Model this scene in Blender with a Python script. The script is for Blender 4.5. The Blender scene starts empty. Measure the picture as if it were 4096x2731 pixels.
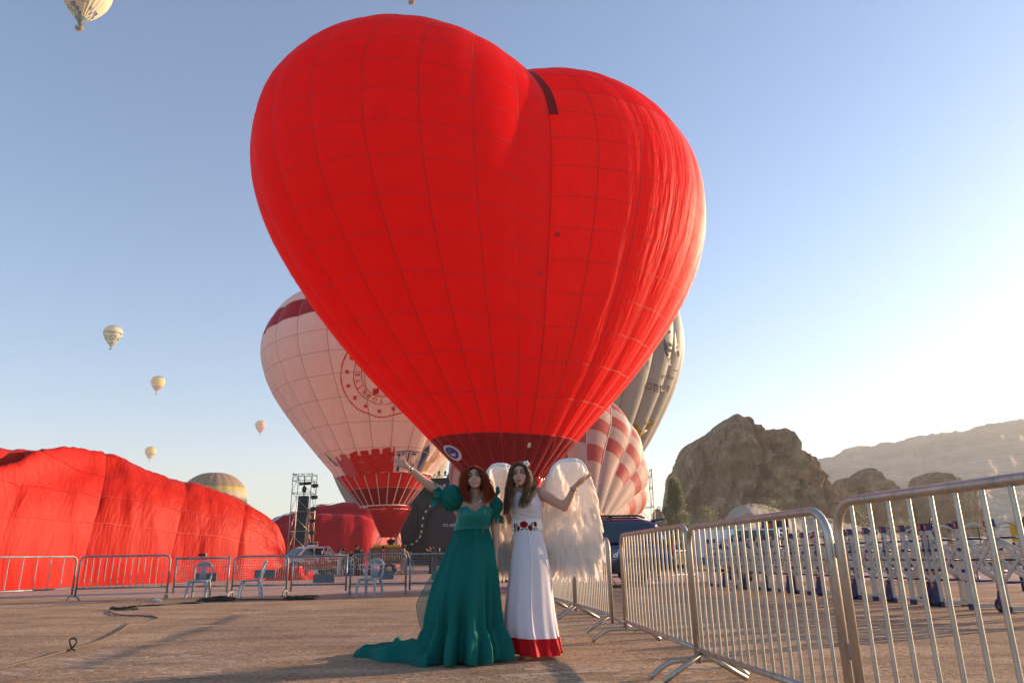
import bpy, bmesh, math, random
import numpy as np
from mathutils import Vector, Matrix, noise
PI = math.pi
R = math.radians
random.seed(7)
rng = np.random.default_rng(7)
SC = bpy.context.scene
COL = SC.collection

# ------------------------------------------------------------------ camera, sky, sun, exposure
CAM_H = 0.85
PITCH, ROLL, FPX = R(16.94), R(1.0), 2844.0          # focal length in pixels of a 4096 x 2731 picture
FW = np.array([0, math.cos(PITCH), math.sin(PITCH)])
UP0 = np.array([0, -math.sin(PITCH), math.cos(PITCH)])
RT0 = np.array([1.0, 0, 0])
RT = RT0 * math.cos(ROLL) - UP0 * math.sin(ROLL)
UP = UP0 * math.cos(ROLL) + RT0 * math.sin(ROLL)
cam_data = bpy.data.cameras.new('camera')
cam = bpy.data.objects.new('camera', cam_data)
COL.objects.link(cam)
cam.matrix_world = Matrix(((RT[0], UP[0], -FW[0], 0), (RT[1], UP[1], -FW[1], 0), (RT[2], UP[2], -FW[2], CAM_H), (0, 0, 0, 1)))
cam_data.sensor_width = 36.0
cam_data.lens = FPX / 4096 * 36
cam_data.clip_start = 0.05
cam_data.clip_end = 9000
SC.camera = cam

SUN_AZ, SUN_EL = R(65), R(11)                        # measured clockwise from the +Y axis
SUN_DIR = Vector((math.sin(SUN_AZ) * math.cos(SUN_EL), math.cos(SUN_AZ) * math.cos(SUN_EL), math.sin(SUN_EL)))
world = bpy.data.worlds.new('World')
SC.world = world
world.use_nodes = True
wn = world.node_tree
wn.nodes.clear()
sky = wn.nodes.new('ShaderNodeTexSky')
sky.sky_type = 'NISHITA'
sky.sun_disc = False
sky.sun_elevation = SUN_EL
sky.sun_rotation = SUN_AZ
sky.altitude = 1100
sky.air_density = 1.0
sky.dust_density = 1.5
sky.ozone_density = 2.2
bg = wn.nodes.new('ShaderNodeBackground')
bg.inputs['Strength'].default_value = 0.121
wo = wn.nodes.new('ShaderNodeOutputWorld')
hs = wn.nodes.new('ShaderNodeHueSaturation')
hs.inputs['Saturation'].default_value = 1.08
wn.links.new(sky.outputs[0], hs.inputs['Color'])
wn.links.new(hs.outputs[0], bg.inputs[0])
wn.links.new(bg.outputs[0], wo.inputs[0])
sun_data = bpy.data.lights.new('sun', 'SUN')
sun_data.energy = 5.0
sun_data.angle = R(0.55)
sun_data.color = (1.0, 0.72, 0.46)
sun = bpy.data.objects.new('sun', sun_data)
sun.rotation_euler = (-SUN_DIR).to_track_quat('-Z', 'Y').to_euler()
sun.location = (30, 20, 40)
COL.objects.link(sun)
SC.view_settings.view_transform = 'Standard'
SC.view_settings.look = 'None'
SC.view_settings.exposure = 1.35
SC.view_settings.gamma = 1.0
SC.view_settings.use_curve_mapping = False
SC.render.engine = 'CYCLES'
SC.cycles.max_bounces = 8
SC.cycles.transparent_max_bounces = 12
SC.cycles.sample_clamp_indirect = 6.0

# ------------------------------------------------------------------ survey: a pixel of the photograph to a place
CPOS = np.array([0, 0, CAM_H])
def ray(px, py):
    d = FW * FPX + RT * (px - 2048) + UP * (1365.5 - py)
    return d / d[1]
def at(px, py, Y):
    return Vector(CPOS + ray(px, py) * Y)
def proj(p):
    d = np.array(p) - CPOS
    z = d @ FW
    return 2048 + FPX * (d @ RT) / z, 1365.5 - FPX * (d @ UP) / z
def gnd(px, py, z=0.0):
    d = ray(px, py)
    return Vector(CPOS + d * ((z - CAM_H) / d[2]))

# ------------------------------------------------------------------ materials
def new_mat(name):
    m = bpy.data.materials.new(name)
    m.use_nodes = True
    nt = m.node_tree
    nt.nodes.clear()
    return m, nt
def N(nt, kind, **kw):
    n = nt.nodes.new(kind)
    for k, v in kw.items():
        if k in n.inputs.keys():
            n.inputs[k].default_value = v
        else:
            setattr(n, k, v)
    return n
def rgba(c):
    return (c[0], c[1], c[2], 1.0)
def ramp(nt, fac, stops):
    r = N(nt, 'ShaderNodeValToRGB')
    el = r.color_ramp.elements
    while len(el) < len(stops):
        el.new(0.5)
    for e, (p, c) in zip(el, stops):
        e.position = p
        e.color = rgba(c) if len(c) == 3 else c
    nt.links.new(fac, r.inputs[0])
    return r.outputs[0]
def coords(nt, kind='Object', scale=(1, 1, 1), rot=(0, 0, 0)):
    tc = N(nt, 'ShaderNodeTexCoord')
    mp = N(nt, 'ShaderNodeMapping')
    mp.inputs['Scale'].default_value = scale
    mp.inputs['Rotation'].default_value = rot
    nt.links.new(tc.outputs[kind], mp.inputs[0])
    return mp.outputs[0]
def noise_tex(nt, vec, scale, detail=4, rough=0.6, out='Fac'):
    n = N(nt, 'ShaderNodeTexNoise')
    n.inputs['Scale'].default_value = scale
    n.inputs['Detail'].default_value = detail
    n.inputs['Roughness'].default_value = rough
    nt.links.new(vec, n.inputs['Vector'])
    return n.outputs[out]
def bump(nt, height, strength=0.3, dist=0.02, normal=None):
    b = N(nt, 'ShaderNodeBump')
    b.inputs['Strength'].default_value = strength
    b.inputs['Distance'].default_value = dist
    nt.links.new(height, b.inputs['Height'])
    if normal is not None:
        nt.links.new(normal, b.inputs['Normal'])
    return b.outputs[0]
def pbr(name, col, rough=0.6, metal=0.0, var=0.15, vscale=8.0, bstr=0.15, bscale=40.0, bdist=0.01, spec=0.4, coat=0.0, sss=0.0):
    m, nt = new_mat(name)
    p = N(nt, 'ShaderNodeBsdfPrincipled')
    vec = coords(nt)
    f = noise_tex(nt, vec, vscale)
    lo = [max(0, c * (1 - var)) for c in col]
    hi = [min(1, c * (1 + var)) for c in col]
    nt.links.new(ramp(nt, f, [(0.3, lo), (0.7, hi)]), p.inputs['Base Color'])
    p.inputs['Roughness'].default_value = rough
    p.inputs['Metallic'].default_value = metal
    p.inputs['Specular IOR Level'].default_value = spec
    p.inputs['Coat Weight'].default_value = coat
    if sss:
        p.inputs['Subsurface Weight'].default_value = sss
        p.inputs['Subsurface Radius'].default_value = (0.02, 0.008, 0.004)
        p.inputs['Subsurface Scale'].default_value = 0.3
    if bstr:
        nt.links.new(bump(nt, noise_tex(nt, vec, bscale), bstr, bdist), p.inputs['Normal'])
    o = N(nt, 'ShaderNodeOutputMaterial')
    nt.links.new(p.outputs[0], o.inputs[0])
    return m
def cloth(name, col, trans=0.35, tcol=None, var=0.08, vscale=1.5, gloss=0.12, rough=0.5, wr=0.0, wscale=(3, 1, 1), wfreq=4.0, coord='Object', fine=0.0, wdist=0.05, dirt=None, alpha=1.0):
    """thin fabric: reflects, and lets part of the light through"""
    m, nt = new_mat(name)
    vec = coords(nt, coord)
    ob = coords(nt, 'Object')
    f = noise_tex(nt, ob, vscale, 5)
    lo = [max(0, c * (1 - var)) for c in col]
    hi = [min(1, c * (1 + var)) for c in col]
    c = ramp(nt, f, [(0.3, lo), (0.7, hi)])
    if dirt:
        dn = noise_tex(nt, coords(nt, 'Object', (1, 1, 0.6)), dirt[1], 8, 0.75)
        fac = ramp(nt, dn, [(dirt[2], (0, 0, 0)), (dirt[2] + 0.12, (dirt[3],) * 3)])
        mx = N(nt, 'ShaderNodeMixRGB')
        nt.links.new(fac, mx.inputs[0])
        nt.links.new(c, mx.inputs[1])
        mx.inputs[2].default_value = rgba(dirt[0])
        c = mx.outputs[0]
    d = N(nt, 'ShaderNodeBsdfDiffuse')
    t = N(nt, 'ShaderNodeBsdfTranslucent')
    nt.links.new(c, d.inputs[0])
    if tcol is None:
        nt.links.new(c, t.inputs[0])
    else:
        t.inputs[0].default_value = rgba(tcol)
    mix = N(nt, 'ShaderNodeMixShader')
    mix.inputs[0].default_value = trans
    nt.links.new(d.outputs[0], mix.inputs[1])
    nt.links.new(t.outputs[0], mix.inputs[2])
    g = N(nt, 'ShaderNodeBsdfGlossy')
    g.inputs['Roughness'].default_value = rough
    fr = N(nt, 'ShaderNodeFresnel')
    fr.inputs[0].default_value = 1.4
    ml = N(nt, 'ShaderNodeMath', operation='MULTIPLY')
    ml.inputs[1].default_value = gloss * 6
    nt.links.new(fr.outputs[0], ml.inputs[0])
    ml.use_clamp = True
    mix2 = N(nt, 'ShaderNodeMixShader')
    nt.links.new(ml.outputs[0], mix2.inputs[0])
    nt.links.new(mix.outputs[0], mix2.inputs[1])
    nt.links.new(g.outputs[0], mix2.inputs[2])
    nrm = None
    if wr:
        wv = coords(nt, coord, wscale)
        nrm = bump(nt, noise_tex(nt, wv, wfreq, 3, 0.5), wr, wdist)
    if fine:
        nrm = bump(nt, noise_tex(nt, ob, 60, 3), fine, 0.01, nrm)
    if nrm is not None:
        for s in (d, t, g):
            nt.links.new(nrm, s.inputs['Normal'])
    out = mix2.outputs[0]
    if alpha < 1:
        tr = N(nt, 'ShaderNodeBsdfTransparent')
        mx = N(nt, 'ShaderNodeMixShader')
        mx.inputs[0].default_value = alpha
        nt.links.new(tr.outputs[0], mx.inputs[1])
        nt.links.new(out, mx.inputs[2])
        out = mx.outputs[0]
    o = N(nt, 'ShaderNodeOutputMaterial')
    nt.links.new(out, o.inputs[0])
    return m

# ------------------------------------------------------------------ mesh building
def link(name, me, mats, parent=None, loc=None):
    o = bpy.data.objects.new(name, me)
    COL.objects.link(o)
    if mats is not None:
        for m in (mats if isinstance(mats, (list, tuple)) else [mats]):
            me.materials.append(m)
    if parent is not None:
        o.parent = parent
    if loc is not None:
        o.location = loc
    return o
class MB:
    """collects simple shapes and links them as ONE mesh object"""
    def __init__(s):
        s.v, s.f, s.m, s.uv = [], [], [], None
    def add(s, vs, fs, mi=0):
        b = len(s.v)
        s.v.extend([tuple(p) for p in vs])
        s.f.extend([tuple(b + i for i in f) for f in fs])
        s.m.extend([mi] * len(fs))
        return s
    def box(s, c, size, rot=None, mi=0, taper=1.0):
        hx, hy, hz = size[0] / 2, size[1] / 2, size[2] / 2
        vs = [Vector((x * (taper if z > 0 else 1), y * (taper if z > 0 else 1), z)) for z in (-hz, hz) for x, y in ((-hx, -hy), (hx, -hy), (hx, hy), (-hx, hy))]
        if rot is not None:
            vs = [rot @ v for v in vs]
        c = Vector(c)
        return s.add([v + c for v in vs], [(3, 2, 1, 0), (4, 5, 6, 7), (0, 1, 5, 4), (1, 2, 6, 5), (2, 3, 7, 6), (3, 0, 4, 7)], mi)
    def tube(s, pts, r, n=8, mi=0, cap=True, closed=False, up=None, flat=1.0):
        pts = [Vector(p) for p in pts]
        k = len(pts)
        rs = r if isinstance(r, (list, tuple)) else [r] * k
        up = Vector(up) if up is not None else None
        prev = None
        rings = []
        for i, p in enumerate(pts):
            a = pts[(i - 1) % k] if (i > 0 or closed) else p
            b = pts[(i + 1) % k] if (i < k - 1 or closed) else p
            t = (b - a)
            t = t.normalized() if t.length > 1e-9 else Vector((0, 0, 1))
            if prev is None:
                ref = up if up is not None else (Vector((0, 0, 1)) if abs(t.z) < 0.9 else Vector((1, 0, 0)))
            else:
                ref = prev
            x = (ref - t * ref.dot(t))
            x = x.normalized() if x.length > 1e-6 else t.orthogonal().normalized()
            y = t.cross(x)
            prev = x
            rings.append([p + (x * math.cos(2 * PI * j / n) * flat + y * math.sin(2 * PI * j / n)) * rs[i] for j in range(n)])
        vs = [v for ring in rings for v in ring]
        fs = []
        for i in range(k if closed else k - 1):
            i2 = (i + 1) % k
            for j in range(n):
                j2 = (j + 1) % n
                fs.append((i * n + j, i * n + j2, i2 * n + j2, i2 * n + j))
        if cap and not closed:
            fs.append(tuple(range(n - 1, -1, -1)))
            fs.append(tuple((k - 1) * n + j for j in range(n)))
        return s.add(vs, fs, mi)
    def lathe(s, prof, n=16, mat=None, mi=0, cap=True):
        """prof: list of (radius, z)"""
        vs = [Vector((r * math.cos(2 * PI * j / n), r * math.sin(2 * PI * j / n), z)) for r, z in prof for j in range(n)]
        if mat is not None:
            vs = [mat @ v for v in vs]
        fs = []
        for i in range(len(prof) - 1):
            for j in range(n):
                j2 = (j + 1) % n
                fs.append((i * n + j, i * n + j2, (i + 1) * n + j2, (i + 1) * n + j))
        if cap:
            fs.append(tuple(range(n - 1, -1, -1)))
            fs.append(tuple((len(prof) - 1) * n + j for j in range(n)))
        return s.add(vs, fs, mi)
    def ball(s, c, r, n=10, m=7, rot=None, mi=0):
        c = Vector(c)
        rx, ry, rz = r if isinstance(r, (list, tuple)) else (r, r, r)
        vs, fs = [], []
        for i in range(1, m):
            th = PI * i / m
            for j in range(n):
                a = 2 * PI * j / n
                vs.append(Vector((rx * math.sin(th) * math.cos(a), ry * math.sin(th) * math.sin(a), rz * math.cos(th))))
        vs += [Vector((0, 0, rz)), Vector((0, 0, -rz))]
        t, b = len(vs) - 2, len(vs) - 1
        for j in range(n):
            j2 = (j + 1) % n
            fs.append((t, j, j2))
            fs.append((b, (m - 2) * n + j2, (m - 2) * n + j))
            for i in range(m - 2):
                fs.append((i * n + j, (i + 1) * n + j, (i + 1) * n + j2, i * n + j2))
        if rot is not None:
            vs = [rot @ v for v in vs]
        return s.add([v + c for v in vs], fs, mi)
    def grid(s, fn, nu, nv, mi=0, wrap=False, flip=False):
        vs = [fn(i / nu, j / nv) for j in range(nv + 1) for i in range(nu + (0 if wrap else 1))]
        w = nu if wrap else nu + 1
        fs = []
        for j in range(nv):
            for i in range(nu):
                i2 = (i + 1) % w if wrap else i + 1
                q = (j * w + i, j * w + i2, (j + 1) * w + i2, (j + 1) * w + i)
                fs.append(q[::-1] if flip else q)
        return s.add(vs, fs, mi)
    def prism(s, poly, d, mat=None, mi=0):
        """poly: (x, z) outline extruded along y from 0 to d"""
        n = len(poly)
        vs = [Vector((x, 0, z)) for x, z in poly] + [Vector((x, d, z)) for x, z in poly]
        if mat is not None:
            vs = [mat @ v for v in vs]
        fs = [tuple(range(n)), tuple(range(2 * n - 1, n - 1, -1))] + [(i, i + n, (i + 1) % n + n, (i + 1) % n) for i in range(n)]
        return s.add(vs, fs, mi)
    def mesh(s, smooth=True):
        me = bpy.data.meshes.new('mesh')
        me.from_pydata(s.v, [], s.f)
        if any(s.m):
            me.polygons.foreach_set('material_index', s.m)
        if smooth:
            me.polygons.foreach_set('use_smooth', [True] * len(s.f))
        me.update()
        return me
    def build(s, name, mats, parent=None, loc=None, smooth=True, auto=None, shift=None):
        if shift is not None:
            sh = Vector(shift)
            s.v = [tuple(Vector(p) - sh) for p in s.v]
        me = s.mesh(smooth)
        if auto is not None:
            sharp_by_angle(me, auto)
        me.name = name
        return link(name, me, mats, parent, loc)
def sharp_by_angle(me, deg):
    bm = bmesh.new()
    bm.from_mesh(me)
    bmesh.ops.recalc_face_normals(bm, faces=bm.faces)
    for e in bm.edges:
        if len(e.link_faces) == 2 and e.calc_face_angle(0) > R(deg):
            e.smooth = False
    bm.to_mesh(me)
    bm.free()
def tag(o, label=None, cat=None, group=None, kind=None):
    if label: o['label'] = label
    if cat: o['category'] = cat
    if group: o['group'] = group
    if kind: o['kind'] = kind
    return o
def thing(name, label, cat, loc=(0, 0, 0), rz=0.0, group=None):
    o = bpy.data.objects.new(name, None)
    o.empty_display_size = 0.2
    COL.objects.link(o)
    o.location = loc
    o.rotation_euler = (0, 0, rz)
    return tag(o, label, cat, group)
def children(o):
    return [c for c in COL.objects if c.parent == o]
def copy_tree(o, parent=None, kids=None):
    if kids is None:
        kids = {}
        for c in COL.objects:
            if c.parent is not None:
                kids.setdefault(c.parent.name, []).append(c)
    c = o.copy()
    COL.objects.link(c)
    if parent is not None:
        c.parent = parent
    for ch in kids.get(o.name, []):
        copy_tree(ch, c, kids)
    return c
def nz(x, y=0.0, z=0.0):
    return noise.noise(Vector((x, y, z)))
def fbm(x, y=0.0, z=0.0, o=4):
    v, a, f = 0.0, 1.0, 1.0
    for _ in range(o):
        v += a * noise.noise(Vector((x * f, y * f, z * f)))
        a *= 0.5
        f *= 2.03
    return v
def lerp(a, b, t):
    return a + (b - a) * t
def interp(x, xs, ys):
    return float(np.interp(x, xs, ys))
def hermite(kn, val, x):
    kn, val = np.asarray(kn, float), np.asarray(val, float)
    m = np.gradient(val, kn)
    i = int(np.clip(np.searchsorted(kn, x) - 1, 0, len(kn) - 2))
    h = kn[i + 1] - kn[i]
    s = (x - kn[i]) / h
    return float((2 * s**3 - 3 * s**2 + 1) * val[i] + (s**3 - 2 * s**2 + s) * h * m[i] + (-2 * s**3 + 3 * s**2) * val[i + 1] + (s**3 - s**2) * h * m[i + 1])
def spline(pts, n):
    """Catmull-Rom through points"""
    P = [Vector(p) for p in pts]
    P = [P[0] * 2 - P[1]] + P + [P[-1] * 2 - P[-2]]
    out = []
    k = len(P) - 3
    for i in range(n + 1):
        t = i / n * k
        j = min(int(t), k - 1)
        u = t - j
        a, b, c, d = P[j:j + 4]
        out.append(0.5 * ((2 * b) + (c - a) * u + (2 * a - 5 * b + 4 * c - d) * u * u + (3 * b - a - 3 * c + d) * u**3))
    return out
FONT_CACHE = {}
def text_mesh(txt, size=1.0, italic=0.0, align='CENTER', bold=0.0, spacing=1.0):
    """text as flat triangles in the xy plane (numpy verts, faces)"""
    key = (txt, size, italic, align, bold, spacing)
    if key in FONT_CACHE:
        return FONT_CACHE[key]
    cu = bpy.data.curves.new('text', 'FONT')
    cu.body = txt
    cu.size = size
    cu.align_x = align
    cu.shear = italic
    cu.offset = bold
    cu.space_character = spacing
    cu.resolution_u = 3
    ob = bpy.data.objects.new('text', cu)
    COL.objects.link(ob)
    dg = bpy.context.evaluated_depsgraph_get()
    dg.update()
    me = bpy.data.meshes.new_from_object(ob.evaluated_get(dg))
    bm = bmesh.new()
    bm.from_mesh(me)
    bmesh.ops.triangulate(bm, faces=bm.faces)
    bm.verts.ensure_lookup_table()
    vs = [tuple(v.co) for v in bm.verts]
    fs = [tuple(v.index for v in f.verts) for f in bm.faces]
    bm.free()
    bpy.data.objects.remove(ob)
    bpy.data.curves.remove(cu)
    bpy.data.meshes.remove(me)
    FONT_CACHE[key] = (vs, fs)
    return vs, fs
# ------------------------------------------------------------------ ground sheets
def ground_mat(name, stops, scale, bstr, brick=None, fine=90.0, streak=None):
    m, nt = new_mat(name)
    vec = coords(nt)
    p = N(nt, 'ShaderNodeBsdfPrincipled')
    p.inputs['Roughness'].default_value = 0.95
    p.inputs['Specular IOR Level'].default_value = 0.1
    big = noise_tex(nt, vec, scale, 6, 0.62)
    col = ramp(nt, big, stops)
    gr = noise_tex(nt, vec, fine, 3, 0.7)
    mm = N(nt, 'ShaderNodeMixRGB', blend_type='MULTIPLY')
    mm.inputs[0].default_value = 0.85
    nt.links.new(col, mm.inputs[1])
    nt.links.new(ramp(nt, gr, [(0.32, (0.45, 0.44, 0.43)), (0.52, (1, 1, 1)), (0.72, (1.25, 1.2, 1.15))]), mm.inputs[2])
    col = mm.outputs[0]
    g2 = noise_tex(nt, vec, fine * .28, 4, .75)
    m9 = N(nt, 'ShaderNodeMixRGB', blend_type='MULTIPLY')
    m9.inputs[0].default_value = .9
    nt.links.new(col, m9.inputs[1])
    nt.links.new(ramp(nt, g2, [(.36, (.52, .5, .48)), (.5, (1, 1, 1)), (.66, (1.28, 1.22, 1.15))]), m9.inputs[2])
    col = m9.outputs[0]
    s2 = noise_tex(nt, coords(nt, 'Object', (.35, 2.2, 1), (0, 0, .25)), 1.3, 5, .6)
    m8 = N(nt, 'ShaderNodeMixRGB', blend_type='MULTIPLY')
    m8.inputs[0].default_value = .7
    nt.links.new(col, m8.inputs[1])
    nt.links.new(ramp(nt, s2, [(.35, (.62, .6, .58)), (.55, (1, 1, 1))]), m8.inputs[2])
    col = m8.outputs[0]
    hgt = gr
    if brick:
        b = N(nt, 'ShaderNodeTexBrick')
        b.inputs['Scale'].default_value = 1.0
        b.inputs['Mortar Size'].default_value = 0.008
        b.inputs['Brick Width'].default_value = 0.24
        b.inputs['Row Height'].default_value = 0.12
        b.inputs['Color1'].default_value = rgba(brick[0])
        b.inputs['Color2'].default_value = rgba(brick[1])
        b.inputs['Mortar'].default_value = rgba(brick[2])
        nt.links.new(coords(nt, 'Object', (1, 1, 1), (0, 0, R(brick[5]))), b.inputs['Vector'])
        mk = noise_tex(nt, coords(nt, 'Object', (0.6, 1.4, 1)), brick[3], 5, 0.6)
        fac = ramp(nt, mk, [(brick[4], (0, 0, 0)), (brick[4] + 0.1, (1, 1, 1))])
        m2 = N(nt, 'ShaderNodeMixRGB')
        nt.links.new(fac, m2.inputs[0])
        nt.links.new(col, m2.inputs[1])
        nt.links.new(b.outputs[0], m2.inputs[2])
        m3 = N(nt, 'ShaderNodeMixRGB', blend_type='MULTIPLY')
        m3.inputs[0].default_value = 0.5
        nt.links.new(m2.outputs[0], m3.inputs[1])
        nt.links.new(ramp(nt, gr, [(0.3, (0.5, 0.5, 0.5)), (0.55, (1, 1, 1))]), m3.inputs[2])
        col = m3.outputs[0]
    nt.links.new(col, p.inputs['Base Color'])
    n1 = bump(nt, noise_tex(nt, coords(nt, 'Object', (1, 1, 1)), 7, 6, 0.7), bstr, 0.05)
    nt.links.new(bump(nt, hgt, bstr * 0.9, 0.012, n1), p.inputs['Normal'])
    o = N(nt, 'ShaderNodeOutputMaterial')
    nt.links.new(p.outputs[0], o.inputs[0])
    return m
M_EARTH = ground_mat('dry_earth', [(0.3, (0.22, 0.15, 0.07)), (0.5, (0.3, 0.21, 0.1)), (0.7, (0.26, 0.21, 0.11))], 0.06, 0.5, fine=3.0)
M_GRAVEL = ground_mat('gravel', [(0.3, (0.38, 0.25, 0.165)), (0.5, (0.50, 0.335, 0.22)), (0.68, (0.59, 0.415, 0.28))], 0.9, 0.9,
                      brick=((0.56, 0.41, 0.31), (0.5, 0.36, 0.27), (0.3, 0.2, 0.14), 0.55, 0.60, 12), fine=75.0)
M_PAVE = ground_mat('block_paving', [(0.3, (0.48, 0.33, 0.26)), (0.7, (0.55, 0.40, 0.33))], 0.5, 0.4,
                    brick=((0.56, 0.41, 0.34), (0.46, 0.33, 0.27), (0.3, 0.2, 0.17), 0.4, 0.3, 4), fine=30.0)
def sheet(name, poly, z, mat, sub=None):
    b = MB()
    if sub is None:
        b.add([Vector((x, y, z)) for x, y in poly], [tuple(range(len(poly)))])
    return tag(b.build(name, mat, smooth=False), kind='structure')
sheet('ground', [(-4000, -60), (4000, -60), (4000, 6000), (-4000, 6000)], -0.012, M_EARTH)
sheet('pavement', [(-90, 16), (60, 16), (45, 95), (-90, 95)], -0.006, M_PAVE)
def gravel_fn(u, v):
    x, y = lerp(-32, 12, u), lerp(-3, 24, v)
    edge = 20.6 + 0.25 * nz(x * 0.6, 3) + (3.5 if x > 0 else 0) - (0.0 if x > -10 else (x + 10) * 0.28)
    y = min(y, edge)
    return Vector((x, y, 0.010 * fbm(x * 0.9, y * 0.9, 0, 3) + 0.004 * nz(x * 4, y * 4, 2) + (0.0 if y < edge else -0.004)))
b = MB().grid(gravel_fn, 220, 150)
GRAVEL = tag(b.build('gravel_ground', M_GRAVEL), kind='structure')
# ------------------------------------------------------------------ heart balloon
M_RED = cloth('red_balloon_fabric', (0.95, 0.006, 0.010), 0.5, var=0.04, gloss=0.02, rough=0.5, dirt=((0.62, 0.06, 0.05), 0.35, 0.6, 0.4))
M_RED_CREASED = cloth('red_creased_fabric', (0.95, 0.012, 0.010), 0.5, var=0.04, gloss=0.05, rough=0.55, wr=0.55, wscale=(1.0, 0.10, 1), wfreq=5.0, coord='UV', wdist=0.35)
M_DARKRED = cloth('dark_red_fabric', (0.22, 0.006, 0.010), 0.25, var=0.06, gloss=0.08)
M_TAPE = pbr('dark_tape', (0.46, 0.004, 0.006), 0.7, bstr=0)
M_BASKET = pbr('wicker', (0.22, 0.12, 0.05), 0.8, vscale=30, var=0.4, bscale=60, bstr=0.5)
M_STEEL = pbr('brushed_steel', (0.55, 0.55, 0.55), 0.3, 1.0, var=0.1, bstr=0.05)
M_WHITE = pbr('white_paint', (0.78, 0.76, 0.74), 0.5, var=0.04, bstr=0)
M_BLACK = pbr('black_plastic', (0.02, 0.02, 0.022), 0.5, var=0.2, bstr=0.05)
HP = [0.473, 0.834, -0.339, 29.0, 3.879, 19.903, -0.392, -0.39]
HC = [0, 0.557, 1.584, 2.686, 3.36, 3.542, 3.608, 3.694, 3.964, 4.039]
HR = [1.498, 2.947, 4.349, 5.559, 6.505, 7.026, 6.74, 5.659, 3.952, 3.952]
HT = [0, .1, .22, .36, .5, .64, .78, .88, .95, 1.0]
def heart_pt(side, s, t, out=0.0):
    """side -1 / +1 lobe, s -1..1 round the lobe from crease to crease, t 0..1 up"""
    psi, k, bx, by, z0, H, lx, ly = HP
    c = max(hermite(HT, HC, t), 0.0)
    r = hermite(HT, HR, t) * math.sqrt(max(0.0, 1 - t**8))
    a0 = math.acos(max(-1, min(1, -c / max(r, 1e-6))))
    a = s * a0
    u, w = c + (r + out) * math.cos(a), k * (r + out) * math.sin(a)
    u *= side
    x = bx + u * math.cos(psi) - w * math.sin(psi) + lx * t
    y = by + u * math.sin(psi) + w * math.cos(psi) + ly * t
    return Vector((x, y, z0 + H * t))
def facing(pts):
    """does a patch (3 corner points, outward order) face the camera"""
    a, b, c = pts
    n = (b - a).cross(c - a)
    return n.dot(Vector((0, 0, CAM_H)) - a) > 0
def set_uv(me, uvs):
    lay = me.uv_layers.new(name='UVMap')
    idx = np.empty(len(me.loops), int)
    me.loops.foreach_get('vertex_index', idx)
    lay.data.foreach_set('uv', np.asarray(uvs, float)[idx].ravel())
def fabric_panels(root, origin, fn, gores, rings, mat_of, sub=5, flipside=False, bulge=0.1, limit=290, name='fabric_panel', center=None, rest='rear_fabric', uvs=1.0, rsub=None):
    """fn(u, v) -> world point, u round (0..1), v up (list of ring bounds); camera-facing panels are parts, the rest one part"""
    O = Vector(origin)
    rsub = rsub or sub
    front, back = [], []
    for j in range(len(rings) - 1):
        for i in range(gores):
            vs, uv = [], []
            for b_ in range(rsub + 1):
                for a_ in range(sub + 1):
                    u = (i + a_ / sub) / gores
                    v = lerp(rings[j], rings[j + 1], b_ / rsub)
                    bl = bulge * (math.sin(PI * a_ / sub) ** 0.8 if 0 < a_ < sub else 0.0)
                    vs.append(fn(u, v, bl) - O)
                    uv.append(((i + a_ / sub) * uvs, (j + b_ / rsub) * uvs))
            fs = []
            for b_ in range(rsub):
                for a_ in range(sub):
                    q = (b_ * (sub + 1) + a_, b_ * (sub + 1) + a_ + 1, (b_ + 1) * (sub + 1) + a_ + 1, (b_ + 1) * (sub + 1) + a_)
                    fs.append(q[::-1] if flipside else q)
            m0 = (rsub // 2) * (sub + 1) + sub // 2
            n = (vs[m0 + 1] - vs[m0]).cross(vs[m0 + sub + 1] - vs[m0]) * (-1 if flipside else 1)
            pc = vs[m0] + O
            view = (Vector((0, 0, CAM_H)) - pc)
            d = n.normalized().dot(view.normalized()) if n.length > 0 else -1
            (front if d > -0.12 else back).append((d, vs, uv, fs, mat_of(i, j, u)))
    front.sort(key=lambda q: -q[0])
    back += front[limit:]
    for d, vs, uv, fs, m in front[:limit]:
        me = bpy.data.meshes.new(name)
        me.from_pydata(vs, [], fs)
        me.polygons.foreach_set('use_smooth', [True] * len(fs))
        set_uv(me, uv)
        link(name, me, m, root)
    if back:
        mats, mb, uvv = [], MB(), []
        for d, vs, uv, fs, m in back:
            if m not in mats:
                mats.append(m)
            mb.add(vs, fs, mats.index(m))
            uvv += uv
        me = mb.mesh()
        set_uv(me, uvv)
        tag(link(rest, me, mats, root), kind='stuff')
def ribbon(b, pts, nrm, w, off=0.012):
    """flat tape along points; nrm: outward normals"""
    k = len(pts)
    vs = []
    for i in range(k):
        t = (pts[min(i + 1, k - 1)] - pts[max(i - 1, 0)])
        sd = t.cross(nrm[i])
        sd = sd.normalized() * (w / 2) if sd.length > 1e-9 else Vector((0, 0, 0))
        p = pts[i] + nrm[i] * off
        vs += [p - sd, p + sd]
    b.add(vs, [(2 * i, 2 * i + 1, 2 * i + 3, 2 * i + 2) for i in range(k - 1)])

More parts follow.
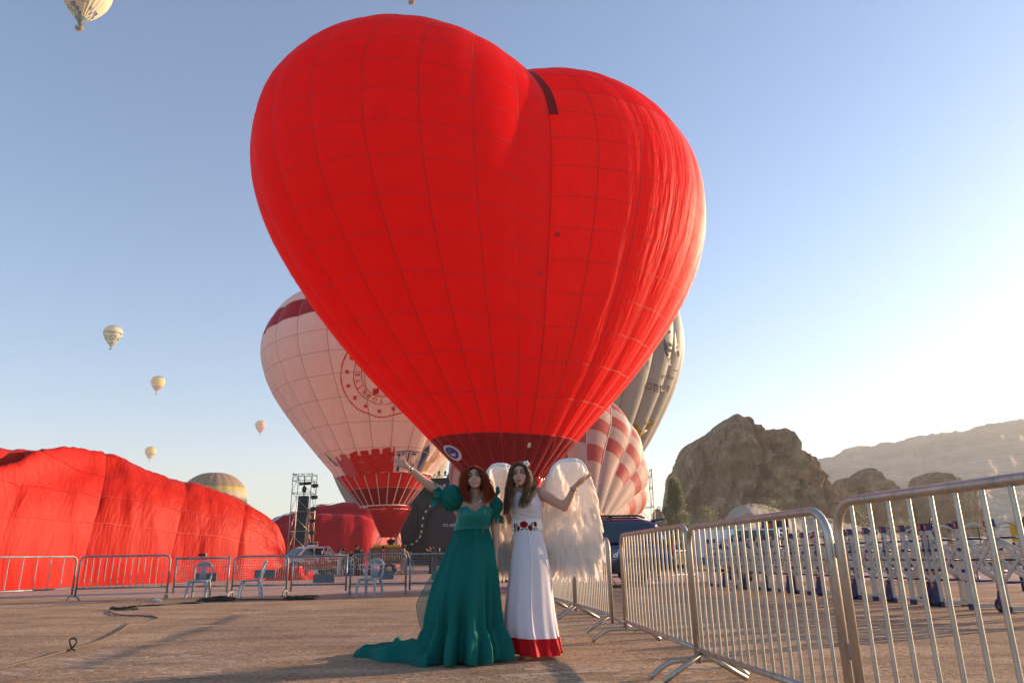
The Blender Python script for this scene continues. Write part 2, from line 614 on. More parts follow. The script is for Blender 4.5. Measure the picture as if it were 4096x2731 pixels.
HEART_O = Vector((HP[2], HP[3], 0))
heart = thing('heart_balloon', 'huge red heart-shaped hot air balloon standing behind the two women', 'hot air balloon', HEART_O)
H_RINGS = [0, .075] + [0.075 + 0.925 * (i / 15) ** 0.97 for i in range(1, 15)] + [0.9995]
HG = 14
for side in (-1, 1):
    def fn(u, v, bl, side=side):
        s = (u * 2 - 1)
        s = math.copysign(abs(s) ** 0.92, s)
        s *= side
        return heart_pt(side, s, v, bl * (1 - 0.6 * v))
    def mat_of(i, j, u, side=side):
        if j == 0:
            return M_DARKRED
        return M_RED_CREASED if (side > 0 and j < 12) or (side < 0 and j < 4 and u < 0.2) else M_RED
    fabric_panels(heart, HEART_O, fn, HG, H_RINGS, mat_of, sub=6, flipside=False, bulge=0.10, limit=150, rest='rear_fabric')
    hz = MB()
    for g in range(HG + 1):
        vt = MB()
        pts, nr = [], []
        for i in range(61):
            t = 0.0 + 0.985 * i / 60
            p = fn(g / HG, t, 0)
            q = fn(g / HG, t, 0.05)
            c = HEART_O + Vector((0, 0, p.z))
            pts.append(p - HEART_O)
            d = (q - p)
            nr.append(d.normalized() if d.length > 1e-6 else (p - c).normalized())
        ribbon(vt, pts, nr, 0.03)
        vt.build('load_tape', M_TAPE, heart)
    for t in H_RINGS[1:-1]:
        pts, nr = [], []
        for i in range(HG * 6 + 1):
            u = i / (HG * 6)
            bl = 0.10 * (math.sin(PI * (i % 6) / 6) ** 0.8 if i % 6 else 0)
            p = fn(u, t, bl)
            q = fn(u, t, bl + 0.05)
            pts.append(p - HEART_O)
            nr.append((q - p).normalized())
        ribbon(hz, pts, nr, 0.02, 0.008)
    tag(hz.build('seam_tape', M_TAPE, heart), kind='stuff')
# skirt under the mouth, white stripe, burner and basket
mo = heart_pt(1, 0, 0)
MC = sum(((heart_pt(sd, s / 6, 0)) for sd in (-1, 1) for s in range(-6, 7)), Vector()) / 26
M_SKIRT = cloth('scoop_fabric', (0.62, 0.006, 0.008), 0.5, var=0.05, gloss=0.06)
sk = MB()
def skirt_fn(u, v):
    a = 2 * PI * u
    r = lerp(1.50, 0.62, v ** 1.1) * (1 + 0.015 * math.sin(a * 12))
    return Vector((MC.x + r * math.cos(a), MC.y + r * 0.9 * math.sin(a), lerp(3.86, 2.35, v))) - HEART_O
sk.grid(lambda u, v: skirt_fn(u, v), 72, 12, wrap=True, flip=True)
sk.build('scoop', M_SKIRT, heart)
st = MB().grid(lambda u, v: skirt_fn(u, 0.42 + 0.045 * v) + Vector((math.cos(2 * PI * u), math.sin(2 * PI * u), 0)) * 0.012, 72, 1, wrap=True, flip=True)
st.build('white_band', M_WHITE, heart)
w = MB()
for k in range(14):
    a = 2 * PI * (k + 0.5) / 14
    w.tube([skirt_fn((k + .5) / 14, 0) * 1.0, Vector((MC.x - HEART_O.x + 0.5 * math.cos(a), MC.y - HEART_O.y + 0.45 * math.sin(a), 1.95))], 0.008, 4)
w.build('flying_wires', M_STEEL, heart)
bf = MB()
for sx in (-1, 1):
    for sy in (-1, 1):
        bf.tube([(MC.x - HEART_O.x + sx * .55, MC.y - HEART_O.y + sy * .5, 1.05), (MC.x - HEART_O.x + sx * .45, MC.y - HEART_O.y + sy * .42, 1.95)], 0.025, 6)
bf.tube([(MC.x - HEART_O.x + sx * .45, MC.y - HEART_O.y + sy * .42, 1.95) for sx, sy in ((-1, -1), (1, -1), (1, 1), (-1, 1))], 0.025, 6, closed=True)
bf.build('burner_frame', M_STEEL, heart)
for sx in (-1, 1):
    MB().lathe([(0.1, 1.75), (0.16, 1.85), (0.16, 2.2), (0.13, 2.25)], 12, Matrix.Translation((MC.x - HEART_O.x + sx * .2, MC.y - HEART_O.y, 0))).build('burner', M_STEEL, heart)
bk = MB()
bx, by = MC.x - HEART_O.x, MC.y - HEART_O.y
for q in ((0, -.62, 1.3, .06), (0, .62, 1.3, .06)):
    bk.box((bx + q[0], by + q[1], .56), (q[2], q[3], 1.08))
for sx in (-1, 1):
    bk.box((bx + sx * .67, by, .56), (.06, 1.3, 1.08))
bk.box((bx, by, .05), (1.38, 1.28, .06))
bk.build('basket', M_BASKET, heart)
# round badge near the mouth and little label patch
M_BADGE_W = pbr('badge_white', (0.62, 0.58, 0.62), 0.6, bstr=0)
M_BADGE_B = pbr('badge_blue', (0.035, 0.04, 0.22), 0.6, bstr=0)
def heart_decal(side, s0, t0, ring, off):
    """flat ring (list of (dx, dy) metres) laid on the fabric"""
    p0 = heart_pt(side, s0, t0)
    ds = (heart_pt(side, s0 + 0.01, t0) - p0)
    dt = (heart_pt(side, s0, t0 + 0.01) - p0)
    out = []
    for dx, dy in ring:
        s, t = s0 + 0.01 * dx / ds.length, t0 + 0.01 * dy / dt.length
        p = heart_pt(side, s, t, 0)
        nn = (heart_pt(side, s, t, 0.5) - p).normalized()
        out.append(p + nn * off - HEART_O)
    return out
def disc(r0, r1, n=40):
    return [(r0 * math.cos(2 * PI * i / n), r0 * math.sin(2 * PI * i / n)) for i in range(n)], [(r1 * math.cos(2 * PI * i / n), r1 * math.sin(2 * PI * i / n)) for i in range(n)]
def ring_mesh(b, side, s0, t0, r0, r1, off, n=40):
    a, c = disc(r0, r1, n)
    vs = heart_decal(side, s0, t0, a + c, off)
    b.add(vs, [(i, (i + 1) % n, n + (i + 1) % n, n + i) for i in range(n)])
def heart_find(side, px, py):
    best = None
    for i in range(81):
        s = -1 + i / 40
        for j in range(200):
            t = j / 200
            if j > 60 and py > 1500: break
            p = heart_pt(side, s, t)
            n = heart_pt(side, s, t, .1) - p
            if n.dot(Vector((0, 0, CAM_H)) - p) < 0: continue
            q = proj(p)
            e = (q[0] - px) ** 2 + (q[1] - py) ** 2
            if best is None or e < best[0]: best = (e, s, t)
    return best[1], best[2]
BS, BT = heart_find(-1, 1818, 1812)
# dark vent strip beside the cleft
vs_ = MB().grid(lambda u, v: heart_pt(1, -.998 + u * .026 * (1 - .3 * v), lerp(.69, .925, v), .07) - HEART_O, 6, 30)
vs_.build('vent_strip', M_DARKRED, heart)
# crossed tapes and steel pins on the dark band
for side in (-1, 1):
    for g in range(0, HG, 2):
        for dg in (-1, 1):
            xt = MB()
            pts, nr = [], []
            for i in range(9):
                u = (g + 1 + dg * (1 - i / 8)) / HG
                s = (u * 2 - 1)
                s = math.copysign(abs(s) ** .92, s) * side
                p = heart_pt(side, max(-1, min(1, s)), .075 * (1 - i / 8), .07)
                pts.append(p - HEART_O)
                nr.append((heart_pt(side, max(-1, min(1, s)), .075 * (1 - i / 8), .2) - p).normalized())
            ribbon(xt, pts, nr, .035)
            xt.build('cross_tape', M_TAPE, heart)
        MB().ball(pts[-1], (.045, .045, .07), 8, 6).build('pin', M_STEEL, heart)
for px_, py_, sz in ((2228, 943, .09), (2146, 1092, .09)):
    sd = 1 if px_ > 2200 else -1
    s_, t_ = heart_find(sd, px_, py_)
    b = MB()
    b.add(heart_decal(sd, s_, t_, [(-sz, -sz), (sz, -sz), (sz, sz), (-sz, sz)], .13), [(0, 1, 2, 3)])
    b.build('patch', M_TAPE, heart)
s_, t_ = heart_find(1 if False else -1, 2106, 1778)
b = MB()
b.add(heart_decal(-1, s_, t_, [(-.06, -.10), (.06, -.10), (.06, .10), (-.06, .10)], .13), [(0, 1, 2, 3)])
b.build('maker_label', pbr('label_cloth', (.6, .5, .4), .7, bscale=30, var=.3), heart)
bg_ = MB()
ring_mesh(bg_, -1, BS, BT, 0.0, 0.40, 0.13)
bg_.build('badge', M_BADGE_W, heart)
bb = MB()
ring_mesh(bb, -1, BS, BT, 0.17, 0.29, 0.15)
for x0, x1, y0, y1 in ((-.12, .2, -.06, .02), (-.1, .1, .02, .12), (-.16, -.06, -.02, .1)):
    vs = heart_decal(-1, BS, BT, [(x0, y0), (x1, y0 + .05), (x1, y1 + .05), (x0, y1)], 0.152)
    bb.add(vs, [(0, 1, 2, 3)])
bb.build('badge_emblem', M_BADGE_B, heart)
# ------------------------------------------------------------------ other balloons
class Balloon:
    """surface of revolution: prof = [(radius, height)] along an axis frame"""
    def __init__(s, frame, prof, gores):
        s.M, s.Mi, s.g = frame, frame.inverted(), gores
        P = [Vector((r, 0, z)) for r, z in prof]
        s.line = spline(P, 120)
        s.n = 120
        s.bulge, s.bdiv = 0.0, 5.0
    def rz(s, v):
        x = max(0.0, min(1.0, v)) * s.n
        i = min(int(x), s.n - 1)
        return s.line[i].lerp(s.line[i + 1], x - i)
    def pt(s, u, v, out=0.0):
        p = s.rz(v)
        q = s.rz(v + 0.01) - s.rz(v - 0.01)
        nr, nzz = q.z, -q.x
        l = math.hypot(nr, nzz) or 1.0
        a = 2 * PI * u
        r = p.x + out * nr / l
        return s.M @ Vector((r * math.cos(a), r * math.sin(a), p.z + out * nzz / l))
    def radius_at(s, z):
        for i in range(s.n):
            a, b = s.line[i], s.line[i + 1]
            if (a.z - z) * (b.z - z) <= 0 and abs(b.z - a.z) > 1e-9:
                return lerp(a.x, b.x, (z - a.z) / (b.z - a.z)), (i + (z - a.z) / (b.z - a.z)) / s.n
        return None, None
    def cyl(s, ang, z, out=0.0):
        """point on the surface at an angle (radians) and height"""
        r, v = s.radius_at(z)
        if r is None:
            r, v = 0.0, 1.0
        u = (ang / (2 * PI)) % 1.0
        bl = s.bulge * abs(math.sin(PI * ((u * s.g) % 1.0))) ** .8 * min(1, r / s.bdiv)
        return s.pt(u, v, out + bl)
    def hit(s, px, py):
        o = s.Mi @ Vector((0, 0, CAM_H))
        d = (s.Mi.to_3x3() @ Vector(ray(px, py)))
        zs = np.array([p.z for p in s.line]); rs = np.array([p.x for p in s.line])
        R0 = rs.max() * 1.3
        c = s.Mi.to_3x3() @ Vector((0, 1, 0))
        tm = -(o.dot(d)) / d.dot(d)
        tt = np.linspace(tm - R0 * 3.2, tm + R0 * 3.2, 900)
        X, Y, Z = o.x + d.x * tt, o.y + d.y * tt, o.z + d.z * tt
        order = np.argsort(zs)
        rr = np.interp(Z, zs[order], rs[order], left=-1, right=-1)
        if s.bulge:
            uu = (np.arctan2(Y, X) / (2 * PI)) % 1.0
            rr = np.where(rr > 0, rr + s.bulge * np.abs(np.sin(PI * ((uu * s.g) % 1.0))) ** .8 * np.minimum(1, rr / s.bdiv), rr)
        ins = np.hypot(X, Y) < rr
        if not ins.any() or ins.sum() * (tt[1] - tt[0]) * d.length < R0 * .42:
            return None
        k = int(np.argmax(ins))
        return math.atan2(Y[k], X[k]), float(Z[k])
def pixel_decal(b, bal, polys, out=0.08, step=11.0):
    """flat print traced in the photograph, laid on the fabric where it is printed"""
    for poly in polys:
        ys = sorted({round(y, 3) for x, y in poly})
        lo, hi = ys[0], ys[-1]
        for k in range(1, int((hi - lo) / step) + 1):
            ys.append(lo + k * (hi - lo) / (int((hi - lo) / step) + 1))
        ys = sorted(ys)
        n = len(poly)
        for y0, y1 in zip(ys, ys[1:]):
            if y1 - y0 < .02: continue
            ym = (y0 + y1) / 2
            cr = []
            for q in range(n):
                (xa, ya), (xb, yb) = poly[q], poly[(q + 1) % n]
                if (ya - ym) * (yb - ym) < 0:
                    fx = lambda y: xa + (xb - xa) * (y - ya) / (yb - ya)
                    cr.append((fx(ym), fx(y0), fx(y1)))
            cr.sort()
            for (m0, a0, a1), (m1, c0, c1_) in zip(cr[::2], cr[1::2]):
                nx = max(1, int((m1 - m0) / step) + 1)
                V, ok = [], True
                for yy, xa, xb in ((y0, a0, c0), (y1, a1, c1_)):
                    for t in range(nx + 1):
                        h_ = bal.hit(lerp(xa, xb, t / nx), yy)
                        V.append(bal.cyl(h_[0], h_[1], out) if h_ else None)
                F = [(t, t + 1, nx + 2 + t, nx + 1 + t) for t in range(nx)]
                F = [f for f in F if all(V[i] is not None for i in f) and max((V[f[0]] - V[f[1]]).length, (V[f[1]] - V[f[2]]).length, (V[f[3]] - V[f[0]]).length) < 1.1]
                used = sorted({i for f in F for i in f})
                mp_ = {i: k for k, i in enumerate(used)}
                b.add([V[i] for i in used], [tuple(mp_[i] for i in f) for f in F])
def pixel_text(b, bal, txt, x, y, size, ang=0.0, stretch=1.0, out=0.06, bold=0.0, italic=0.0, align='LEFT'):
    vs, fs = text_mesh(txt, 1.0, italic, align, bold)
    ca, sa = math.cos(R(ang)), math.sin(R(ang))
    V = []
    for q in vs:
        X, Y = q[0] * size * stretch, q[1] * size
        h_ = bal.hit(x + X * ca - Y * sa, y - X * sa - Y * ca)
        V.append(bal.cyl(h_[0], h_[1], out) if h_ else None)
    fs = [f for f in fs if all(V[i] is not None for i in f)]
    used = sorted({i for f in fs for i in f})
    mp_ = {i: n for n, i in enumerate(used)}
    b.add([V[i] for i in used], [tuple(mp_[i] for i in f) for f in fs])
def band_text(b, bal, txt, ang, z, size, out=0.05, bold=0.02, rot=1, spacing=1.0):
    vs, fs = text_mesh(txt, size, 0, 'CENTER', bold, spacing)
    r, _ = bal.radius_at(z)
    b.add([bal.cyl(ang + q[0] / r, z + q[1], out) for q in vs], fs)
def balloon_gear(root, O, base, wid, burner_z, bz, col=None, scoop=None):
    """basket, burner, frame and flying wires under a balloon; base is the world point under the mouth"""
    x, y, z = base - O
    b = MB()
    w, d, h = wid
    for sy in (-1, 1):
        b.box((x, y + sy * (d / 2 - .04), z + h / 2), (w, .08, h))
    for sx in (-1, 1):
        b.box((x + sx * (w / 2 - .04), y, z + h / 2), (.08, d - .17, h))
    b.box((x, y, z + .05), (w - .1, d - .1, .08))
    b.build('basket', col or M_BASKET, root)
    b = MB()
    for sx in (-1, 1):
        for sy in (-1, 1):
            b.tube([(x + sx * w * .45, y + sy * d * .45, z + h), (x + sx * .5, y + sy * .4, z + burner_z)], .035, 6)
    b.tube([(x + sx * .5, y + sy * .4, z + burner_z) for sx, sy in ((-1, -1), (1, -1), (1, 1), (-1, 1))], .035, 6, closed=True)
    b.build('burner_frame', M_STEEL, root)
    for sx in (-1, 1):
        MB().lathe([(.1, 0), (.2, .1), (.2, .45), (.16, .5)], 12, Matrix.Translation((x + sx * .28, y, z + burner_z))).build('burner', M_STEEL, root)

# --- the big pale balloon with a red castle wall, left behind the heart
M_PINK = cloth('pale_balloon_fabric', (0.90, 0.69, 0.61), 0.48, var=0.05, gloss=0.05, wr=0.25, wscale=(6, 0.4, 1), wfreq=3, coord='UV', wdist=0.15)
M_CRIMSON = cloth('crimson_fabric', (0.42, 0.02, 0.03), 0.3, var=0.06, gloss=0.05)
M_REDPRINT = cloth('red_print', (0.62, 0.02, 0.02), 0.35, var=0.06, gloss=0.05)
M_BLUEPRINT = cloth('blue_print', (0.06, 0.12, 0.22), 0.35, var=0.06, gloss=0.05)
M_YELPRINT = cloth('yellow_print', (0.62, 0.30, 0.03), 0.45, var=0.06, gloss=0.05)
M_CREAM = cloth('cream_fabric', (0.66, 0.5, 0.42), 0.4, var=0.05, gloss=0.05)
M_WTAPE = pbr('pale_tape', (0.72, 0.55, 0.52), 0.7, bstr=0)
M_GTAPE = pbr('grey_tape', (0.45, 0.30, 0.27), 0.7, bstr=0)
PO = at(1552, 2285, 48)
PO.z = 0
pink = thing('hot_air_balloon', 'tall pale pink balloon with red castle wall print and round star emblem', 'hot air balloon', PO)
pinkB = Balloon(Matrix.Translation(PO + Vector((-0.3, 0, 0))) @ Matrix.Rotation(R(-1.2), 4, 'Y'), [(1.5, 4.25), (3.1, 6.2), (4.75, 8.2), (6.3, 10.2), (7.5, 12.0), (8.18, 13.8), (8.15, 15.5), (7.2, 17.3), (5.1, 18.8), (2.5, 19.6), (.03, 19.8)], 24)
pinkB.bulge = 0.11
_, v56 = pinkB.radius_at(6.2)
_, v47 = pinkB.radius_at(5.3)
prings = [0, v47, v56] + [v56 + (1 - v56) * i / 13 for i in range(1, 14)]
prings[-1] = 0.9995
def pink_mat(i, j, u):
    if j == 0: return M_DARKRED
    if j == 1: return M_REDPRINT
    if j == 9: return M_CRIMSON
    return M_PINK
fabric_panels(pink, PO, lambda u, v, bl: pinkB.pt(u, v, bl * min(1, pinkB.rz(v).x / 5)), 24, prings, pink_mat, sub=6, bulge=0.11, limit=270)
def bal_tapes(root, O, B, gores, rings, mat, w=0.06, hw=0.04, bulge=0.1, sub=4, v0=0.0, hz_mat=None, vname='load_tape', off=.02):
    for g in range(gores):
        t = MB()
        pts = [B.pt(g / gores, v0 + (0.99 - v0) * i / 50) - O for i in range(51)]
        nr = [(B.pt(g / gores, v0 + (0.99 - v0) * i / 50, .1) - O - pts[i]).normalized() for i in range(51)]
        ribbon(t, pts, nr, w, off)
        t.build(vname, mat, root)
    h = MB()
    for v in rings[1:-1]:
        pts, nr = [], []
        for i in range(gores * sub + 1):
            bl = bulge * min(1, B.rz(v).x / 5) * (math.sin(PI * (i % sub) / sub) ** .8 if i % sub else 0)
            p = B.pt(i / (gores * sub), v, bl)
            pts.append(p - O)
            nr.append((B.pt(i / (gores * sub), v, bl + .1) - p).normalized())
        ribbon(h, pts, nr, hw, .012)
    tag(h.build('seam_tape', hz_mat or mat, root), kind='stuff')
bal_tapes(pink, PO, pinkB, 24, prings, M_GTAPE, 0.04, 0.03, 0.11, 6)
for g in range(24):
    t = MB()
    pts = [pinkB.pt(g / 24, v56 * i / 8, .05) - PO for i in range(9)]
    t.tube(pts, .028, 5)
    t.build('white_cord', M_WTAPE, pink)
for z in (4.27, 6.2):
    t = MB()
    t.tube([pinkB.cyl(2 * PI * i / 48, z + (.0 if i % 2 else .015), .05) - PO for i in range(48)], .045, 5, closed=True)
    t.build('white_hoop', M_WTAPE, pink)
# scoop
sc = MB()
def pscoop(u, v):
    a = 2 * PI * u
    r = lerp(1.46, 0.55, v)
    return Vector((r * math.cos(a), r * math.sin(a), lerp(4.22, 2.3, v)))
sc.grid(pscoop, 48, 8, wrap=True, flip=True)
sc.build('scoop', M_CRIMSON, pink)
vb = MB()
for k in range(20):
    if k % 5:
        vb.grid(lambda u, v, k=k: Vector(((1.385 - .02 * v) * math.cos(2 * PI * (k + u * .86) / 20), (1.385 - .02 * v) * math.sin(2 * PI * (k + u * .86) / 20), 4.0 + .09 * v)), 4, 1)
tag(vb.build('vent_slot', pbr('pink_slot', (0.8, 0.35, 0.3), 0.6, bstr=0), pink), kind='stuff')
balloon_gear(pink, PO, PO + Vector((0, 0, 0.62)), (1.9, 1.3, 1.05), 1.05 + .75, 0)
ROUND = lambda cx, cy, r, n=36, a0=0: [(cx + r * math.cos(a0 + 2 * PI * i / n), cy + r * math.sin(a0 + 2 * PI * i / n)) for i in range(n)]
def ringpoly(cx, cy, r0, r1, n=48):
    return [[(cx + rr * math.cos(a), cy + rr * math.sin(a)) for rr, a in ((r0, 2 * PI * i / n), (r1, 2 * PI * i / n), (r1, 2 * PI * (i + 1) / n), (r0, 2 * PI * (i + 1) / n))] for i in range(n)]
# emblem
EX, EY = 1532, 1496
e = MB()
pixel_decal(e, pinkB, ringpoly(EX, EY, 84, 87) + ringpoly(EX, EY, 115, 118))
for k in range(16):
    a = 2 * PI * k / 16 + .1
    cx_, cy_ = EX + 142 * math.cos(a), EY + 142 * math.sin(a)
    pixel_decal(e, pinkB, [[(cx_ + (12.5 if i % 2 == 0 else 5) * math.sin(a * 0 + PI * i / 5), cy_ - (12.5 if i % 2 == 0 else 5) * math.cos(PI * i / 5)) for i in range(10)]])
for k in range(96):
    a = 2 * PI * k / 96
    q = [(165 * math.cos(a), 165 * math.sin(a)), (169 * math.cos(a + .03), 169 * math.sin(a + .03)), (167 * math.cos(a + .075), 167 * math.sin(a + .075)), (162 * math.cos(a + .05), 162 * math.sin(a + .05))]
    pixel_decal(e, pinkB, [[(EX + x, EY + y) for x, y in q]])
for q in ((-40, 55, -16, 78), (-60, -40, 60, -22), (-12, -90, 12, -50)):
    pixel_decal(e, pinkB, [[(EX + q[0], EY + q[1]), (EX + q[2], EY + q[1] - 6), (EX + q[2], EY + q[3] - 6), (EX + q[0], EY + q[3])]])
txt = 'TÜRKİYE CUMHURİYETİ'
for k, ch in enumerate(txt):
    if ch == ' ': continue
    a = R(94 + k * 14.5)                      # clockwise from the bottom of the seal
    pixel_text(e, pinkB, ch, EX + 93 * math.cos(a), EY + 93 * math.sin(a), 24, -math.degrees(a) - 90, align='CENTER', bold=.02)
e.build('emblem', M_REDPRINT, pink, shift=PO)
e = MB()
pixel_text(e, pinkB, 'kiye', 1106, 1700, 62, 52, .7, italic=.2, bold=.02)
pixel_text(e, pinkB, 'ye.com', 1187, 1822, 22, 52, 1.0, italic=.2)
e.build('lettering', M_REDPRINT, pink, shift=PO)
c2 = lambda x, y: (1200 + x / 3.485, 1700 + y / 3.485)
def P2(*q):
    return [c2(*p) for p in q]
e = MB()
castle = P2((500, 425), (530, 415), (560, 475), (605, 455), (565, 400), (655, 380), (685, 442), (720, 435), (695, 375), (803, 343), (825, 405), (857, 402), (842, 338), (955, 328), (967, 393), (1003, 388), (998, 318), (1060, 305), (1108, 305), (1115, 373), (1150, 373), (1152, 300), (1262, 293), (1265, 360), (1295, 355), (1300, 285), (1322, 287), (1298, 628), (1095, 648), (920, 672), (752, 706), (680, 722))
pixel_decal(e, pinkB, [castle], .10)
e.build('castle_print', M_REDPRINT, pink, shift=PO)
e = MB()
pixel_decal(e, pinkB, [P2((362, 368), (548, 552), (430, 598)), P2((443, 617), (560, 575), (665, 722), (560, 765))], .08)
tag(e.build('tower_print', M_BLUEPRINT, pink, shift=PO), kind='stuff')
e = MB()
pixel_decal(e, pinkB, [
                       P2((1338, 345), (1520, 338), (1680, 358), (1676, 374), (1520, 355), (1338, 360)), P2((1350, 372), (1398, 372), (1380, 500), (1345, 560), (1340, 630), (1372, 630), (1385, 520)),
                       P2((1420, 370), (1485, 366), (1440, 395), (1418, 420)), P2((1508, 365), (1535, 365), (1495, 500), (1478, 480)), P2((1555, 368), (1625, 375), (1610, 400), (1565, 395), (1540, 430), (1528, 505), (1555, 505), (1590, 512), (1610, 440), (1622, 400), (1610, 515), (1515, 508)),
                       P2((1640, 380), (1656, 382), (1622, 510), (1602, 512)), P2((1525, 525), (1605, 522), (1565, 600), (1545, 590), (1535, 545)), P2((1700, 352), (1797, 255), (1797, 362), (1788, 374), (1705, 350)), P2((1703, 358), (1788, 380), (1665, 645), (1610, 620))], .07)
e.build('palace_print', M_BLUEPRINT, pink, shift=PO)
e = MB()
pixel_decal(e, pinkB, [P2((270, 660), (300, 615), (385, 558), (560, 765), (465, 850), (285, 690)), P2((1760, 480), (1830, 485), (1930, 320), (1945, 340), (1850, 480), (1960, 370), (1985, 380), (1760, 690), (1690, 660), (1670, 650))], .07)
tag(e.build('yellow_print', M_YELPRINT, pink, shift=PO), kind='stuff')

# --- grey hotel balloon, right behind the heart
M_GREY = cloth('grey_balloon_fabric', (0.47, 0.42, 0.38), 0.25, var=0.05, gloss=0.05, wr=0.2, wscale=(6, 0.4, 1), wfreq=3, coord='UV', wdist=0.15)
M_GREYPRINT = cloth('dark_print', (0.13, 0.10, 0.09), 0.25, gloss=0.03)
M_OCHRE = cloth('ochre_print', (0.5, 0.30, 0.03), 0.35, gloss=0.03)
GO = at(2335, 2258, 85)
GO.z = 0
grey = thing('hot_air_balloon', 'grey balloon with hotel lettering half hidden behind the right of the heart', 'hot air balloon', GO)
greyB = Balloon(Matrix.Translation(GO), [(r_ * 1.415, z_ * 1.415 - .35) for r_, z_ in ((1.4, 4.2), (3.2, 6.6), (5.0, 9.2), (6.7, 12.0), (8.1, 14.8), (8.95, 17.6), (8.95, 20.2), (8.0, 22.6), (5.7, 24.6), (2.6, 25.6), (.03, 25.8))], 22)
greyB.bulge, greyB.bdiv = 0.62, 8.0
gr = [i / 12 for i in range(12)] + [.9995]
fabric_panels(grey, GO, lambda u, v, bl: greyB.pt(u, v, bl * min(1, greyB.rz(v).x / 8)), 22, gr, lambda i, j, u: M_GREY, sub=8, bulge=0.62, limit=270)
bal_tapes(grey, GO, greyB, 22, [0, 1], M_GREYPRINT, .05, .03, .5, 6)
c5 = lambda x, y: (2400 + x / 2.851, 1250 + y / 2.851)
P5 = lambda *q: [c5(*p) for p in q]
e = MB()
pixel_text(e, greyB, 'OTEL MUSTAFA', *c5(505, 862), 39, -5, .82, out=.09)
pixel_text(e, greyB, 'Mustur A.Ş.', *c5(690, 722), 22, -8, .85, out=.09)
e.build('lettering', M_GREYPRINT, grey, shift=GO)
e = MB()
pixel_decal(e, greyB, [P5((672, 330), (690, 290), (720, 400), (700, 420), (735, 460), (715, 480), (765, 520), (745, 540), (780, 600), (880, 655), (890, 665), (800, 645), (770, 640), (720, 540), (690, 450)), P5((805, 220), (850, 470), (800, 520), (800, 380)), P5((880, 665), (935, 570), (960, 560), (940, 640), (910, 665)), P5((870, 195), (905, 240), (935, 290), (890, 230)), P5((730, 200), (760, 215), (735, 235), (720, 250))], .55)
tag(e.build('emblem', M_GREYPRINT, grey, shift=GO), kind='stuff')
e = MB()
pixel_decal(e, greyB, [[c5(165 + 48 * math.cos(a), 1065 + 62 * math.sin(a)) for a in np.linspace(0, 2 * PI, 25)[:-1]], P5((300, 1400), (355, 1330), (390, 1260), (440, 1260), (450, 1305), (490, 1305), (530, 1200), (600, 1205), (625, 1240), (680, 1195), (715, 1235), (560, 1440), (460, 1560), (420, 1600), (330, 1500)), P5((815, 1065), (835, 1030), (850, 1040), (825, 1075))], .08)
tag(e.build('yellow_print', M_OCHRE, grey, shift=GO), kind='stuff')
balloon_gear(grey, GO, GO, (3.0, 1.8, 1.2), 3.2, 0)

# --- chequered balloon still lying on its side, filling
M_CHWHITE = cloth('pale_check_fabric', (0.66, 0.47, 0.40), 0.45, var=0.05, gloss=0.06, wr=0.5, wscale=(.8, 9.0, 1), wfreq=2.0, coord='UV', wdist=0.2)
M_CHRED = cloth('red_check_fabric', (0.52, 0.10, 0.09), 0.4, var=0.06, gloss=0.06, wr=0.5, wscale=(.8, 9.0, 1), wfreq=2.0, coord='UV', wdist=0.2)
M_CORD = pbr('pale_cord', (0.75, 0.6, 0.55), 0.7, bstr=0)
CC = at(2199, 1930, 62)
CC.z = 7.2
MO = at(2350, 2116, 53)
ax = (CC - MO).normalized()
zx = ax.to_track_quat('Z', 'Y').to_matrix().to_4x4()
CO = Vector((CC.x, CC.y, 0))
chq = thing('hot_air_balloon', 'red and white chequered balloon lying tilted on the ground while it fills', 'hot air balloon', CO)
L0 = (CC - MO).length
chqB = Balloon(Matrix.Translation(CC) @ zx, [(1.6, -L0), (3.2, -L0 + 1.8), (5.2, -6.2), (6.95, -4.2), (8.1, -1.9), (8.45, 0.4), (8.05, 2.9), (6.5, 5.2), (3.9, 6.7), (.03, 7.3)], 20)
def chq_fn(u, v, bl):
    p = chqB.pt(u + 0.035 * math.sin(v * 3), v, bl * min(1, chqB.rz(v).x / 4))
    if p.z < .25:
        p.z = .25 - (.25 - p.z) * .2
        p.z = max(p.z, .03)
    return p
crings = [i / 18 for i in range(18)] + [.9995]
def chq_mat(i, j, u):
    if j < 3: return M_CHWHITE
    return M_CHRED if (i + j) % 2 == 0 else M_CHWHITE
fabric_panels(chq, CO, chq_fn, 20, crings, chq_mat, sub=5, bulge=.2, limit=200)
for g in range(20):
    t = MB()
    pts = [chq_fn(g / 20, .98 * i / 40, .03) - CO for i in range(41)]
    t.tube(pts, .03, 4)
    t.build('load_tape', M_CORD, chq)
h = MB()
for k in range(10):
    a = 2 * PI * k / 10
    p = chqB.pt(k / 10, 0) - CO
    h.tube([p, MO - CO - ax * 1.6 + Vector((0, 0, -.9))], .015, 4)
h.build('flying_wires', M_STEEL, chq)
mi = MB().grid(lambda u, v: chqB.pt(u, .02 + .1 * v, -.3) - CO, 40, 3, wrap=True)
mi.build('mouth_lining', M_BLACK, chq)

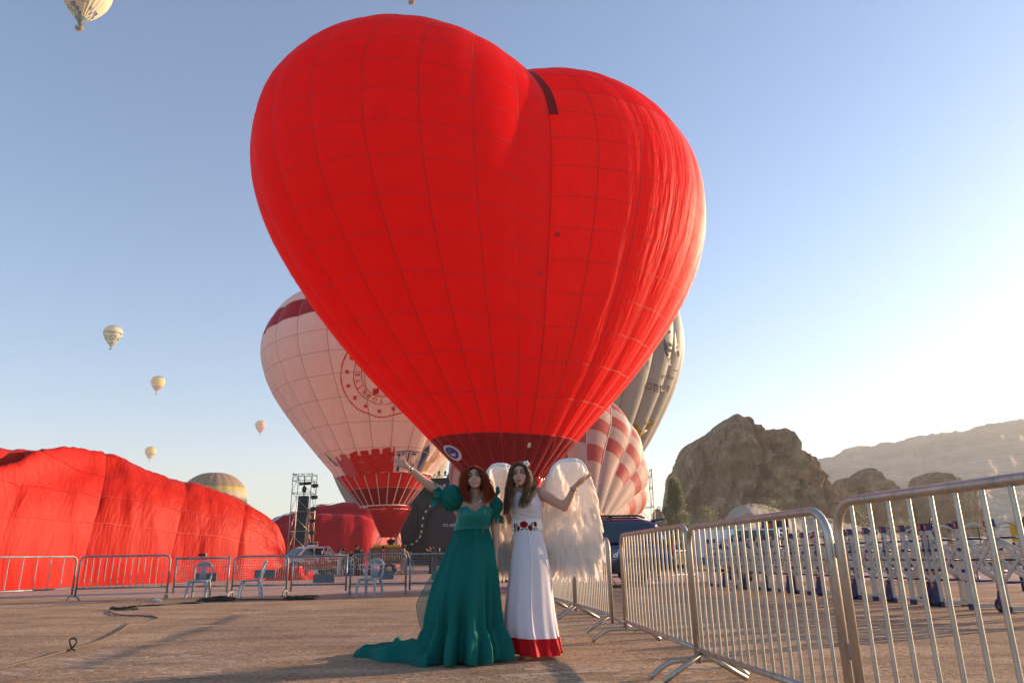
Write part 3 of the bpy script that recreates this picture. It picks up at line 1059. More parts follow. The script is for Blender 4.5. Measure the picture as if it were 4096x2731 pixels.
# --- balloons in the sky and far away
def sky_balloon(label, px, py, Y, Rr, colfn, gores=24, rings=22, text=None, group=None, base=None, gear=True, skirt=None, tmat=None, tilt=0, rib=.03):
    """px, py: where its basket hangs in the photograph"""
    b0 = at(px, py, Y)
    if base is not None:
        b0.z = base
    root = thing('hot_air_balloon', label, 'hot air balloon', b0, 0, group)
    k = Rr
    prof = [(.13 * k, .42 * k), (.36 * k, .72 * k), (.60 * k, 1.05 * k), (.80 * k, 1.38 * k), (.94 * k, 1.70 * k), (1.0 * k, 2.02 * k), (.96 * k, 2.32 * k), (.80 * k, 2.60 * k), (.5 * k, 2.82 * k), (.22 * k, 2.90 * k), (.02 * k, 2.91 * k)]
    B = Balloon(Matrix.Translation(b0) @ Matrix.Rotation(R(tilt), 4, 'Y'), prof, gores)
    mats, mb = [], MB()
    for j in range(rings):
        for i in range(gores):
            m = colfn(i, j)
            if m not in mats: mats.append(m)
            vs = []
            for v in (j / rings, (j + 1) / rings):
                v = min(v, .9995)
                for s in range(4):
                    vs.append(B.pt((i + s / 3) / gores, v, (rib * k if 0 < s < 3 else 0) * min(1, B.rz(v).x / (k * .6))) - b0)
            mb.add(vs, [(s, s + 1, s + 5, s + 4) for s in range(3)], mats.index(m))
    mb.build('envelope', mats, root)
    if skirt:
        MB().grid(lambda u, v: Vector((lerp(.13 * k, .07 * k, v) * math.cos(2 * PI * u), lerp(.13 * k, .07 * k, v) * math.sin(2 * PI * u), lerp(.42 * k, .24 * k, v))), 20, 2, wrap=True, flip=True).build('scoop', skirt, root)
    if text:
        t = MB()
        for tx, dang, zf, size in text:
            va = math.atan2(-b0.y, -b0.x)
            vs, fs = text_mesh(tx, size * k, 0, 'CENTER', .02)
            r, _ = B.radius_at(zf * k)
            if _ is None:
                continue
            r = r
            t.add([B.cyl(va + dang + q[0] / r, zf * k + q[1], .035 * k) - b0 for q in vs], fs)
        t.build('lettering', tmat or M_GREYPRINT, root)
    if gear:
        bb = MB()
        bb.box((0, 0, .06 * k), (.28 * k, .17 * k, .12 * k))
        for s_ in range(6):
            bb.ball((-.1 * k + s_ * .04 * k, .02 * k * (s_ % 2), .14 * k), (.015 * k, .015 * k, .035 * k), 6, 4)
        bb.build('basket', M_BASKET, root)
        bb = MB()
        for q in range(8):
            a = 2 * PI * q / 8
            bb.tube([(.12 * k * math.cos(a), .12 * k * math.sin(a), .43 * k), (.1 * k * math.cos(a), .07 * k * math.sin(a), .1 * k)], .004 * k, 4)
        bb.build('flying_wires', M_BLACK, root)
    return root
SKYG = 'hot air balloons in the sky'
mk = lambda n, c, t=.35: cloth(n, c, t, gloss=.04)
S_CREAM, S_NAVY, S_SLATE, S_TEAL = mk('sky_cream', (.62, .52, .38)), mk('sky_navy', (.05, .05, .16)), mk('sky_slate', (.16, .22, .28)), mk('sky_teal', (.11, .18, .15))
S_YEL, S_PURP, S_ROSE, S_TAN, S_RED = mk('sky_yellow', (.70, .50, .16)), mk('sky_purple', (.16, .11, .2)), mk('sky_rose', (.6, .25, .22)), mk('sky_tan', (.46, .30, .2)), mk('sky_red', (.62, .03, .03))
def col_checks(i, j):
    k = (i * 3 + 40 * 0) % 24
    if j == 0: return S_SLATE
    if j in (1, 2, 3): 
        return [S_CREAM, S_SLATE, S_CREAM, S_SLATE, S_NAVY, S_CREAM, S_CREAM, S_CREAM][(i + j) % 8]
    if 9 <= j <= 13:
        d = (i % 12) - 3
        return S_NAVY if d % 3 == 0 and j == 9 else (S_SLATE if (i + j) % 2 == 0 and d > 0 else S_CREAM)
    return S_CREAM
sky_balloon('cream balloon with navy check blocks and dark mouth high at top left', 316, 118, 236, 9.3, col_checks, text=[('balloon.com', -.25, 1.02, .12)], skirt=M_BLACK, group=SKYG)
def col_green(i, j):
    if 11 <= j <= 15: return S_CREAM
    if j in (10, 16): return S_TEAL
    h = (i * 7 + j * 13 + (i * j) % 5) % 5
    return S_TEAL if h < 3 else S_CREAM
sky_balloon('dark green and cream mosaic balloon with broad cream waist band', 442, 1398, 735, 9.2, col_green, skirt=S_TEAL, group=SKYG)
def col_cela(i, j):
    if j >= 15: return S_PURP
    if j in (3, 5): return S_ROSE
    if j in (2, 4): return S_TEAL
    return S_YEL
sky_balloon('yellow balloon with purple cap and two lines of dark lettering', 625, 1577, 1000, 9.2, col_cela, text=[('cela', -.55, 2.0, .34), ('tour', -.55, 1.6, .34)], tmat=S_PURP, group=SKYG)
sky_balloon('small pale yellow balloon with two thin dark bands low above the deflated one', 597, 1845, 1290, 9.2, lambda i, j: S_SLATE if j in (6, 16) else S_YEL, group=SKYG)
sky_balloon('small rose pink balloon with white stripes nearest the pale pink balloon', 1039, 1740, 1270, 9.2, lambda i, j: S_CREAM if j in (8, 14) or (i % 12 in (9, 11) and 6 < j < 18) else S_ROSE, group=SKYG)
sky_balloon('red balloon cut off by the top edge with only its basket showing', 1646, 14, 250, 9.0, lambda i, j: S_RED, skirt=S_RED, group=SKYG, tilt=-3)
sky_balloon('brown and cream balloon with red lettering rising behind the deflated one', 832, 2200, 200, 8.75, lambda i, j: S_TAN if j >= 14 else (S_YEL if j == 13 else S_CREAM), gores=20, text=[('UNIVERSAL', .42, 1.45, .38)], base=-0.5, tmat=mk('sky_redprint', (.5, .08, .05)), gear=False, rib=.014)
sky_balloon('orange striped balloon top just showing behind the scaffold tower', 1100, 2200, 560, 8.4, lambda i, j: S_ROSE if i % 2 else S_TAN, base=1.0, gear=False)
sky_balloon('grey green balloon whose flank shows below the castle print', 1545, 2235, 110, 9.0, lambda i, j: S_SLATE if (j == 6 and i % 6 == 0) else M_GREY, base=-1.0, gear=False, gores=20)
# ------------------------------------------------------------------ deflated balloons on the ground
M_DEFL = cloth('red_slack_fabric', (0.52, 0.016, 0.010), 0.22, var=0.07, vscale=0.8, gloss=0.05, rough=0.5, wr=0.35, wscale=(1.6, 0.16, 1), wfreq=14, coord='UV', wdist=0.14, fine=0.05)
K_ = 4096 / 2352
TOPX = [-420, -150, 0, 121, 242, 363, 448, 503, 569, 654, 709, 787, 866, 942, 1005, 1060, 1096, 1117, 1130, 1136]
TOPY = [1796, 1798, 1806, 1809, 1826, 1840, 1847, 1865, 1888, 1909, 1921, 1941, 1962, 1985, 2022, 2065, 2107, 2156, 2215, 2262]
DO = at(560, 2300, 35)
DO.z = 0
defl = thing('deflated_balloon', 'big bright red half deflated balloon lying behind the left barriers', 'deflated balloon', DO)
def mound_fn(u, v, bl):
    # u along the spine from left to right (0..1), v over the section from front foot to back foot
    px = interp(u * 6, [0, 1, 2, 3, 4, 5, 5.5, 5.8, 6], [-420, -150, 120, 430, 745, 980, 1085, 1126, 1135.5])
    px += 30 * math.sin(PI * u) * math.sin(PI * min(1, v * 2)) - 20 * math.sin(PI * u)
    px = min(px, 1135.5)
    Y = lerp(27.0, 43.5, (px + 420) / 1556)
    top = at(px, interp(px, TOPX, TOPY), Y)
    h = top.z
    foot = interp(px, [-420, 0, 600, 1000, 1136], [4.6, 4.4, 3.4, 2.2, 0.25])
    a = PI * v
    c = math.cos(a)
    # lean: the section bulges more near its foot
    yy = Y - foot * math.copysign(abs(c) ** 0.85, c)
    zz = h * max(0.0, math.sin(a)) ** 0.62
    P_ = Vector((top.x, yy, zz))
    P_.x += (yy - Y) * (top.x / Y) * 0.9
    # creases between the lobes, and one deep fold from the crest to the left foot
    fall = min(1, zz / 0.6) * min(1, (1 - u) / 0.03 + 0.02)
    d = bl * fall * (1.0 if v < .35 else max(.12, 1 - (v - .35) / .12))
    fx = px + 60 * (v - .5) * 2
    line = interp(v, [0, .12, .25, .38, .5], [-420, -260, 30, 250, 335])
    dd = (px - line) / 75
    d -= 2.0 * math.exp(-dd * dd) * max(0, min(1, (.46 - v) / .12)) * min(1, v / .08) * fall
    d += 0.7 * math.exp(-((px - line - 150) / 110) ** 2) * max(0, min(1, (.46 - v) / .12)) * fall
    d += fall * (.25 + .75 * min(1, abs(v - .5) * 6)) * (0.22 * fbm(px * .006, v * 3, 1.3, 3) + 0.07 * fbm(px * .025 + v * 3, v * 5, 4, 3))
    d += fall * 0.05 * nz(px * 0.05 + v * 9, v * 4.0) * (1.2 - abs(v - .2))
    nrm = Vector((0.1, -c, max(0.05, math.sin(a)))).normalized()
    if u > .9:
        nrm = (nrm + Vector((2.0 * (u - .9) / .1, 0, 0))).normalized()
    P_ += nrm * d
    P_.z = max(P_.z, 0.0)
    return P_
fabric_panels(defl, DO, mound_fn, 6, [0, .09, .17, .26, .36, .5, .75, 1.0], lambda i, j, u: M_DEFL, sub=20, rsub=7, bulge=0.28, limit=60, name='fabric_panel', uvs=1.0)
t = MB()
for v in (.09, .17, .26, .36, .5):
    pts, nr = [], []
    for i in range(161):
        u = i / 160 * .995
        bl = .28 * (math.sin(PI * ((u * 6) % 1)) ** .8)
        pts.append(mound_fn(u, v, bl) - DO)
        nr.append(Vector((0, -math.cos(PI * v), math.sin(PI * v))).normalized())
    ribbon(t, pts, nr, .05, .02)
tag(t.build('seam_tape', pbr('red_tape', (0.5, 0.03, 0.02), .7, bstr=0), defl), kind='stuff')

# flag balloon lying behind the pick-up
M_FLAG = cloth('flag_red_fabric', (0.55, 0.02, 0.03), 0.25, var=0.1, gloss=0.06, wr=0.3, wscale=(1, .3, 1), wfreq=8, coord='UV', wdist=.15)
M_FLAGW = cloth('flag_white_fabric', (0.62, 0.58, 0.66), 0.25, gloss=0.05)
FO = at(1350, 2262, 90)
FO.z = 0
flag = thing('deflated_balloon', 'crimson deflated balloon with white star print lying behind the pick-up', 'deflated balloon', FO)
FX = [1060, 1090, 1130, 1200, 1290, 1370, 1450, 1520, 1560, 1585, 1600]
FY = [2110, 2078, 2062, 2045, 2026, 2014, 2010, 2040, 2095, 2160, 2255]
def flag_fn(u, v, bl):
    px = lerp(1060, 1600, u)
    Y = lerp(88, 94, u)
    top = at(px, interp(px, FX, FY), Y)
    foot = 7.5 * (1 - max(0, (u - .75) / .25) ** 2 * .8)
    a = PI * v
    c = math.cos(a)
    yy = Y - foot * math.copysign(abs(c) ** .8, c)
    zz = top.z * max(0, math.sin(a)) ** .55
    P_ = Vector((top.x + (yy - Y) * top.x / Y, yy, zz))
    fall = min(1, zz / .8)
    shelf = 1.2 * math.exp(-((v - .30 - .04 * math.sin(u * 5)) / .055) ** 2)
    d = fall * (bl + .3 * fbm(u * 4, v * 4, 7, 3) - shelf)
    P_ += Vector((0, -c, math.sin(a))).normalized() * d
    P_.z = max(P_.z, 0)
    return P_
fabric_panels(flag, FO, flag_fn, 6, [0, .12, .24, .36, .5, .75, 1.0], lambda i, j, u: M_FLAG, sub=10, rsub=6, bulge=.1, limit=40)
e = MB()
for us, vs_ in (((.02, .06), (.37, .40)), ):
    pass
def flag_patch(quad):
    e.grid(lambda a, b: flag_fn(*((Vector(quad[0]).lerp(Vector(quad[1]), a)).lerp(Vector(quad[3]).lerp(Vector(quad[2]), a), b)), .0) + Vector((0, -.22, .2)) - FO, 8, 4)
flag_patch([(.03, .37), (.2, .43), (.2, .455), (.03, .40)])
flag_patch([(.33, .46), (.44, .50), (.42, .52), (.34, .485)])
flag_patch([(.36, .47), (.52, .505), (.44, .52), (.38, .50)])
e.build('white_print', M_FLAGW, flag)
pu = MB()
pu.grid(lambda u, v: at(1560 + 28 * u - 8 * v + 22 * math.sin(v * 2.2), 2288 - 175 * v, 83.0) - FO + Vector((0, -.9 * math.sin(PI * u), 0)), 8, 14)
pu.build('sunlit_flap', cloth('sunlit_flag_fabric', (.75, .22, .16), .5, gloss=.05), flag)  # sunlit right end of the flag balloon, sunlight painted in as a paler red

# heap of red fabric by the pick-up's front wheel
HO = gnd(1165, 2318)
heap = MB()
heap.grid(lambda u, v: Vector((1.35 * math.cos(2 * PI * u) * (1 - v * .98) * (1 + .25 * fbm(math.cos(2 * PI * u) * 2, math.sin(2 * PI * u) * 2, v, 3)), .8 * math.sin(2 * PI * u) * (1 - v * .98), .55 * (1 - (1 - v) ** 2) * (1 + .7 * fbm(u * 9, v * 6, 3, 3)) * (1 if v > 0 else 0))), 60, 14, wrap=True)
o = heap.build('fabric_heap', cloth('heap_red', (.7, .03, .02), .2, gloss=.08, wr=.6, wscale=(1, 1, 1), wfreq=8, wdist=.08), None, HO)
tag(o, 'crumpled heap of red balloon fabric on the paving by the pick-up front wheel', 'fabric')
# ------------------------------------------------------------------ crowd barriers
def steel_mat(name, col, rough, dirt=.35, metal=.9):
    m, nt = new_mat(name)
    p = N(nt, 'ShaderNodeBsdfPrincipled')
    vec = coords(nt, 'Object', (1, 1, .35))
    f = noise_tex(nt, vec, 14, 6, .7)
    nt.links.new(ramp(nt, f, [(.3, [c * (1 - dirt) for c in col]), (.55, col), (.75, [min(1, c * 1.15) for c in col])]), p.inputs['Base Color'])
    nt.links.new(ramp(nt, f, [(.3, (rough + .25,) * 3), (.7, (rough,) * 3)]), p.inputs['Roughness'])
    p.inputs['Metallic'].default_value = metal
    nt.links.new(bump(nt, noise_tex(nt, vec, 45, 3), .12, .004), p.inputs['Normal'])
    o = N(nt, 'ShaderNodeOutputMaterial')
    nt.links.new(p.outputs[0], o.inputs[0])
    return m
M_GALV = steel_mat('galvanised_steel', (.52, .45, .38), .38)
M_GALVD = steel_mat('dull_galvanised_steel', (.30, .31, .33), .5)
M_PLATE = pbr('grey_rubber_plate', (.16, .17, .19), .7, bscale=30)
def rot_axis(p0, p1):
    d = (p1 - p0)
    return math.atan2(d.y, d.x), d.length
def bar_barrier(p0, p1, label, h=1.10, nbars=20, mat=None, rail_z=.2, feet=('cross', 'cross'), r=.021, br=.009, mesh_=False, group=None, square=False, plate=False, zoff=0.0, cross=True):
    """steel crowd barrier from ground point p0 to p1 (local x runs along it)"""
    mat = mat or M_GALV
    ang, L = rot_axis(p0, p1)
    root = thing('crowd_barrier', label, 'barrier', p0, ang, group)
    rc = .14
    if square:
        MB().tube([(0, 0, .1), (0, 0, h + .03)], r, 8).build('post', mat, root)
        MB().tube([(L, 0, .1), (L, 0, h + .03)], r, 8).build('post', mat, root)
        MB().tube([(0, 0, h - .02), (L, 0, h - .02)], r, 8).build('top_rail', mat, root)
    else:
        arc0 = [(rc - rc * math.cos(a), 0, h - rc + rc * math.sin(a)) for a in np.linspace(0, PI / 2, 7)]
        MB().tube([(0, 0, min(.11, rail_z - .08))] + arc0 + [(L - q[0], 0, q[2]) for q in arc0[::-1]] + [(L, 0, min(.11, rail_z - .08))], r, 10).build('frame', mat, root)
    MB().tube([(0.0, 0, rail_z), (L, 0, rail_z)], r * .95, 10).build('bottom_rail', mat, root)
    if mesh_:
        w = MB()
        nx, nzv = int(L / .062), 12
        for i in range(1, nx):
            x = L * i / nx
            w.tube([(x, .006, rail_z), (x, .006, h - .02)], .0035, 4, cap=False)
        for k in range(1, nzv):
            z = lerp(rail_z, h - .02, k / nzv) + (.03 if k > 8 else 0)
            w.tube([(0, -.006, z), (L, -.006, z)], .0035, 4, cap=False)
        tag(w.build('wire_mesh', mat, root), kind='stuff')
        for x in (.04, L - .04):
            sx = 1 if x < L / 2 else -1
            MB().tube([(x - sx * .04, 0, h - .18), (x + sx * .05, 0, h - .19), (x + sx * .05, 0, h - .42), (x - sx * .04, 0, h - .43)], .009, 6).build('hinge_loop', mat, root)
    else:
        bar = MB().tube([(0, 0, rail_z), (0, 0, h - .005)], br, 8, cap=False).mesh()
        for i in range(1, nbars + 1):
            link('bar', bar, None if bar.materials else mat, root, (L * i / (nbars + 1), 0, 0))
    if plate:
        MB().box((L * .58, .03, .50 + zoff), (.56, .04, .22)).build('weight_plate', M_PLATE, root, smooth=False)
    for x, kind in zip((0.0, L), feet):
        if kind == 'cross':
            xx = x + (.09 if x < L / 2 else -.09)
            f = MB()
            f.tube([(xx, 0, rail_z - .01), (xx + .02, -.30, .015)], r * .9, 8)
            f.tube([(xx, 0, rail_z - .01), (xx + .02, .30, .015)], r * .9, 8)
            f.tube([(xx + .01, -.17, .095), (xx + .02, .0, .085), (xx + .01, .17, .095)], .004, 5)
            f.build('foot', mat, root)
        elif kind == 'arch':
            xx = x
            arc = spline([(xx, -.36, .012), (xx, -.27, .08), (xx, -.18, .12), (xx, 0, .125), (xx, .18, .12), (xx, .27, .08), (xx, .36, .012)], 18)
            MB().tube(arc, r, 8).build('foot', mat, root)
        elif kind == 'stub':
            MB().tube(spline([(x, -.32, .012), (x, -.22, .09), (x, 0, .12), (x, .10, .09), (x, .14, .012)], 12), r, 8).build('foot', mat, root)
    return root
RG = 'shiny steel barriers in the right hand row'
V2 = lambda x, y: Vector((x, y, 0))
# the near row running away from the camera on the right
bar_barrier(V2(1.51, 3.45), V2(1.885, 1.2), 'nearest steel barrier cut off by the right edge of the picture', 1.075, 17, r=.0215, br=.0095, feet=('none', 'none'), group=RG)
bar_barrier(V2(1.30, 5.55), V2(1.505, 3.55), 'steel barrier second from the right edge, with crossed legs at its far end', 1.05, 17, r=.0215, br=.0095, feet=('cross', 'none'), group=RG)
n3 = bar_barrier(V2(1.14, 8.0), V2(1.31, 5.62), 'steel barrier with arched feet just right of the gap', 1.07, 18, r=.0205, br=.009, feet=('arch', 'arch'), group=RG)
bar_barrier(V2(.86, 10.95), V2(1.11, 8.85), 'steel barrier behind the white wing ending at the gap', 1.06, 20, r=.020, br=.009, feet=('cross', 'cross'), group=RG)
bar_barrier(V2(.58, 13.2), V2(.85, 11.05), 'steel barrier seen behind the skirt of the white dress', 1.06, 20, r=.020, br=.009, feet=('cross', 'cross'), group=RG)
bar_barrier(V2(.10, 15.5), V2(.56, 13.3), 'farthest steel barrier of the right row, mostly behind the white dress', 1.06, 20, r=.020, br=.009, feet=('cross', 'cross'), group=RG)
def hook(p, a=0):
    t = MB().tube([p + Vector((.02 * math.cos(q) * math.cos(a) , .02 * math.cos(q) * math.sin(a), .03 * math.sin(q))) for q in np.linspace(0, 2 * PI, 13)[:-1]], .006, 6, closed=True)
    return t
for z, nm in ((.86, 'upper'), (.42, 'lower')):
    o = hook(Vector((1.508, 3.50, z)), 1.2).build('hook_ring', M_GALVD, None)
    tag(o, nm + ' steel ring hooking the two nearest barriers together', 'ring')
# the left row
LG = 'barriers along the left side'
LB = [(gnd(-330, 2440), gnd(283, 2402), 'left barrier with thin bars running out of the left edge', 9),
      (gnd(297, 2404), gnd(664, 2393), 'left barrier with thin bars in front of the red mound, second from the left edge', 13)]
for p0, p1, lab, nb in LB:
    bar_barrier(p0, p1, lab, 1.08, nb, mat=M_GALVD, r=.024, br=.011, rail_z=.3, feet=('none', 'stub'), group=LG)
MP = [(690, 2388, 905, 2384, True, 'square mesh barrier behind the leftmost plastic chair', .0),
      (925, 2384, 1143, 2380, False, 'mesh barrier behind the middle plastic chair', .06),
      (1162, 2381, 1382, 2377, True, 'square mesh barrier in front of the white pick-up', -.08),
      (1398, 2379, 1622, 2374, False, 'mesh barrier behind the right plastic chair', -.02),
      (1638, 2374, 1860, 2371, True, 'mesh barrier disappearing behind the green dress', -.05)]
for x0, y0, x1, y1, sq, lab, zo in MP:
    bar_barrier(gnd(x0, y0), gnd(x1, y1), lab, 1.02, mat=M_GALVD, r=.026, rail_z=.27, mesh_=True, feet=('stub', 'stub') if not sq else ('none', 'none'), group=LG, square=sq, plate=True, zoff=zo)
# low rails behind the gap, near the car
def low_rail(x0, y0, x1, y1, lab):
    p0, p1 = gnd(x0, y0), gnd(x1, y1)
    ang, L = rot_axis(p0, p1)
    root = thing('low_rail_fence', lab, 'fence', p0, ang)
    MB().tube([(0, 0, .22), (L, 0, .22)], .024, 8).build('bottom_rail', M_GALVD, root)
    MB().tube([(0, 0, 1.0), (L, 0, 1.0)], .024, 8).build('top_rail', M_GALVD, root)
    bar = MB().tube([(0, 0, .22), (0, 0, 1.0)], .008, 6, cap=False).mesh()
    for i in range(5):
        link('bar', bar, None if bar.materials else M_GALVD, root, (L * (i + .4) / 5, 0, 0))
    for i in (0, 1):
        MB().tube([(L * i, -.25, .01), (L * i, 0, .24), (L * i, .25, .01)], .02, 6).build('foot', M_GALVD, root)
low_rail(2445, 2335, 2790, 2322, 'two thin grey rails in front of the blue car')
# small floodlights on the mesh barriers
for x, y0, lab in ((792, 2238, 'small black floodlight on the mesh barrier above the leftmost chair'), (1262, 2236, 'small black floodlight on the mesh barrier in front of the pick-up'), (1738, 2232, 'small grey floodlight on the mesh barrier beside the green dress')):
    g0 = gnd(x, 2381)
    root = thing('floodlight', lab, 'floodlight', (g0.x, g0.y, 1.04), 0, 'floodlights on the mesh barriers')
    for k in range(2):
        MB().box((-.05 + k * .10, 0, .05), (.085, .07, .08)).build('lamp_head', M_BLACK, root, smooth=False)
    MB().box((.115, 0, .05), (.012, .08, .09)).build('bracket', M_STEEL, root, smooth=False)

# ------------------------------------------------------------------ accordion barriers on wheels
M_BEIGE = pbr('beige_coated_metal', (.50, .43, .37), .45, .0, var=.05, bstr=.03)
M_NAVY = pbr('navy_plastic', (.018, .026, .10), .45, var=.15, bstr=.05)
M_ORANGE = pbr('orange_reflector', (.75, .16, .04), .4, bstr=0)
M_RUBBER = pbr('black_rubber', (.02, .02, .02), .8, bstr=.1)
M_REDDOT = pbr('red_badge', (.4, .03, .02), .5, bstr=0)
HB = 1.20
DEP = .52
_post = MB().box((0, 0, HB / 2), (.075, .05, HB)).mesh(False)
_cap = MB().box((0, 0, HB + .03), (.105, .075, .11), taper=.86).mesh(False)
_shoe = MB().box((0, 0, .035), (.09, .065, .09)).mesh(False)
_refl = MB().box((0, 0, 0), (.035, .012, .07)).mesh(False)
_rod = MB().tube([(0, -.03, 0), (0, DEP + .03, 0)], .016, 8).mesh()
_boss = MB().tube([(0, -.055, 0), (0, .10, 0)], .024, 8).mesh()
_basebar = MB().box((0, DEP / 2, .05), (.06, DEP - .05, .06)).mesh(False)
_wheel = MB().lathe([(.03, -.022), (.085, -.022), (.095, -.012), (.095, .012), (.085, .022), (.03, .022)], 16, Matrix.Rotation(PI / 2, 4, 'X')).mesh()
_hub = MB().lathe([(.005, -.026), (.04, -.026), (.04, .026), (.005, .026)], 12, Matrix.Rotation(PI / 2, 4, 'X')).mesh()
_fin = MB().prism([(-.07, .10), (.038, .06), (.038, .38), (.012, .38)], .055).mesh(False)
_dot = MB().lathe([(.001, 0), (.024, 0), (.024, .006), (.001, .006)], 12, Matrix.Rotation(PI / 2, 4, 'X')).mesh(False)
_arc = MB().tube(spline([(0, .03, HB - .06), (0, .12, HB - .0), (0, DEP / 2, HB + .035), (0, DEP - .12, HB - .0), (0, DEP - .03, HB - .06)], 14), .034, 8, flat=.6).mesh()
vs, fs = text_mesh('J\nA\nN\nD\nA\nR\nM\nA', .052, 0, 'CENTER', .006)
_let = bpy.data.meshes.new('letters')
_let.from_pydata([(q[0], 0, q[1] * .62) for q in vs], [], fs)
for me_, m_ in ((_post, M_BEIGE), (_cap, M_NAVY), (_shoe, M_NAVY), (_refl, M_ORANGE), (_rod, M_NAVY), (_boss, M_NAVY), (_basebar, M_BEIGE), (_wheel, M_RUBBER), (_hub, M_GALVD), (_fin, M_NAVY), (_dot, M_REDDOT), (_arc, M_BEIGE), (_let, M_NAVY)):
    me_.materials.append(m_)
ACG = 'expanding beige barriers on wheels'
def accordion(pa, pb, frames, label, ends=(True, True)):
    """frames stand across the run; local x along the run, local y towards the back row of posts"""
    ang, L = rot_axis(pa, pb)
    root = thing('expanding_barrier', label, 'barrier', pa, ang, ACG)
    for i in range(frames):
        x = L * i / (frames - 1)
        jan = i % 2 == 0
        for y in (0, DEP):
            link('post', _post, None, root, (x, y, 0))
            c = link('cap', _cap, None, root, (x, y, 0))
            link('reflector', _refl, None, root, (x, y - .038, HB + .03))
            link('shoe', _shoe, None, root, (x, y, 0))
        link('arch', _arc, None, root, (x, 0, 0))
        link('base_bar', _basebar, None, root, (x, 0, 0))
        if jan:
            link('lettering', _let, None, root, (x, -.029, 1.0))
            for z in (1.08, .50):
                link('badge', _dot, None, root, (x, -.026, z))
            if i in (0, frames - 1, frames // 2):
                w = link('wheel', _wheel, None, root, (x - .06, -.05, .095))
                link('hub', _hub, None, w, (0, 0, 0))
                f = link('wheel_fin', _fin, None, root, (x, -.10, 0))
                link('reflector', _refl, None, f, (.02, -.008, .33))
        for k in range(5):
            link('rod', _boss if k % 2 else _rod, None, root, (x, 0, .40 + k * .155))
        if i < frames - 1:
            x2 = L * (i + 1) / (frames - 1)
            for y in (.035, DEP - .035):
                for z0, z1 in ((1.02, .40), (.40, 1.02), (.71, .40), (1.02, .71)):
                    MBb = MB()
                    MBb.box(((x + x2) / 2, y + (.012 if z0 > z1 else -.012), (z0 + z1) / 2), (math.hypot(x2 - x, z1 - z0), .022, .042), Matrix.Rotation(-math.atan2(z1 - z0, x2 - x), 3, 'Y'))
                    MBb.build('lattice_bar', M_BEIGE, root, smooth=False)
A0, A1 = Vector((5.55, 21.4, 0)), Vector((6.98, 10.5, 0))
AD = (A1 - A0)
def apt(t):
    return A0 + AD * t
accordion(apt(0.0), apt(.20), 5, 'expanding barrier farthest down the row, beside the green trailer')
accordion(apt(.22), apt(.42), 5, 'expanding barrier behind the arched feet barrier, second in the row from the trailer')
accordion(apt(.44), apt(.63), 5, 'expanding barrier in the middle of the row behind the two nearest steel barriers')
accordion(apt(.65), apt(.84), 5, 'expanding barrier with a black strap tied on its top, second from the right edge')
accordion(apt(.853), apt(1.10), 5, 'expanding barrier at the right edge of the picture')
st = MB()
p = apt(.853) + Vector((-.02, .02, HB))
st.tube(spline([p + Vector((0, 0, .02)), p + Vector((.12, .05, .06)), p + Vector((.2, .1, -.15)), p + Vector((.28, .12, -.55)), p + Vector((.4, .1, -.62))], 16), .03, 6, flat=.25)
st.tube([p + Vector((.05, 0, .03)), p + Vector((.12, 0, .17))], .012, 5)
st.tube([p + Vector((.06, 0, .03)), p + Vector((.17, .02, .10))], .012, 5)
tag(st.build('strap', M_BLACK, None), 'black strap knotted round the top of a beige expanding barrier', 'strap')

# ------------------------------------------------------------------ plastic chairs
M_CHAIR = pbr('grey_plastic', (.30, .31, .33), .5, var=.04, bstr=.03, spec=.4)
def chair(p, rz, label):
    root = thing('plastic_chair', label, 'chair', p, rz, 'grey plastic garden chairs')
    s = MB()
    s.grid(lambda u, v: Vector((lerp(-.22, .22, u) * (1 - .08 * v), lerp(-.22, .2, v), .44 - .018 * math.sin(PI * v) - .05 * max(0, .12 - v) / .12 * 1 )), 8, 8)
    s.grid(lambda u, v: Vector((lerp(-.22, .22, u) * (1 - .08 * v), lerp(-.22, .2, v), .425 - .018 * math.sin(PI * v) - .05 * max(0, .12 - v) / .12)), 8, 8, flip=True)
    s.tube([(-.22, -.2, .415), (-.205, .2, .43), (.205, .2, .43), (.22, -.2, .415)], .02, 6, closed=True)
    s.build('seat', M_CHAIR, root)
    for sx in (-1, 1):
        MB().tube([(sx * .20, -.19, .43), (sx * .235, -.23, .22), (sx * .25, -.26, .0)], [.034, .030, .026], 6, flat=1.2).build('leg', M_CHAIR, root, smooth=False)
        MB().tube([(sx * .19, .19, .43), (sx * .215, .24, .22), (sx * .23, .28, .0)], [.034, .030, .026], 6, flat=1.2).build('leg', M_CHAIR, root, smooth=False)
    fr = MB()
    fr.tube(spline([(-.20, .20, .43), (-.225, .245, .58), (-.215, .29, .74), (-.13, .325, .86), (0, .335, .885), (.13, .325, .86), (.215, .29, .74), (.225, .245, .58), (.20, .20, .43)], 30), .026, 6, flat=1.0)
    fr.grid(lambda u, v: Vector((lerp(-.15, .15, u), .325 - .012 * v, lerp(.80, .875, v) - .05 * abs(u * 2 - 1) ** 2)), 8, 2)
    fr.build('back_frame', M_CHAIR, root)
    slat = MB()
    for k in range(5):
        x = (k - 2)
        MB().tube([(x * .036, .205, .44), (x * .034, .25, .62), (x * .05, .318, .83)], .011, 5, flat=1.4).build('slat', M_CHAIR, root)
    return root
chair(gnd(792, 2389), R(8), 'grey plastic chair facing the camera at the left, by the coiled cable')
chair(gnd(1000, 2389), R(-78), 'grey plastic chair turned sideways to the left')
chair(gnd(1478, 2385), R(-14), 'grey plastic chair nearest the green dress, facing the camera')
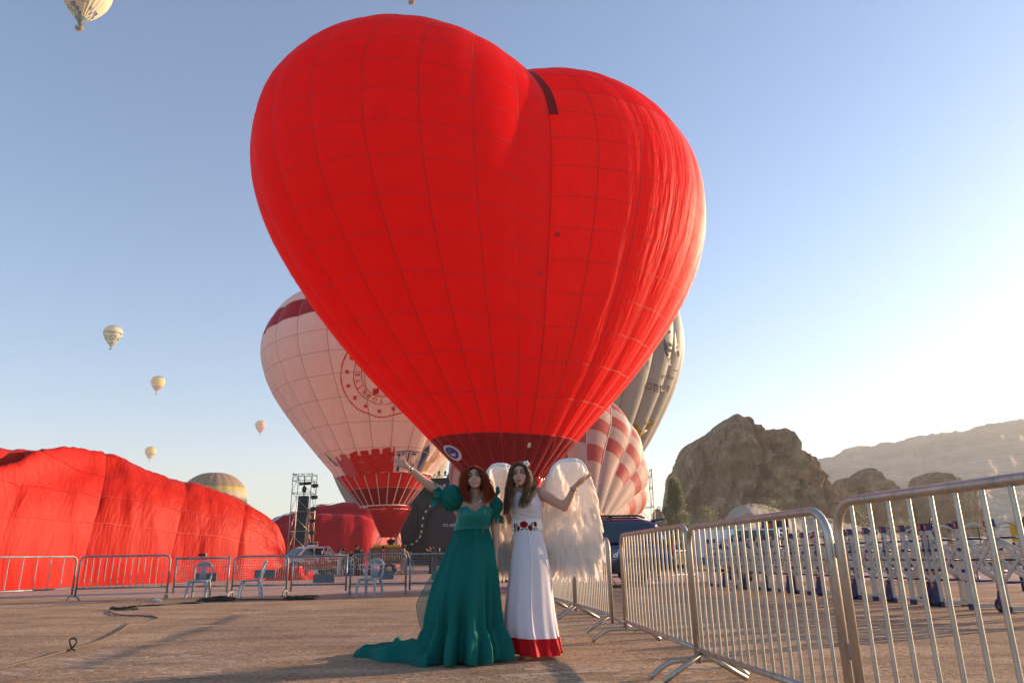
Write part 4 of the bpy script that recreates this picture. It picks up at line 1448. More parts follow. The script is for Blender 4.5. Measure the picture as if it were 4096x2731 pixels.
# ------------------------------------------------------------------ people helper
def remeshed(mb, voxel, smooth_it=2, fac=.5, decimate=None):
    """fuse overlapping shapes into one continuous skin"""
    me = mb.mesh()
    ob = bpy.data.objects.new('tmp', me)
    COL.objects.link(ob)
    md = ob.modifiers.new('r', 'REMESH')
    md.mode = 'VOXEL'
    md.voxel_size = voxel
    if smooth_it:
        sm = ob.modifiers.new('s', 'SMOOTH')
        sm.iterations = smooth_it
        sm.factor = fac
    dg = bpy.context.evaluated_depsgraph_get()
    dg.update()
    out = bpy.data.meshes.new_from_object(ob.evaluated_get(dg))
    bpy.data.objects.remove(ob)
    bpy.data.meshes.remove(me)
    out.polygons.foreach_set('use_smooth', [True] * len(out.polygons))
    return out
M_SKIN = pbr('skin', (.52, .30, .21), .5, var=.05, vscale=6, bstr=.04, bscale=120, bdist=.002, spec=.35, sss=.15)
def cl(name, c):
    return cloth(name, c, .08, var=.12, vscale=5, gloss=.03, wr=.5, wscale=(1, 1, .4), wfreq=9, wdist=.05)
CL = {'white': cl('white_cotton', (.62, .58, .56)), 'black': cl('black_cotton', (.022, .022, .025)), 'grey': cl('grey_cotton', (.12, .12, .13)), 'red': cl('red_cotton', (.42, .05, .05)), 'denim': cl('denim', (.08, .10, .16)), 'pink': cl('pink_cotton', (.62, .42, .38)), 'olive': cl('olive_cotton', (.12, .11, .08)), 'print': cl('print_cotton', (.36, .30, .27)), 'khaki': cl('khaki', (.35, .28, .2)), 'hair': cl('dark_hair', (.03, .02, .015)), 'cap': cl('cap_cloth', (.4, .34, .26)), 'scarf': cl('scarf_cloth', (.2, .19, .18))}
def person_far(label, p, ang, h, top, legs, hair='hair', longhair=False, armL=(.10, -.25, .95), armR=(-.10, -.25, .95), lean=0.0, cap=None, backpack=None, legs_on=True, group='people by the balloons'):
    """figure about h tall; local -y is where it faces; armL / armR: hand offsets (x, y, z/h*...) in metres for h = 1.7"""
    k = h / 1.7
    root = thing('person', label, 'person', p, ang, group)
    L = lambda x, y, z: Vector((x * k, (y - lean * max(0, z - .9)) * k, z * k * (1 - .12 * abs(lean) * (z > .9))))
    b = MB()
    b.ball(L(0, 0, 1.58), (.075 * k, .095 * k, .115 * k), 10, 8)
    b.ball(L(0, -.09, 1.57), .02 * k, 6, 5)
    b.tube([L(0, .01, 1.38), L(0, 0, 1.52)], [.06 * k, .05 * k], 8)
    b.tube([L(0, 0, .88), L(0, 0, 1.05), L(0, 0, 1.25), L(0, 0, 1.38), L(0, .01, 1.42)], [.13 * k, .12 * k, .15 * k, .15 * k, .07 * k], 10, flat=1)
    hands = []
    for sx, a in ((-1, armL), (1, armR)):
        sh = L(sx * .17, 0, 1.36)
        hd = L(sx * .17 + sx * a[0], a[1], a[2])
        el = (sh + hd) / 2 + Vector((sx * .07, .07, -.06)) * k
        b.tube([sh, el], [.052 * k, .042 * k], 8)
        b.tube([el, hd], [.042 * k, .028 * k], 8)
        b.ball(hd + (hd - el).normalized() * .05 * k, (.03 * k, .03 * k, .05 * k), 6, 5)
        hands.append((sh, el, hd))
    for sx in (-1, 1):
        b.tube([L(sx * .09, 0, .92), L(sx * .10, -.01, .5), L(sx * .11, .01, .08)], [.085 * k, .06 * k, .045 * k], 8)
        b.ball(L(sx * .11, -.05, .04), (.045 * k, .12 * k, .04 * k), 8, 5)
    link('body', remeshed(b, .022 * k, 2), M_SKIN, root)
    s = MB()
    s.tube([L(0, 0, .86), L(0, 0, 1.05), L(0, 0, 1.25), L(0, 0, 1.37), L(0, .01, 1.43)], [.165 * k, .155 * k, .178 * k, .175 * k, .085 * k], 12)
    for sh, el, hd in hands:
        s.tube([sh, sh.lerp(el, .75)], [.075 * k, .06 * k], 8)
    link('shirt', remeshed(s, .022 * k, 2), CL[top], root)
    if legs_on:
        s = MB()
        s.tube([L(0, 0, .95), L(0, 0, .86)], [.15 * k, .165 * k], 10)
        for sx in (-1, 1):
            s.tube([L(sx * .085, 0, .92), L(sx * .10, -.01, .5), L(sx * .11, .01, .09)], [.105 * k, .078 * k, .068 * k], 8)
        link('trousers', remeshed(s, .022 * k, 2), CL[legs], root)
        s = MB()
        for sx in (-1, 1):
            s.ball(L(sx * .11, -.05, .045), (.055 * k, .135 * k, .05 * k), 8, 5)
        s.build('shoes', CL['white' if top == 'white' else 'black'], root)
    s = MB()
    s.ball(L(0, .022, 1.61), (.086 * k, .10 * k, .112 * k), 10, 8)
    if longhair:
        s.tube([L(0, .07, 1.6), L(0, .10, 1.45), L(0, .11, 1.25)], [.08 * k, .09 * k, .05 * k], 8, flat=1.2)
    link('hair' if hair != 'scarf' else 'headscarf', remeshed(s, .02 * k, 1), CL[hair], root)
    if cap:
        s = MB()
        s.ball(L(0, .01, 1.65), (.092 * k, .105 * k, .07 * k), 10, 7)
        s.box(L(0, -.12, 1.645), (.13 * k, .1 * k, .012 * k))
        s.build('cap', CL[cap], root)
    if backpack:
        MB().box(L(0, .2, 1.18), (.3 * k, .16 * k, .42 * k), taper=.8).build('backpack', CL[backpack], root)
    return root
def gp(x, Y, y=2300):
    p = at(x, y, Y)
    return Vector((p.x, Y, 0))
PPL = [
    ('woman in white with long dark hair, reading something beside the pick-up', 1355, 46, R(60), 1.62, 'white', 'white', dict(longhair=True, armL=(0, -.3, 1.12), armR=(-.05, -.3, 1.12))),
    ('man in grey t-shirt bending forward beside the woman in white', 1390, 46, R(-70), 1.70, 'grey', 'denim', dict(lean=.5, armL=(0, -.3, 1.1), armR=(0, -.3, 1.1))),
    ('bearded man in dark shirt standing behind the woman in white', 1371, 48.5, R(20), 1.78, 'olive', 'black', {}),
    ('man in black t-shirt with topknot, seen between two barriers', 1424, 46, R(75), 1.82, 'black', 'black', dict(armL=(.02, -.15, .9), armR=(.02, -.1, .9))),
    ('man in dark green shirt behind the man in black', 1441, 47.5, R(50), 1.68, 'olive', 'denim', {}),
    ('short dark figure far behind between the standing men', 1402, 52, R(0), 1.6, 'black', 'black', {}),
    ('woman with grey headscarf and patterned top', 1477, 47.5, R(-60), 1.66, 'print', 'print', dict(hair='scarf', longhair=True)),
    ('man in red t-shirt with his back turned, by the basket trailer', 1530, 47, R(180), 1.74, 'red', 'grey', dict(armL=(.0, -.25, 1.1), armR=(0, -.25, 1.1))),
    ('man in sleeveless khaki top carrying a dark backpack', 1613, 46, R(170), 1.72, 'khaki', 'khaki', dict(backpack='grey')),
    ('photographer in black at the foot of the stage', 1722, 47, R(-60), 1.72, 'black', 'black', dict(armL=(-.1, -.28, 1.45), armR=(-.1, -.28, 1.45), backpack='black')),
    ('second dark figure next to the photographer by the stage', 1737, 48, R(-50), 1.70, 'black', 'denim', dict(armR=(-.1, -.3, 1.4))),
    ('man in white t-shirt and beige cap behind the pick-up bed', 1311, 50.5, R(35), 1.80, 'white', 'denim', dict(cap='cap')),
    ('dark haired person beside the man in the beige cap', 1296, 51, R(0), 1.62, 'print', 'denim', dict(longhair=True)),
    ('man in pale pink shirt and jeans behind the blue car', 2624, 26, R(150), 1.78, 'pink', 'denim', {}),
    ('distant person in black jacket and white shirt right of the blue car', 2650, 62, R(20), 1.72, 'black', 'black', {}),
]
for lab, x, Y, a, h, top, legs, kw in PPL:
    person_far(lab, gp(x, Y), a, h, top, legs, **kw)
pf = person_far('man in black leaning on the yellow basket under the pale balloon', PO + Vector((.15, -.15, .75)), R(10), 1.7, 'black', 'black', armL=(.02, -.4, 1.05), armR=(.02, -.4, 1.05))

# ------------------------------------------------------------------ basket trailer under the pale balloon
TO = gp(1495, 46.8)
tr = thing('basket_trailer', 'white flat trailer carrying the basket of the pale balloon', 'trailer', TO, R(4))
b = MB()
for y in (-.7, .7):
    b.tube([(-1.7, y, .62), (1.9, y, .62)], .04, 6)
    b.tube([(-1.7, y, .38), (1.9, y, .38)], .03, 6)
    for x in (-1.7, -.8, .1, 1.0, 1.9):
        b.tube([(x, y, .38), (x, y, .62)], .025, 6)
for x in (-1.7, 0.1, 1.9):
    b.tube([(x, -.7, .62), (x, .7, .62)], .03, 6)
b.tube([(-1.7, 0, .5), (-2.6, 0, .5)], .04, 6)
b.build('frame', M_WHITE, tr)
MB().box((.1, 0, .66), (3.5, 1.35, .04)).build('deck', M_GALVD, tr, smooth=False)
for y in (-.82, .82):
    w = MB().lathe([(.12, -.09), (.29, -.09), (.33, -.05), (.33, .05), (.29, .09), (.12, .09)], 18, Matrix.Translation((1.0, y, .34)) @ Matrix.Rotation(PI / 2, 4, 'X')).build('tyre', M_RUBBER, tr)
    MB().lathe([(.01, -.1), (.19, -.09), (.2, .09), (.01, .1)], 14, Matrix.Translation((1.0, y, .34)) @ Matrix.Rotation(PI / 2, 4, 'X')).build('rim', pbr('cream_rim', (.5, .42, .3), .5), w)
    MB().grid(lambda u, v, y=y: Vector((1.0 + .42 * math.cos(PI * u), y + lerp(-.11, .11, v), .36 + .40 * math.sin(PI * u))), 12, 1).build('mudguard', M_WHITE, tr)
MB().tube([(PO.x - TO.x + q[0], PO.y - TO.y + q[1] - .02, 1.72) for q in ((-.85, -.62), (.85, -.62))], .09, 8).build('yellow_pad', pbr('yellow_vinyl', (.5, .33, .03), .5), tr)

# ------------------------------------------------------------------ vehicles
M_GLASS = pbr('dark_window_glass', (.02, .025, .03), .06, var=.1, bstr=0, spec=.8)
M_CARWHITE = pbr('white_car_paint', (.70, .62, .56), .3, var=.02, bstr=0, coat=.6)
M_CARBLUE = pbr('navy_car_paint', (.018, .022, .085), .22, var=.05, bstr=0, coat=.8, spec=.6)
M_CHROME = pbr('alloy', (.62, .6, .57), .35, .3, var=.05, bstr=0)
M_TAIL = pbr('red_lamp', (.45, .01, .015), .25, bstr=0)
M_REDFILM = pbr('red_car_print', (.55, .03, .03), .35, bstr=0, coat=.5)
def loft(sections, name, mat, root, auto=40):
    """sections: list of closed loops of points"""
    b = MB()
    n = len(sections[0])
    vs = [p for s in sections for p in s]
    fs = []
    for i in range(len(sections) - 1):
        for j in range(n):
            j2 = (j + 1) % n
            fs.append((i * n + j, i * n + j2, (i + 1) * n + j2, (i + 1) * n + j))
    fs += [tuple(range(n - 1, -1, -1)), tuple((len(sections) - 1) * n + j for j in range(n))]
    b.add(vs, fs)
    return b.build(name, mat, root, auto=auto)
def side_loft(poly, halfw, name, mat, root, round_=.06, inset=.06, auto=35):
    """car body from its side outline (x, z), rounded towards both flanks"""
    cx_ = sum(p[0] for p in poly) / len(poly)
    cz_ = sum(p[1] for p in poly) / len(poly)
    secs = []
    for y, s in ((-halfw, inset), (-halfw + round_ * .35, inset * .35), (-halfw + round_, 0), (halfw - round_, 0), (halfw - round_ * .35, inset * .35), (halfw, inset)):
        secs.append([Vector((x - math.copysign(min(abs(x - cx_), s), x - cx_), y, z - math.copysign(min(abs(z - cz_), s), z - cz_))) for x, z in poly])
    return loft(secs, name, mat, root, auto)
def tumble(o, z0, k):
    for v in o.data.vertices:
        v.co.y *= 1 - k * max(0.0, v.co.z - z0)
    return o
def car_wheel(root, x, y, r, w, spokes=10, side=1):
    M_ = Matrix.Translation((x, y, r)) @ Matrix.Rotation(PI / 2, 4, 'X')
    t = MB().lathe([(r * .6, -w / 2), (r * .93, -w / 2), (r, -w / 2 + .04), (r, w / 2 - .04), (r * .93, w / 2), (r * .6, w / 2)], 28, M_).build('tyre', M_RUBBER, root)
    rm = MB()
    rm.lathe([(r * .56, -w / 2), (r * .64, -w / 2), (r * .64, w / 2), (r * .56, w / 2)], 28, M_)
    rm.lathe([(.01, -w / 2 + .01), (r * .16, -w / 2 + .01), (r * .16, w / 2 - .01), (.01, w / 2 - .01)], 12, M_)
    for k in range(spokes):
        a = 2 * PI * k / spokes
        for yy in (-1, 1):
            rm.box(Vector((x, y + yy * (w / 2 - .03), r)) + Vector((math.cos(a), 0, math.sin(a))) * r * .36, (r * .5, .03, r * .10), Matrix.Rotation(-a, 3, 'Y'))
    rm.build('rim', M_CHROME, t)
    d = MB().lathe([(.01, -.02), (r * .55, -.02), (r * .55, .02), (.01, .02)], 20, M_).build('brake_disc', M_BLACK, t)
def flat_on(root, name, mat, polys, y):
    b = MB()
    for poly in polys:
        n = len(poly)
        b.add([Vector((x, y, z)) for x, z in poly], [tuple(range(n))])
    return b.build(name, mat, root, smooth=False)
def text_on(root, txt, size, x, y, z, mat, italic=0, bold=.01, flip=True, name='lettering', rotz=0, align='LEFT'):
    vs, fs = text_mesh(txt, size, italic, align, bold)
    sgn = -1 if flip else 1
    me = bpy.data.meshes.new(name)
    me.from_pydata([(x + sgn * q[0], y, z + q[1]) for q in vs], [], [f[::-1] if flip else f for f in fs])
    return link(name, me, mat, root)
# white pick-up: local +x is the nose, local +y the flank towards the camera
PK = gp(1238, 49)
pk = thing('pickup_truck', 'white double cab pick-up with red skyline print on its doors', 'pickup truck', PK, R(180 + 45))
side_loft([(-2.62, .62), (-2.62, 1.12), (-.72, 1.14), (1.0, 1.14), (2.1, 1.04), (2.56, .92), (2.66, .62), (2.6, .42), (2.0, .40), (1.3, .46), (-1.0, .46), (-2.1, .48)], .92, 'body', M_CARWHITE, pk)
side_loft([(-.72, 1.12), (-.58, 1.70), (-.3, 1.80), (.55, 1.80), (.85, 1.72), (1.55, 1.12)], .84, 'cab', M_CARWHITE, pk, .12, .05)
tumble(COL.objects[-1] if False else [o for o in COL.objects if o.name == 'cab'][-1], 1.12, .24)
for sgn in (-1, 1):
    y = sgn * .845
    tumble(flat_on(pk, 'window', M_GLASS, [[(.25, 1.2), (1.22, 1.2), (.78, 1.66), (.25, 1.70)]], y), 1.12, .24)
    tumble(flat_on(pk, 'window', M_GLASS, [[(-.58, 1.2), (.13, 1.2), (.13, 1.70), (-.45, 1.68)]], y), 1.12, .24)
    dr = flat_on(pk, 'door_line', M_GALVD, [[(.17, .5), (.19, .5), (.19, 1.16), (.17, 1.16)], [(-.62, .6), (-.6, .6), (-.6, 1.16), (-.62, 1.16)], [(1.2, .5), (1.22, .5), (1.22, 1.14), (1.2, 1.14)]], sgn * .923)
    for x in (.3, -.5):
        MB().box((x, sgn * .935, 1.03), (.18, .03, .035)).build('door_handle', M_CHROME, pk, smooth=False)
    m_ = MB().ball((1.05, sgn * 1.02, 1.2), (.09, .12, .08), 8, 6).build('mirror', M_BLACK, pk)
    flat_on(pk, 'red_print', M_REDFILM, [[(-2.55, .66), (-2.35, .66), (-2.3, .95), (-2.45, .78), (-2.5, .9)], [(-1.3, .52), (1.2, .52), (1.22, .8), (1.1, .74), (1.02, .93), (.95, .74), (.82, .95), (.75, .75), (.55, .72), (.45, .9), (.32, .74), (.15, .98), (.02, .74), (-.1, .95), (-.22, .95), (-.3, .74), (-.5, .78), (-.6, .98), (-.75, .78), (-1.0, .82), (-1.2, 1.0)]], sgn * .926)
    car_wheel(pk, 1.62, sgn * .80, .385, .24)
    car_wheel(pk, -1.46, sgn * .80, .385, .24)
    for cx_ in (1.62, -1.46):
        flat_on(pk, 'wheel_arch', M_BLACK, [[(cx_ + .5 * math.cos(a), .42 + .48 * math.sin(a)) for a in np.linspace(0, PI, 13)]], sgn * .924)
    MB().box((.1, sgn * .95, .40), (2.2, .14, .05)).build('side_step', M_CHROME, pk)
    MB().ball((2.5, sgn * .66, .88), (.14, .2, .09), 8, 6).build('headlight', M_CHROME, pk)
wsb = MB().add([Vector(q) for q in ((1.52, -.66, 1.17), (1.52, .66, 1.17), (.9, .58, 1.70), (.9, -.58, 1.70))], [(0, 1, 2, 3)])
wsb.v = [(x + .035, y, z + .03) for x, y, z in wsb.v]
wsb.build('windscreen', M_GLASS, pk, smooth=False)
rb = MB()
for sy in (-.62, .62):
    rb.tube(spline([(-.8, sy, 1.14), (-.85, sy, 1.5), (-.95, sy, 1.78), (-1.2, sy, 1.55), (-1.5, sy, 1.32), (-2.4, sy, 1.28)], 14), .035, 6)
rb.tube([(-.95, -.62, 1.78), (-.95, .62, 1.78)], .035, 6)
rb.build('roll_bar', M_CHROME, pk)
MB().box((-.1, 0, 1.87), (.3, 1.0, .1), taper=.9).build('light_bar', M_WHITE, pk)
MB().box((2.66, 0, .62), (.12, 1.7, .28)).build('bumper', M_BLACK, pk)
text_on(pk, 'PASHA', .24, .95, .93, .92, M_REDFILM, bold=.008)
text_on(pk, '#MADEINTÜRKİYE', .20, -.80, .93, .95, M_REDFILM, bold=.008)
flat_on(pk, 'flag_print', M_REDFILM, [[(-.52, .84), (-.12, .84), (-.12, 1.1), (-.52, 1.1)]], .929)
text_on(pk, 'C', .2, -.2, .932, .9, M_WHITE, bold=.01)

# blue car
SU = gp(2352, 22.4)
su = thing('parked_car', 'dark blue off-road car with roof rails parked behind the barriers', 'car', SU, R(174))
side_loft([(-2.42, .62), (-2.45, 1.0), (-2.3, 1.20), (2.0, 1.16), (2.45, 1.02), (2.55, .6), (2.45, .42), (1.9, .4), (-2.3, .46)], .97, 'body', M_CARBLUE, su, .1, .06)
side_loft([(-2.32, 1.18), (-2.05, 1.80), (-1.6, 1.90), (.5, 1.90), (.85, 1.80), (1.6, 1.18)], .93, 'cabin', M_CARBLUE, su, .16, .08)
tumble([o for o in COL.objects if o.name == 'cabin'][-1], 1.18, .26)
for sgn in (-1, 1):
    tumble(flat_on(su, 'window', M_GLASS, [[(-2.08, 1.24), (-1.25, 1.24), (-1.12, 1.76), (-1.85, 1.76)]], sgn * .937), 1.18, .26)
    tumble(flat_on(su, 'window', M_GLASS, [[(-1.2, 1.24), (-.2, 1.24), (-.2, 1.78), (-1.05, 1.78)]], sgn * .938), 1.18, .26)
    tumble(flat_on(su, 'window', M_GLASS, [[(-.1, 1.24), (1.3, 1.24), (.75, 1.76), (-.1, 1.78)]], sgn * .937), 1.18, .26)
    MB().tube([(-1.75, sgn * .66, 1.92), (-1.55, sgn * .66, 1.99), (-.2, sgn * .66, 2.0), (.35, sgn * .66, 1.92)], .03, 6).build('roof_rail', M_BLACK, su)
    car_wheel(su, 1.55, sgn * .86, .42, .26, 6)
    car_wheel(su, -1.32, sgn * .86, .42, .26, 6)
    for cx_ in (1.55, -1.32):
        flat_on(su, 'wheel_arch', M_BLACK, [[(cx_ + .56 * math.cos(a), .44 + .54 * math.sin(a)) for a in np.linspace(0, PI, 15)]], sgn * .974)
    MB().box((-2.40, sgn * .86, 1.02), (.12, .2, .34)).build('tail_light', M_TAIL, su)
    MB().box((-1.0, sgn * .985, 1.02), (.2, .03, .04)).build('door_handle', M_CHROME, su, smooth=False)
    MB().box((0, sgn * 1.0, .40), (2.0, .12, .05)).build('side_step', M_BLACK, su)
MB().box((-2.15, 0, 1.87), (.42, 1.3, .05), Matrix.Rotation(.12, 3, 'Y')).build('spoiler', M_CARBLUE, su)
MB().box((-.75, 0, 1.985), (.09, 1.4, .04)).build('cross_bar', M_BLACK, su)
MB().box((-2.46, 0, .6), (.16, 1.75, .3)).build('bumper', M_CARBLUE, su)
text_on(su, 'cl', .20, -.74, .985, .84, M_WHITE, italic=.35)
# trailer behind the blue car
TG = gp(2870, 24.5)
tg = thing('green_trailer', 'dark green and white box trailer behind the barriers right of the blue car', 'trailer', TG, R(-4))
M_TGREEN = pbr('green_trailer_print', (.035, .085, .075), .45, bstr=0, coat=.3)
M_TEALP = pbr('teal_print', (.12, .24, .21), .45, bstr=0)
M_TRED = pbr('brown_red_panel', (.23, .10, .07), .5, bstr=0)
side_loft([(-.75, .5), (-.75, 1.32), (-.45, 1.62), (1.9, 1.62), (1.9, .5)], .9, 'box_body', M_WHITE, tg, .05, .03)
flat_on(tg, 'green_print', M_TGREEN, [[(.1, .55), (1.85, .55), (1.85, 1.58), (.55, 1.58), (.3, 1.2)], [(-.7, .55), (.0, .55), (-.1, .72), (-.7, .8)]], -.903)
flat_on(tg, 'teal_swirl', M_TEALP, [[(.5 + .28 * math.cos(a), 1.25 + .22 * math.sin(a)) for a in np.linspace(0, 2 * PI, 16)[:-1]], [(.9, 1.5), (1.2, 1.3), (1.5, 1.45), (1.4, 1.2), (1.0, 1.2)], [(.2, .95), (1.5, .95), (1.4, 1.05), (.3, 1.05)]], -.907)
flat_on(tg, 'white_swirl', M_WHITE, [[(.5 + .17 * math.cos(a), 1.25 + .13 * math.sin(a)) for a in np.linspace(0, 2 * PI, 14)[:-1]], [(.85, 1.35), (1.0, 1.28), (1.2, 1.35), (1.0, 1.32)], [(1.3, 1.32), (1.5, 1.25), (1.7, 1.35), (1.5, 1.29)]], -.911)
text_on(tg, 'Me', .3, -.15, -.908, 1.0, M_BLACK, flip=False, bold=.01)
MB().box((-.78, 0, .95), (.05, 1.7, .8)).build('front_panel', M_TRED, tg, smooth=False)
car_wheel(tg, .7, -.86, .30, .18, 5)
car_wheel(tg, .7, .86, .30, .18, 5)
hb_ = MB()
hb_.tube([(-.75, 0, .5), (-1.95, 0, .48)], .06, 6)
hb_.tube([(-1.35, -.05, .25), (-1.35, -.05, 1.05)], .04, 6)
hb_.ball((-1.35, -.05, 1.12), (.12, .12, .14), 8, 6)
hb_.ball((-1.97, 0, .45), (.09, .09, .09), 8, 6)
hb_.build('tow_bar', M_BLACK, tg)
# number board
SB = gp(3130, 29)
sb = thing('number_board', 'black board with number 52 and a small flag panel behind the expanding barriers', 'sign board', SB, R(-6))
MB().box((.18, 0, 1.72), (.56, .05, 1.05)).build('number_panel', M_BLACK, sb, smooth=False)
MB().box((-.34, 0, 1.68), (.44, .05, 1.0)).build('flag_panel', M_BLACK, sb, smooth=False)
text_on(sb, '52', .55, -.02, -.03, 1.45, M_WHITE, flip=False, bold=.012)
for x, c in ((-.44, (.03, .05, .25)), (-.34, (.6, .42, .05)), (-.24, (.5, .03, .03))):
    MB().box((x, -.03, 1.92), (.09, .012, .17)).build('flag_stripe', pbr('stripe', c, .5, bstr=0), sb, smooth=False)
MB().box((-.34, -.03, 1.42), (.36, .012, .18)).build('red_strip', M_REDFILM, sb, smooth=False)
text_on(sb, 'BALLOON', .07, -.02, -.03, 2.1, M_ORANGE, flip=False)
for x in (-.5, .44):
    MB().tube([(x, .05, 0), (x, .05, 2.3)], .03, 6).build('post', M_GALVD, sb)

# ------------------------------------------------------------------ scaffold towers and stage
def scaffold(label, X0, Y, levels, w=1.85, d=1.4, cell=2.0, extra=True, rz=0.0):
    root = thing('scaffold_tower', label, 'scaffold tower', (X0, Y, 0), rz)
    H = levels * cell
    for x in (0, w):
        for y in (0, d):
            MB().tube([(x, y, 0), (x, y, H + .15)], .045, 6).build('upright', M_GALV, root)
    for z in [k * cell for k in range(1, levels + 1)] + [H - .7]:
        MB().tube([(0, 0, z), (w, 0, z), (w, d, z), (0, d, z)], .035, 5, closed=True).build('ledger', M_GALV, root)
    for k in range(levels):
        z = k * cell
        MB().tube([(0, 0, z + cell), (w, 0, z)] if k % 2 == 0 else [(0, 0, z + cell), (w, 0, z)], .03, 5).build('diagonal', M_GALV, root)
        MB().tube([(0, 0, z), (0, d, z + cell)], .03, 5).build('diagonal', M_GALV, root)
        MB().tube([(w, d, z), (w, 0, z + cell)], .03, 5).build('diagonal', M_GALV, root)
    tz = MB()
    for i in range(6):
        tz.tube([(w * i / 6, 0, H - .7 + .7 * (i % 2)), (w * (i + 1) / 6, 0, H - .7 + .7 * ((i + 1) % 2))], .025, 5)
    tz.build('top_truss', M_GALV, root)
    return root, H
p0 = at(1147, 2250, 78)
tw, TH_ = scaffold('tall steel scaffold tower carrying a black column of loudspeakers behind the pick-up', p0.x, 78, 5, w=2.05, d=2.05)
for k in range(12):
    MB().box((1.15, .6, 2.75 + .43 * k), (1.0, .7, .41)).build('loudspeaker', M_BLACK, tw, smooth=False)
hg = MB()
hg.tube([(1.15, .6, 7.7), (1.1, .6, 9.9)], .06, 6)
hg.ball((1.15, .6, 8.4), (.26, .26, .4), 8, 6)
hg.tube([(.6, .6, 9.0), (1.8, .6, 9.05)], .17, 8)
hg.build('hoist', M_BLACK, tw)
for k in range(6):
    z = 2.6 + 1.22 * k
    l_ = MB()
    l_.ball((2.4, -.1, z), (.3, .24, .24), 8, 6)
    l_.box((2.68, -.1, z), (.26, .36, .32))
    l_.build('spotlight', M_BLACK, tw)
lad = MB()
for x in (2.6, 3.1):
    lad.tube([(x, 0, 0), (x, 0, 2.9)], .045, 5)
for z in (.6, 1.2, 1.8, 2.4, 2.85):
    lad.tube([(2.05, 0, z), (3.1, 0, z)], .035, 5)
lad.build('side_bay', M_GALV, tw)
MB().box((2.8, -.03, 1.8), (.9, .05, .3)).build('plank', pbr('plank_wood', (.5, .36, .22), .7), tw, smooth=False)
MB().box((1.3, .3, 2.1), (1.9, .9, .1)).build('platform', M_GALVD, tw, smooth=False)
MB().box((.55, .4, 1.55), (.8, .5, .5)).build('amplifier_box', M_BLACK, tw, smooth=False)
p1 = at(2566, 2250, 80)
tw2, _ = scaffold('thin scaffold tower right of the chequered balloon', p1.x, 80, 5, w=1.8, d=1.8)
MB().box((-.2, .3, 5.4), (1.2, .6, 5.6)).build('loudspeaker_column', M_BLACK, tw2, smooth=False)

SY = 100
SG0 = at(1560, 2250, SY)
stg = thing('stage', 'dark concert stage with curved light arches and a screen, far behind the women', 'stage', (SG0.x, SY, 0))
S_ = lambda x, y, dy=0.0: Vector((at(x, y, SY + dy).x - SG0.x, dy, at(x, y, SY + dy).z))
M_STGREY = pbr('stage_backdrop', (.055, .05, .055), .8, bstr=0)
M_STBLK = pbr('stage_black', (.02, .017, .016), .7, bstr=0)
M_SCREEN = pbr('stage_screen', (.022, .018, .034), .5, bstr=0)
def slab(name, pts, mat, depth, dy):
    n = len(pts)
    f = [S_(x, y, dy) for x, y in pts]
    b_ = [q + Vector((0, depth, 0)) for q in f]
    return MB().add(f + b_, [tuple(range(n))[::-1], tuple(range(n, 2 * n))] + [(i, (i + 1) % n, (i + 1) % n + n, i + n) for i in range(n)]).build(name, mat, stg, smooth=False)
slab('back_wall', [(1540, 2262), (1540, 1950), (1600, 1925), (1640, 1915), (2080, 1900), (2080, 2255)], M_STGREY, .5, 1.6)
def band(name, pts, w, mat, dy, dep=.5, n=40):
    P_ = spline([(x, y, 0) for x, y in pts], n)
    b = MB()
    vs = []
    for i, q in enumerate(P_):
        t = (P_[min(i + 1, n)] - P_[max(i - 1, 0)]).normalized()
        nr = Vector((-t.y, t.x, 0)) * w / 2
        a, c = q + nr, q - nr
        vs += [S_(a.x, a.y, dy), S_(c.x, c.y, dy), S_(c.x, c.y, dy) + Vector((0, dep, 0)), S_(a.x, a.y, dy) + Vector((0, dep, 0))]
    b.add(vs, [(i * 4 + j, i * 4 + (j + 1) % 4, i * 4 + 4 + (j + 1) % 4, i * 4 + 4 + j) for i in range(n) for j in range(4)])
    b.build(name, mat, stg, smooth=False)
    return P_
top_ = band('top_beam', [(1600, 1935), (1720, 1942), (1800, 1938)], 52, M_STBLK, .4)
arc_ = band('round_arch', [(1905, 2030), (1830, 2000), (1800, 1950), (1808, 1895), (1850, 1860), (1905, 1850)], 30, M_STBLK, .2)
ins_ = band('inner_arch', [(1830, 2003), (1765, 2003), (1722, 2022), (1695, 2062), (1688, 2110), (1680, 2145), (1655, 2172), (1610, 2182), (1560, 2185)], 30, M_STBLK, .1)
slab('screen', [(1702, 2200), (1702, 2075), (1722, 2035), (1765, 2015), (2060, 2010), (2060, 2200)], M_SCREEN, .3, .6)
slab('stage_floor', [(1540, 2192), (2080, 2190), (2080, 2252), (1540, 2258)], M_STBLK, 3.0, -1.2)
lm = pbr('lamp_white', (.62, .58, .54), .4, bstr=0)
for P_, idx in ((top_, (22, 28, 34)), (arc_, (16, 21, 26, 31)), (ins_, (4, 7, 10, 13, 16, 19, 22, 25, 28, 31, 34, 37))):
    for i in idx:
        q, q2 = P_[i], P_[min(i + 1, 40)]
        a = math.atan2(-(q2.y - q.y), q2.x - q.x)
        MB().box(S_(q.x, q.y, -.02), (.40, .12, .21), Matrix.Rotation(-a, 3, 'Y')).build('arch_lamp', lm, stg, smooth=False)
slab('line_array', [(1645, 2017), (1669, 2017), (1669, 2130), (1645, 2130)], M_STBLK, .4, -.2)
MB().tube([S_(1657, 2017, 0), S_(1657, 1985, 0)], .12, 6).build('chain_motor', M_STBLK, stg)
for x in (1733, 1757, 1782):
    m_ = MB()
    m_.box(S_(x, 1899, .4), (.36, .3, .07))
    m_.tube([S_(x, 1899, .4), S_(x, 1893, .4)], .06, 6)
    m_.ball(S_(x - 1, 1889, .4), (.16, .16, .24), 8, 6, Matrix.Rotation(.4, 3, 'Y'))
    m_.build('moving_light', M_BLACK, stg)
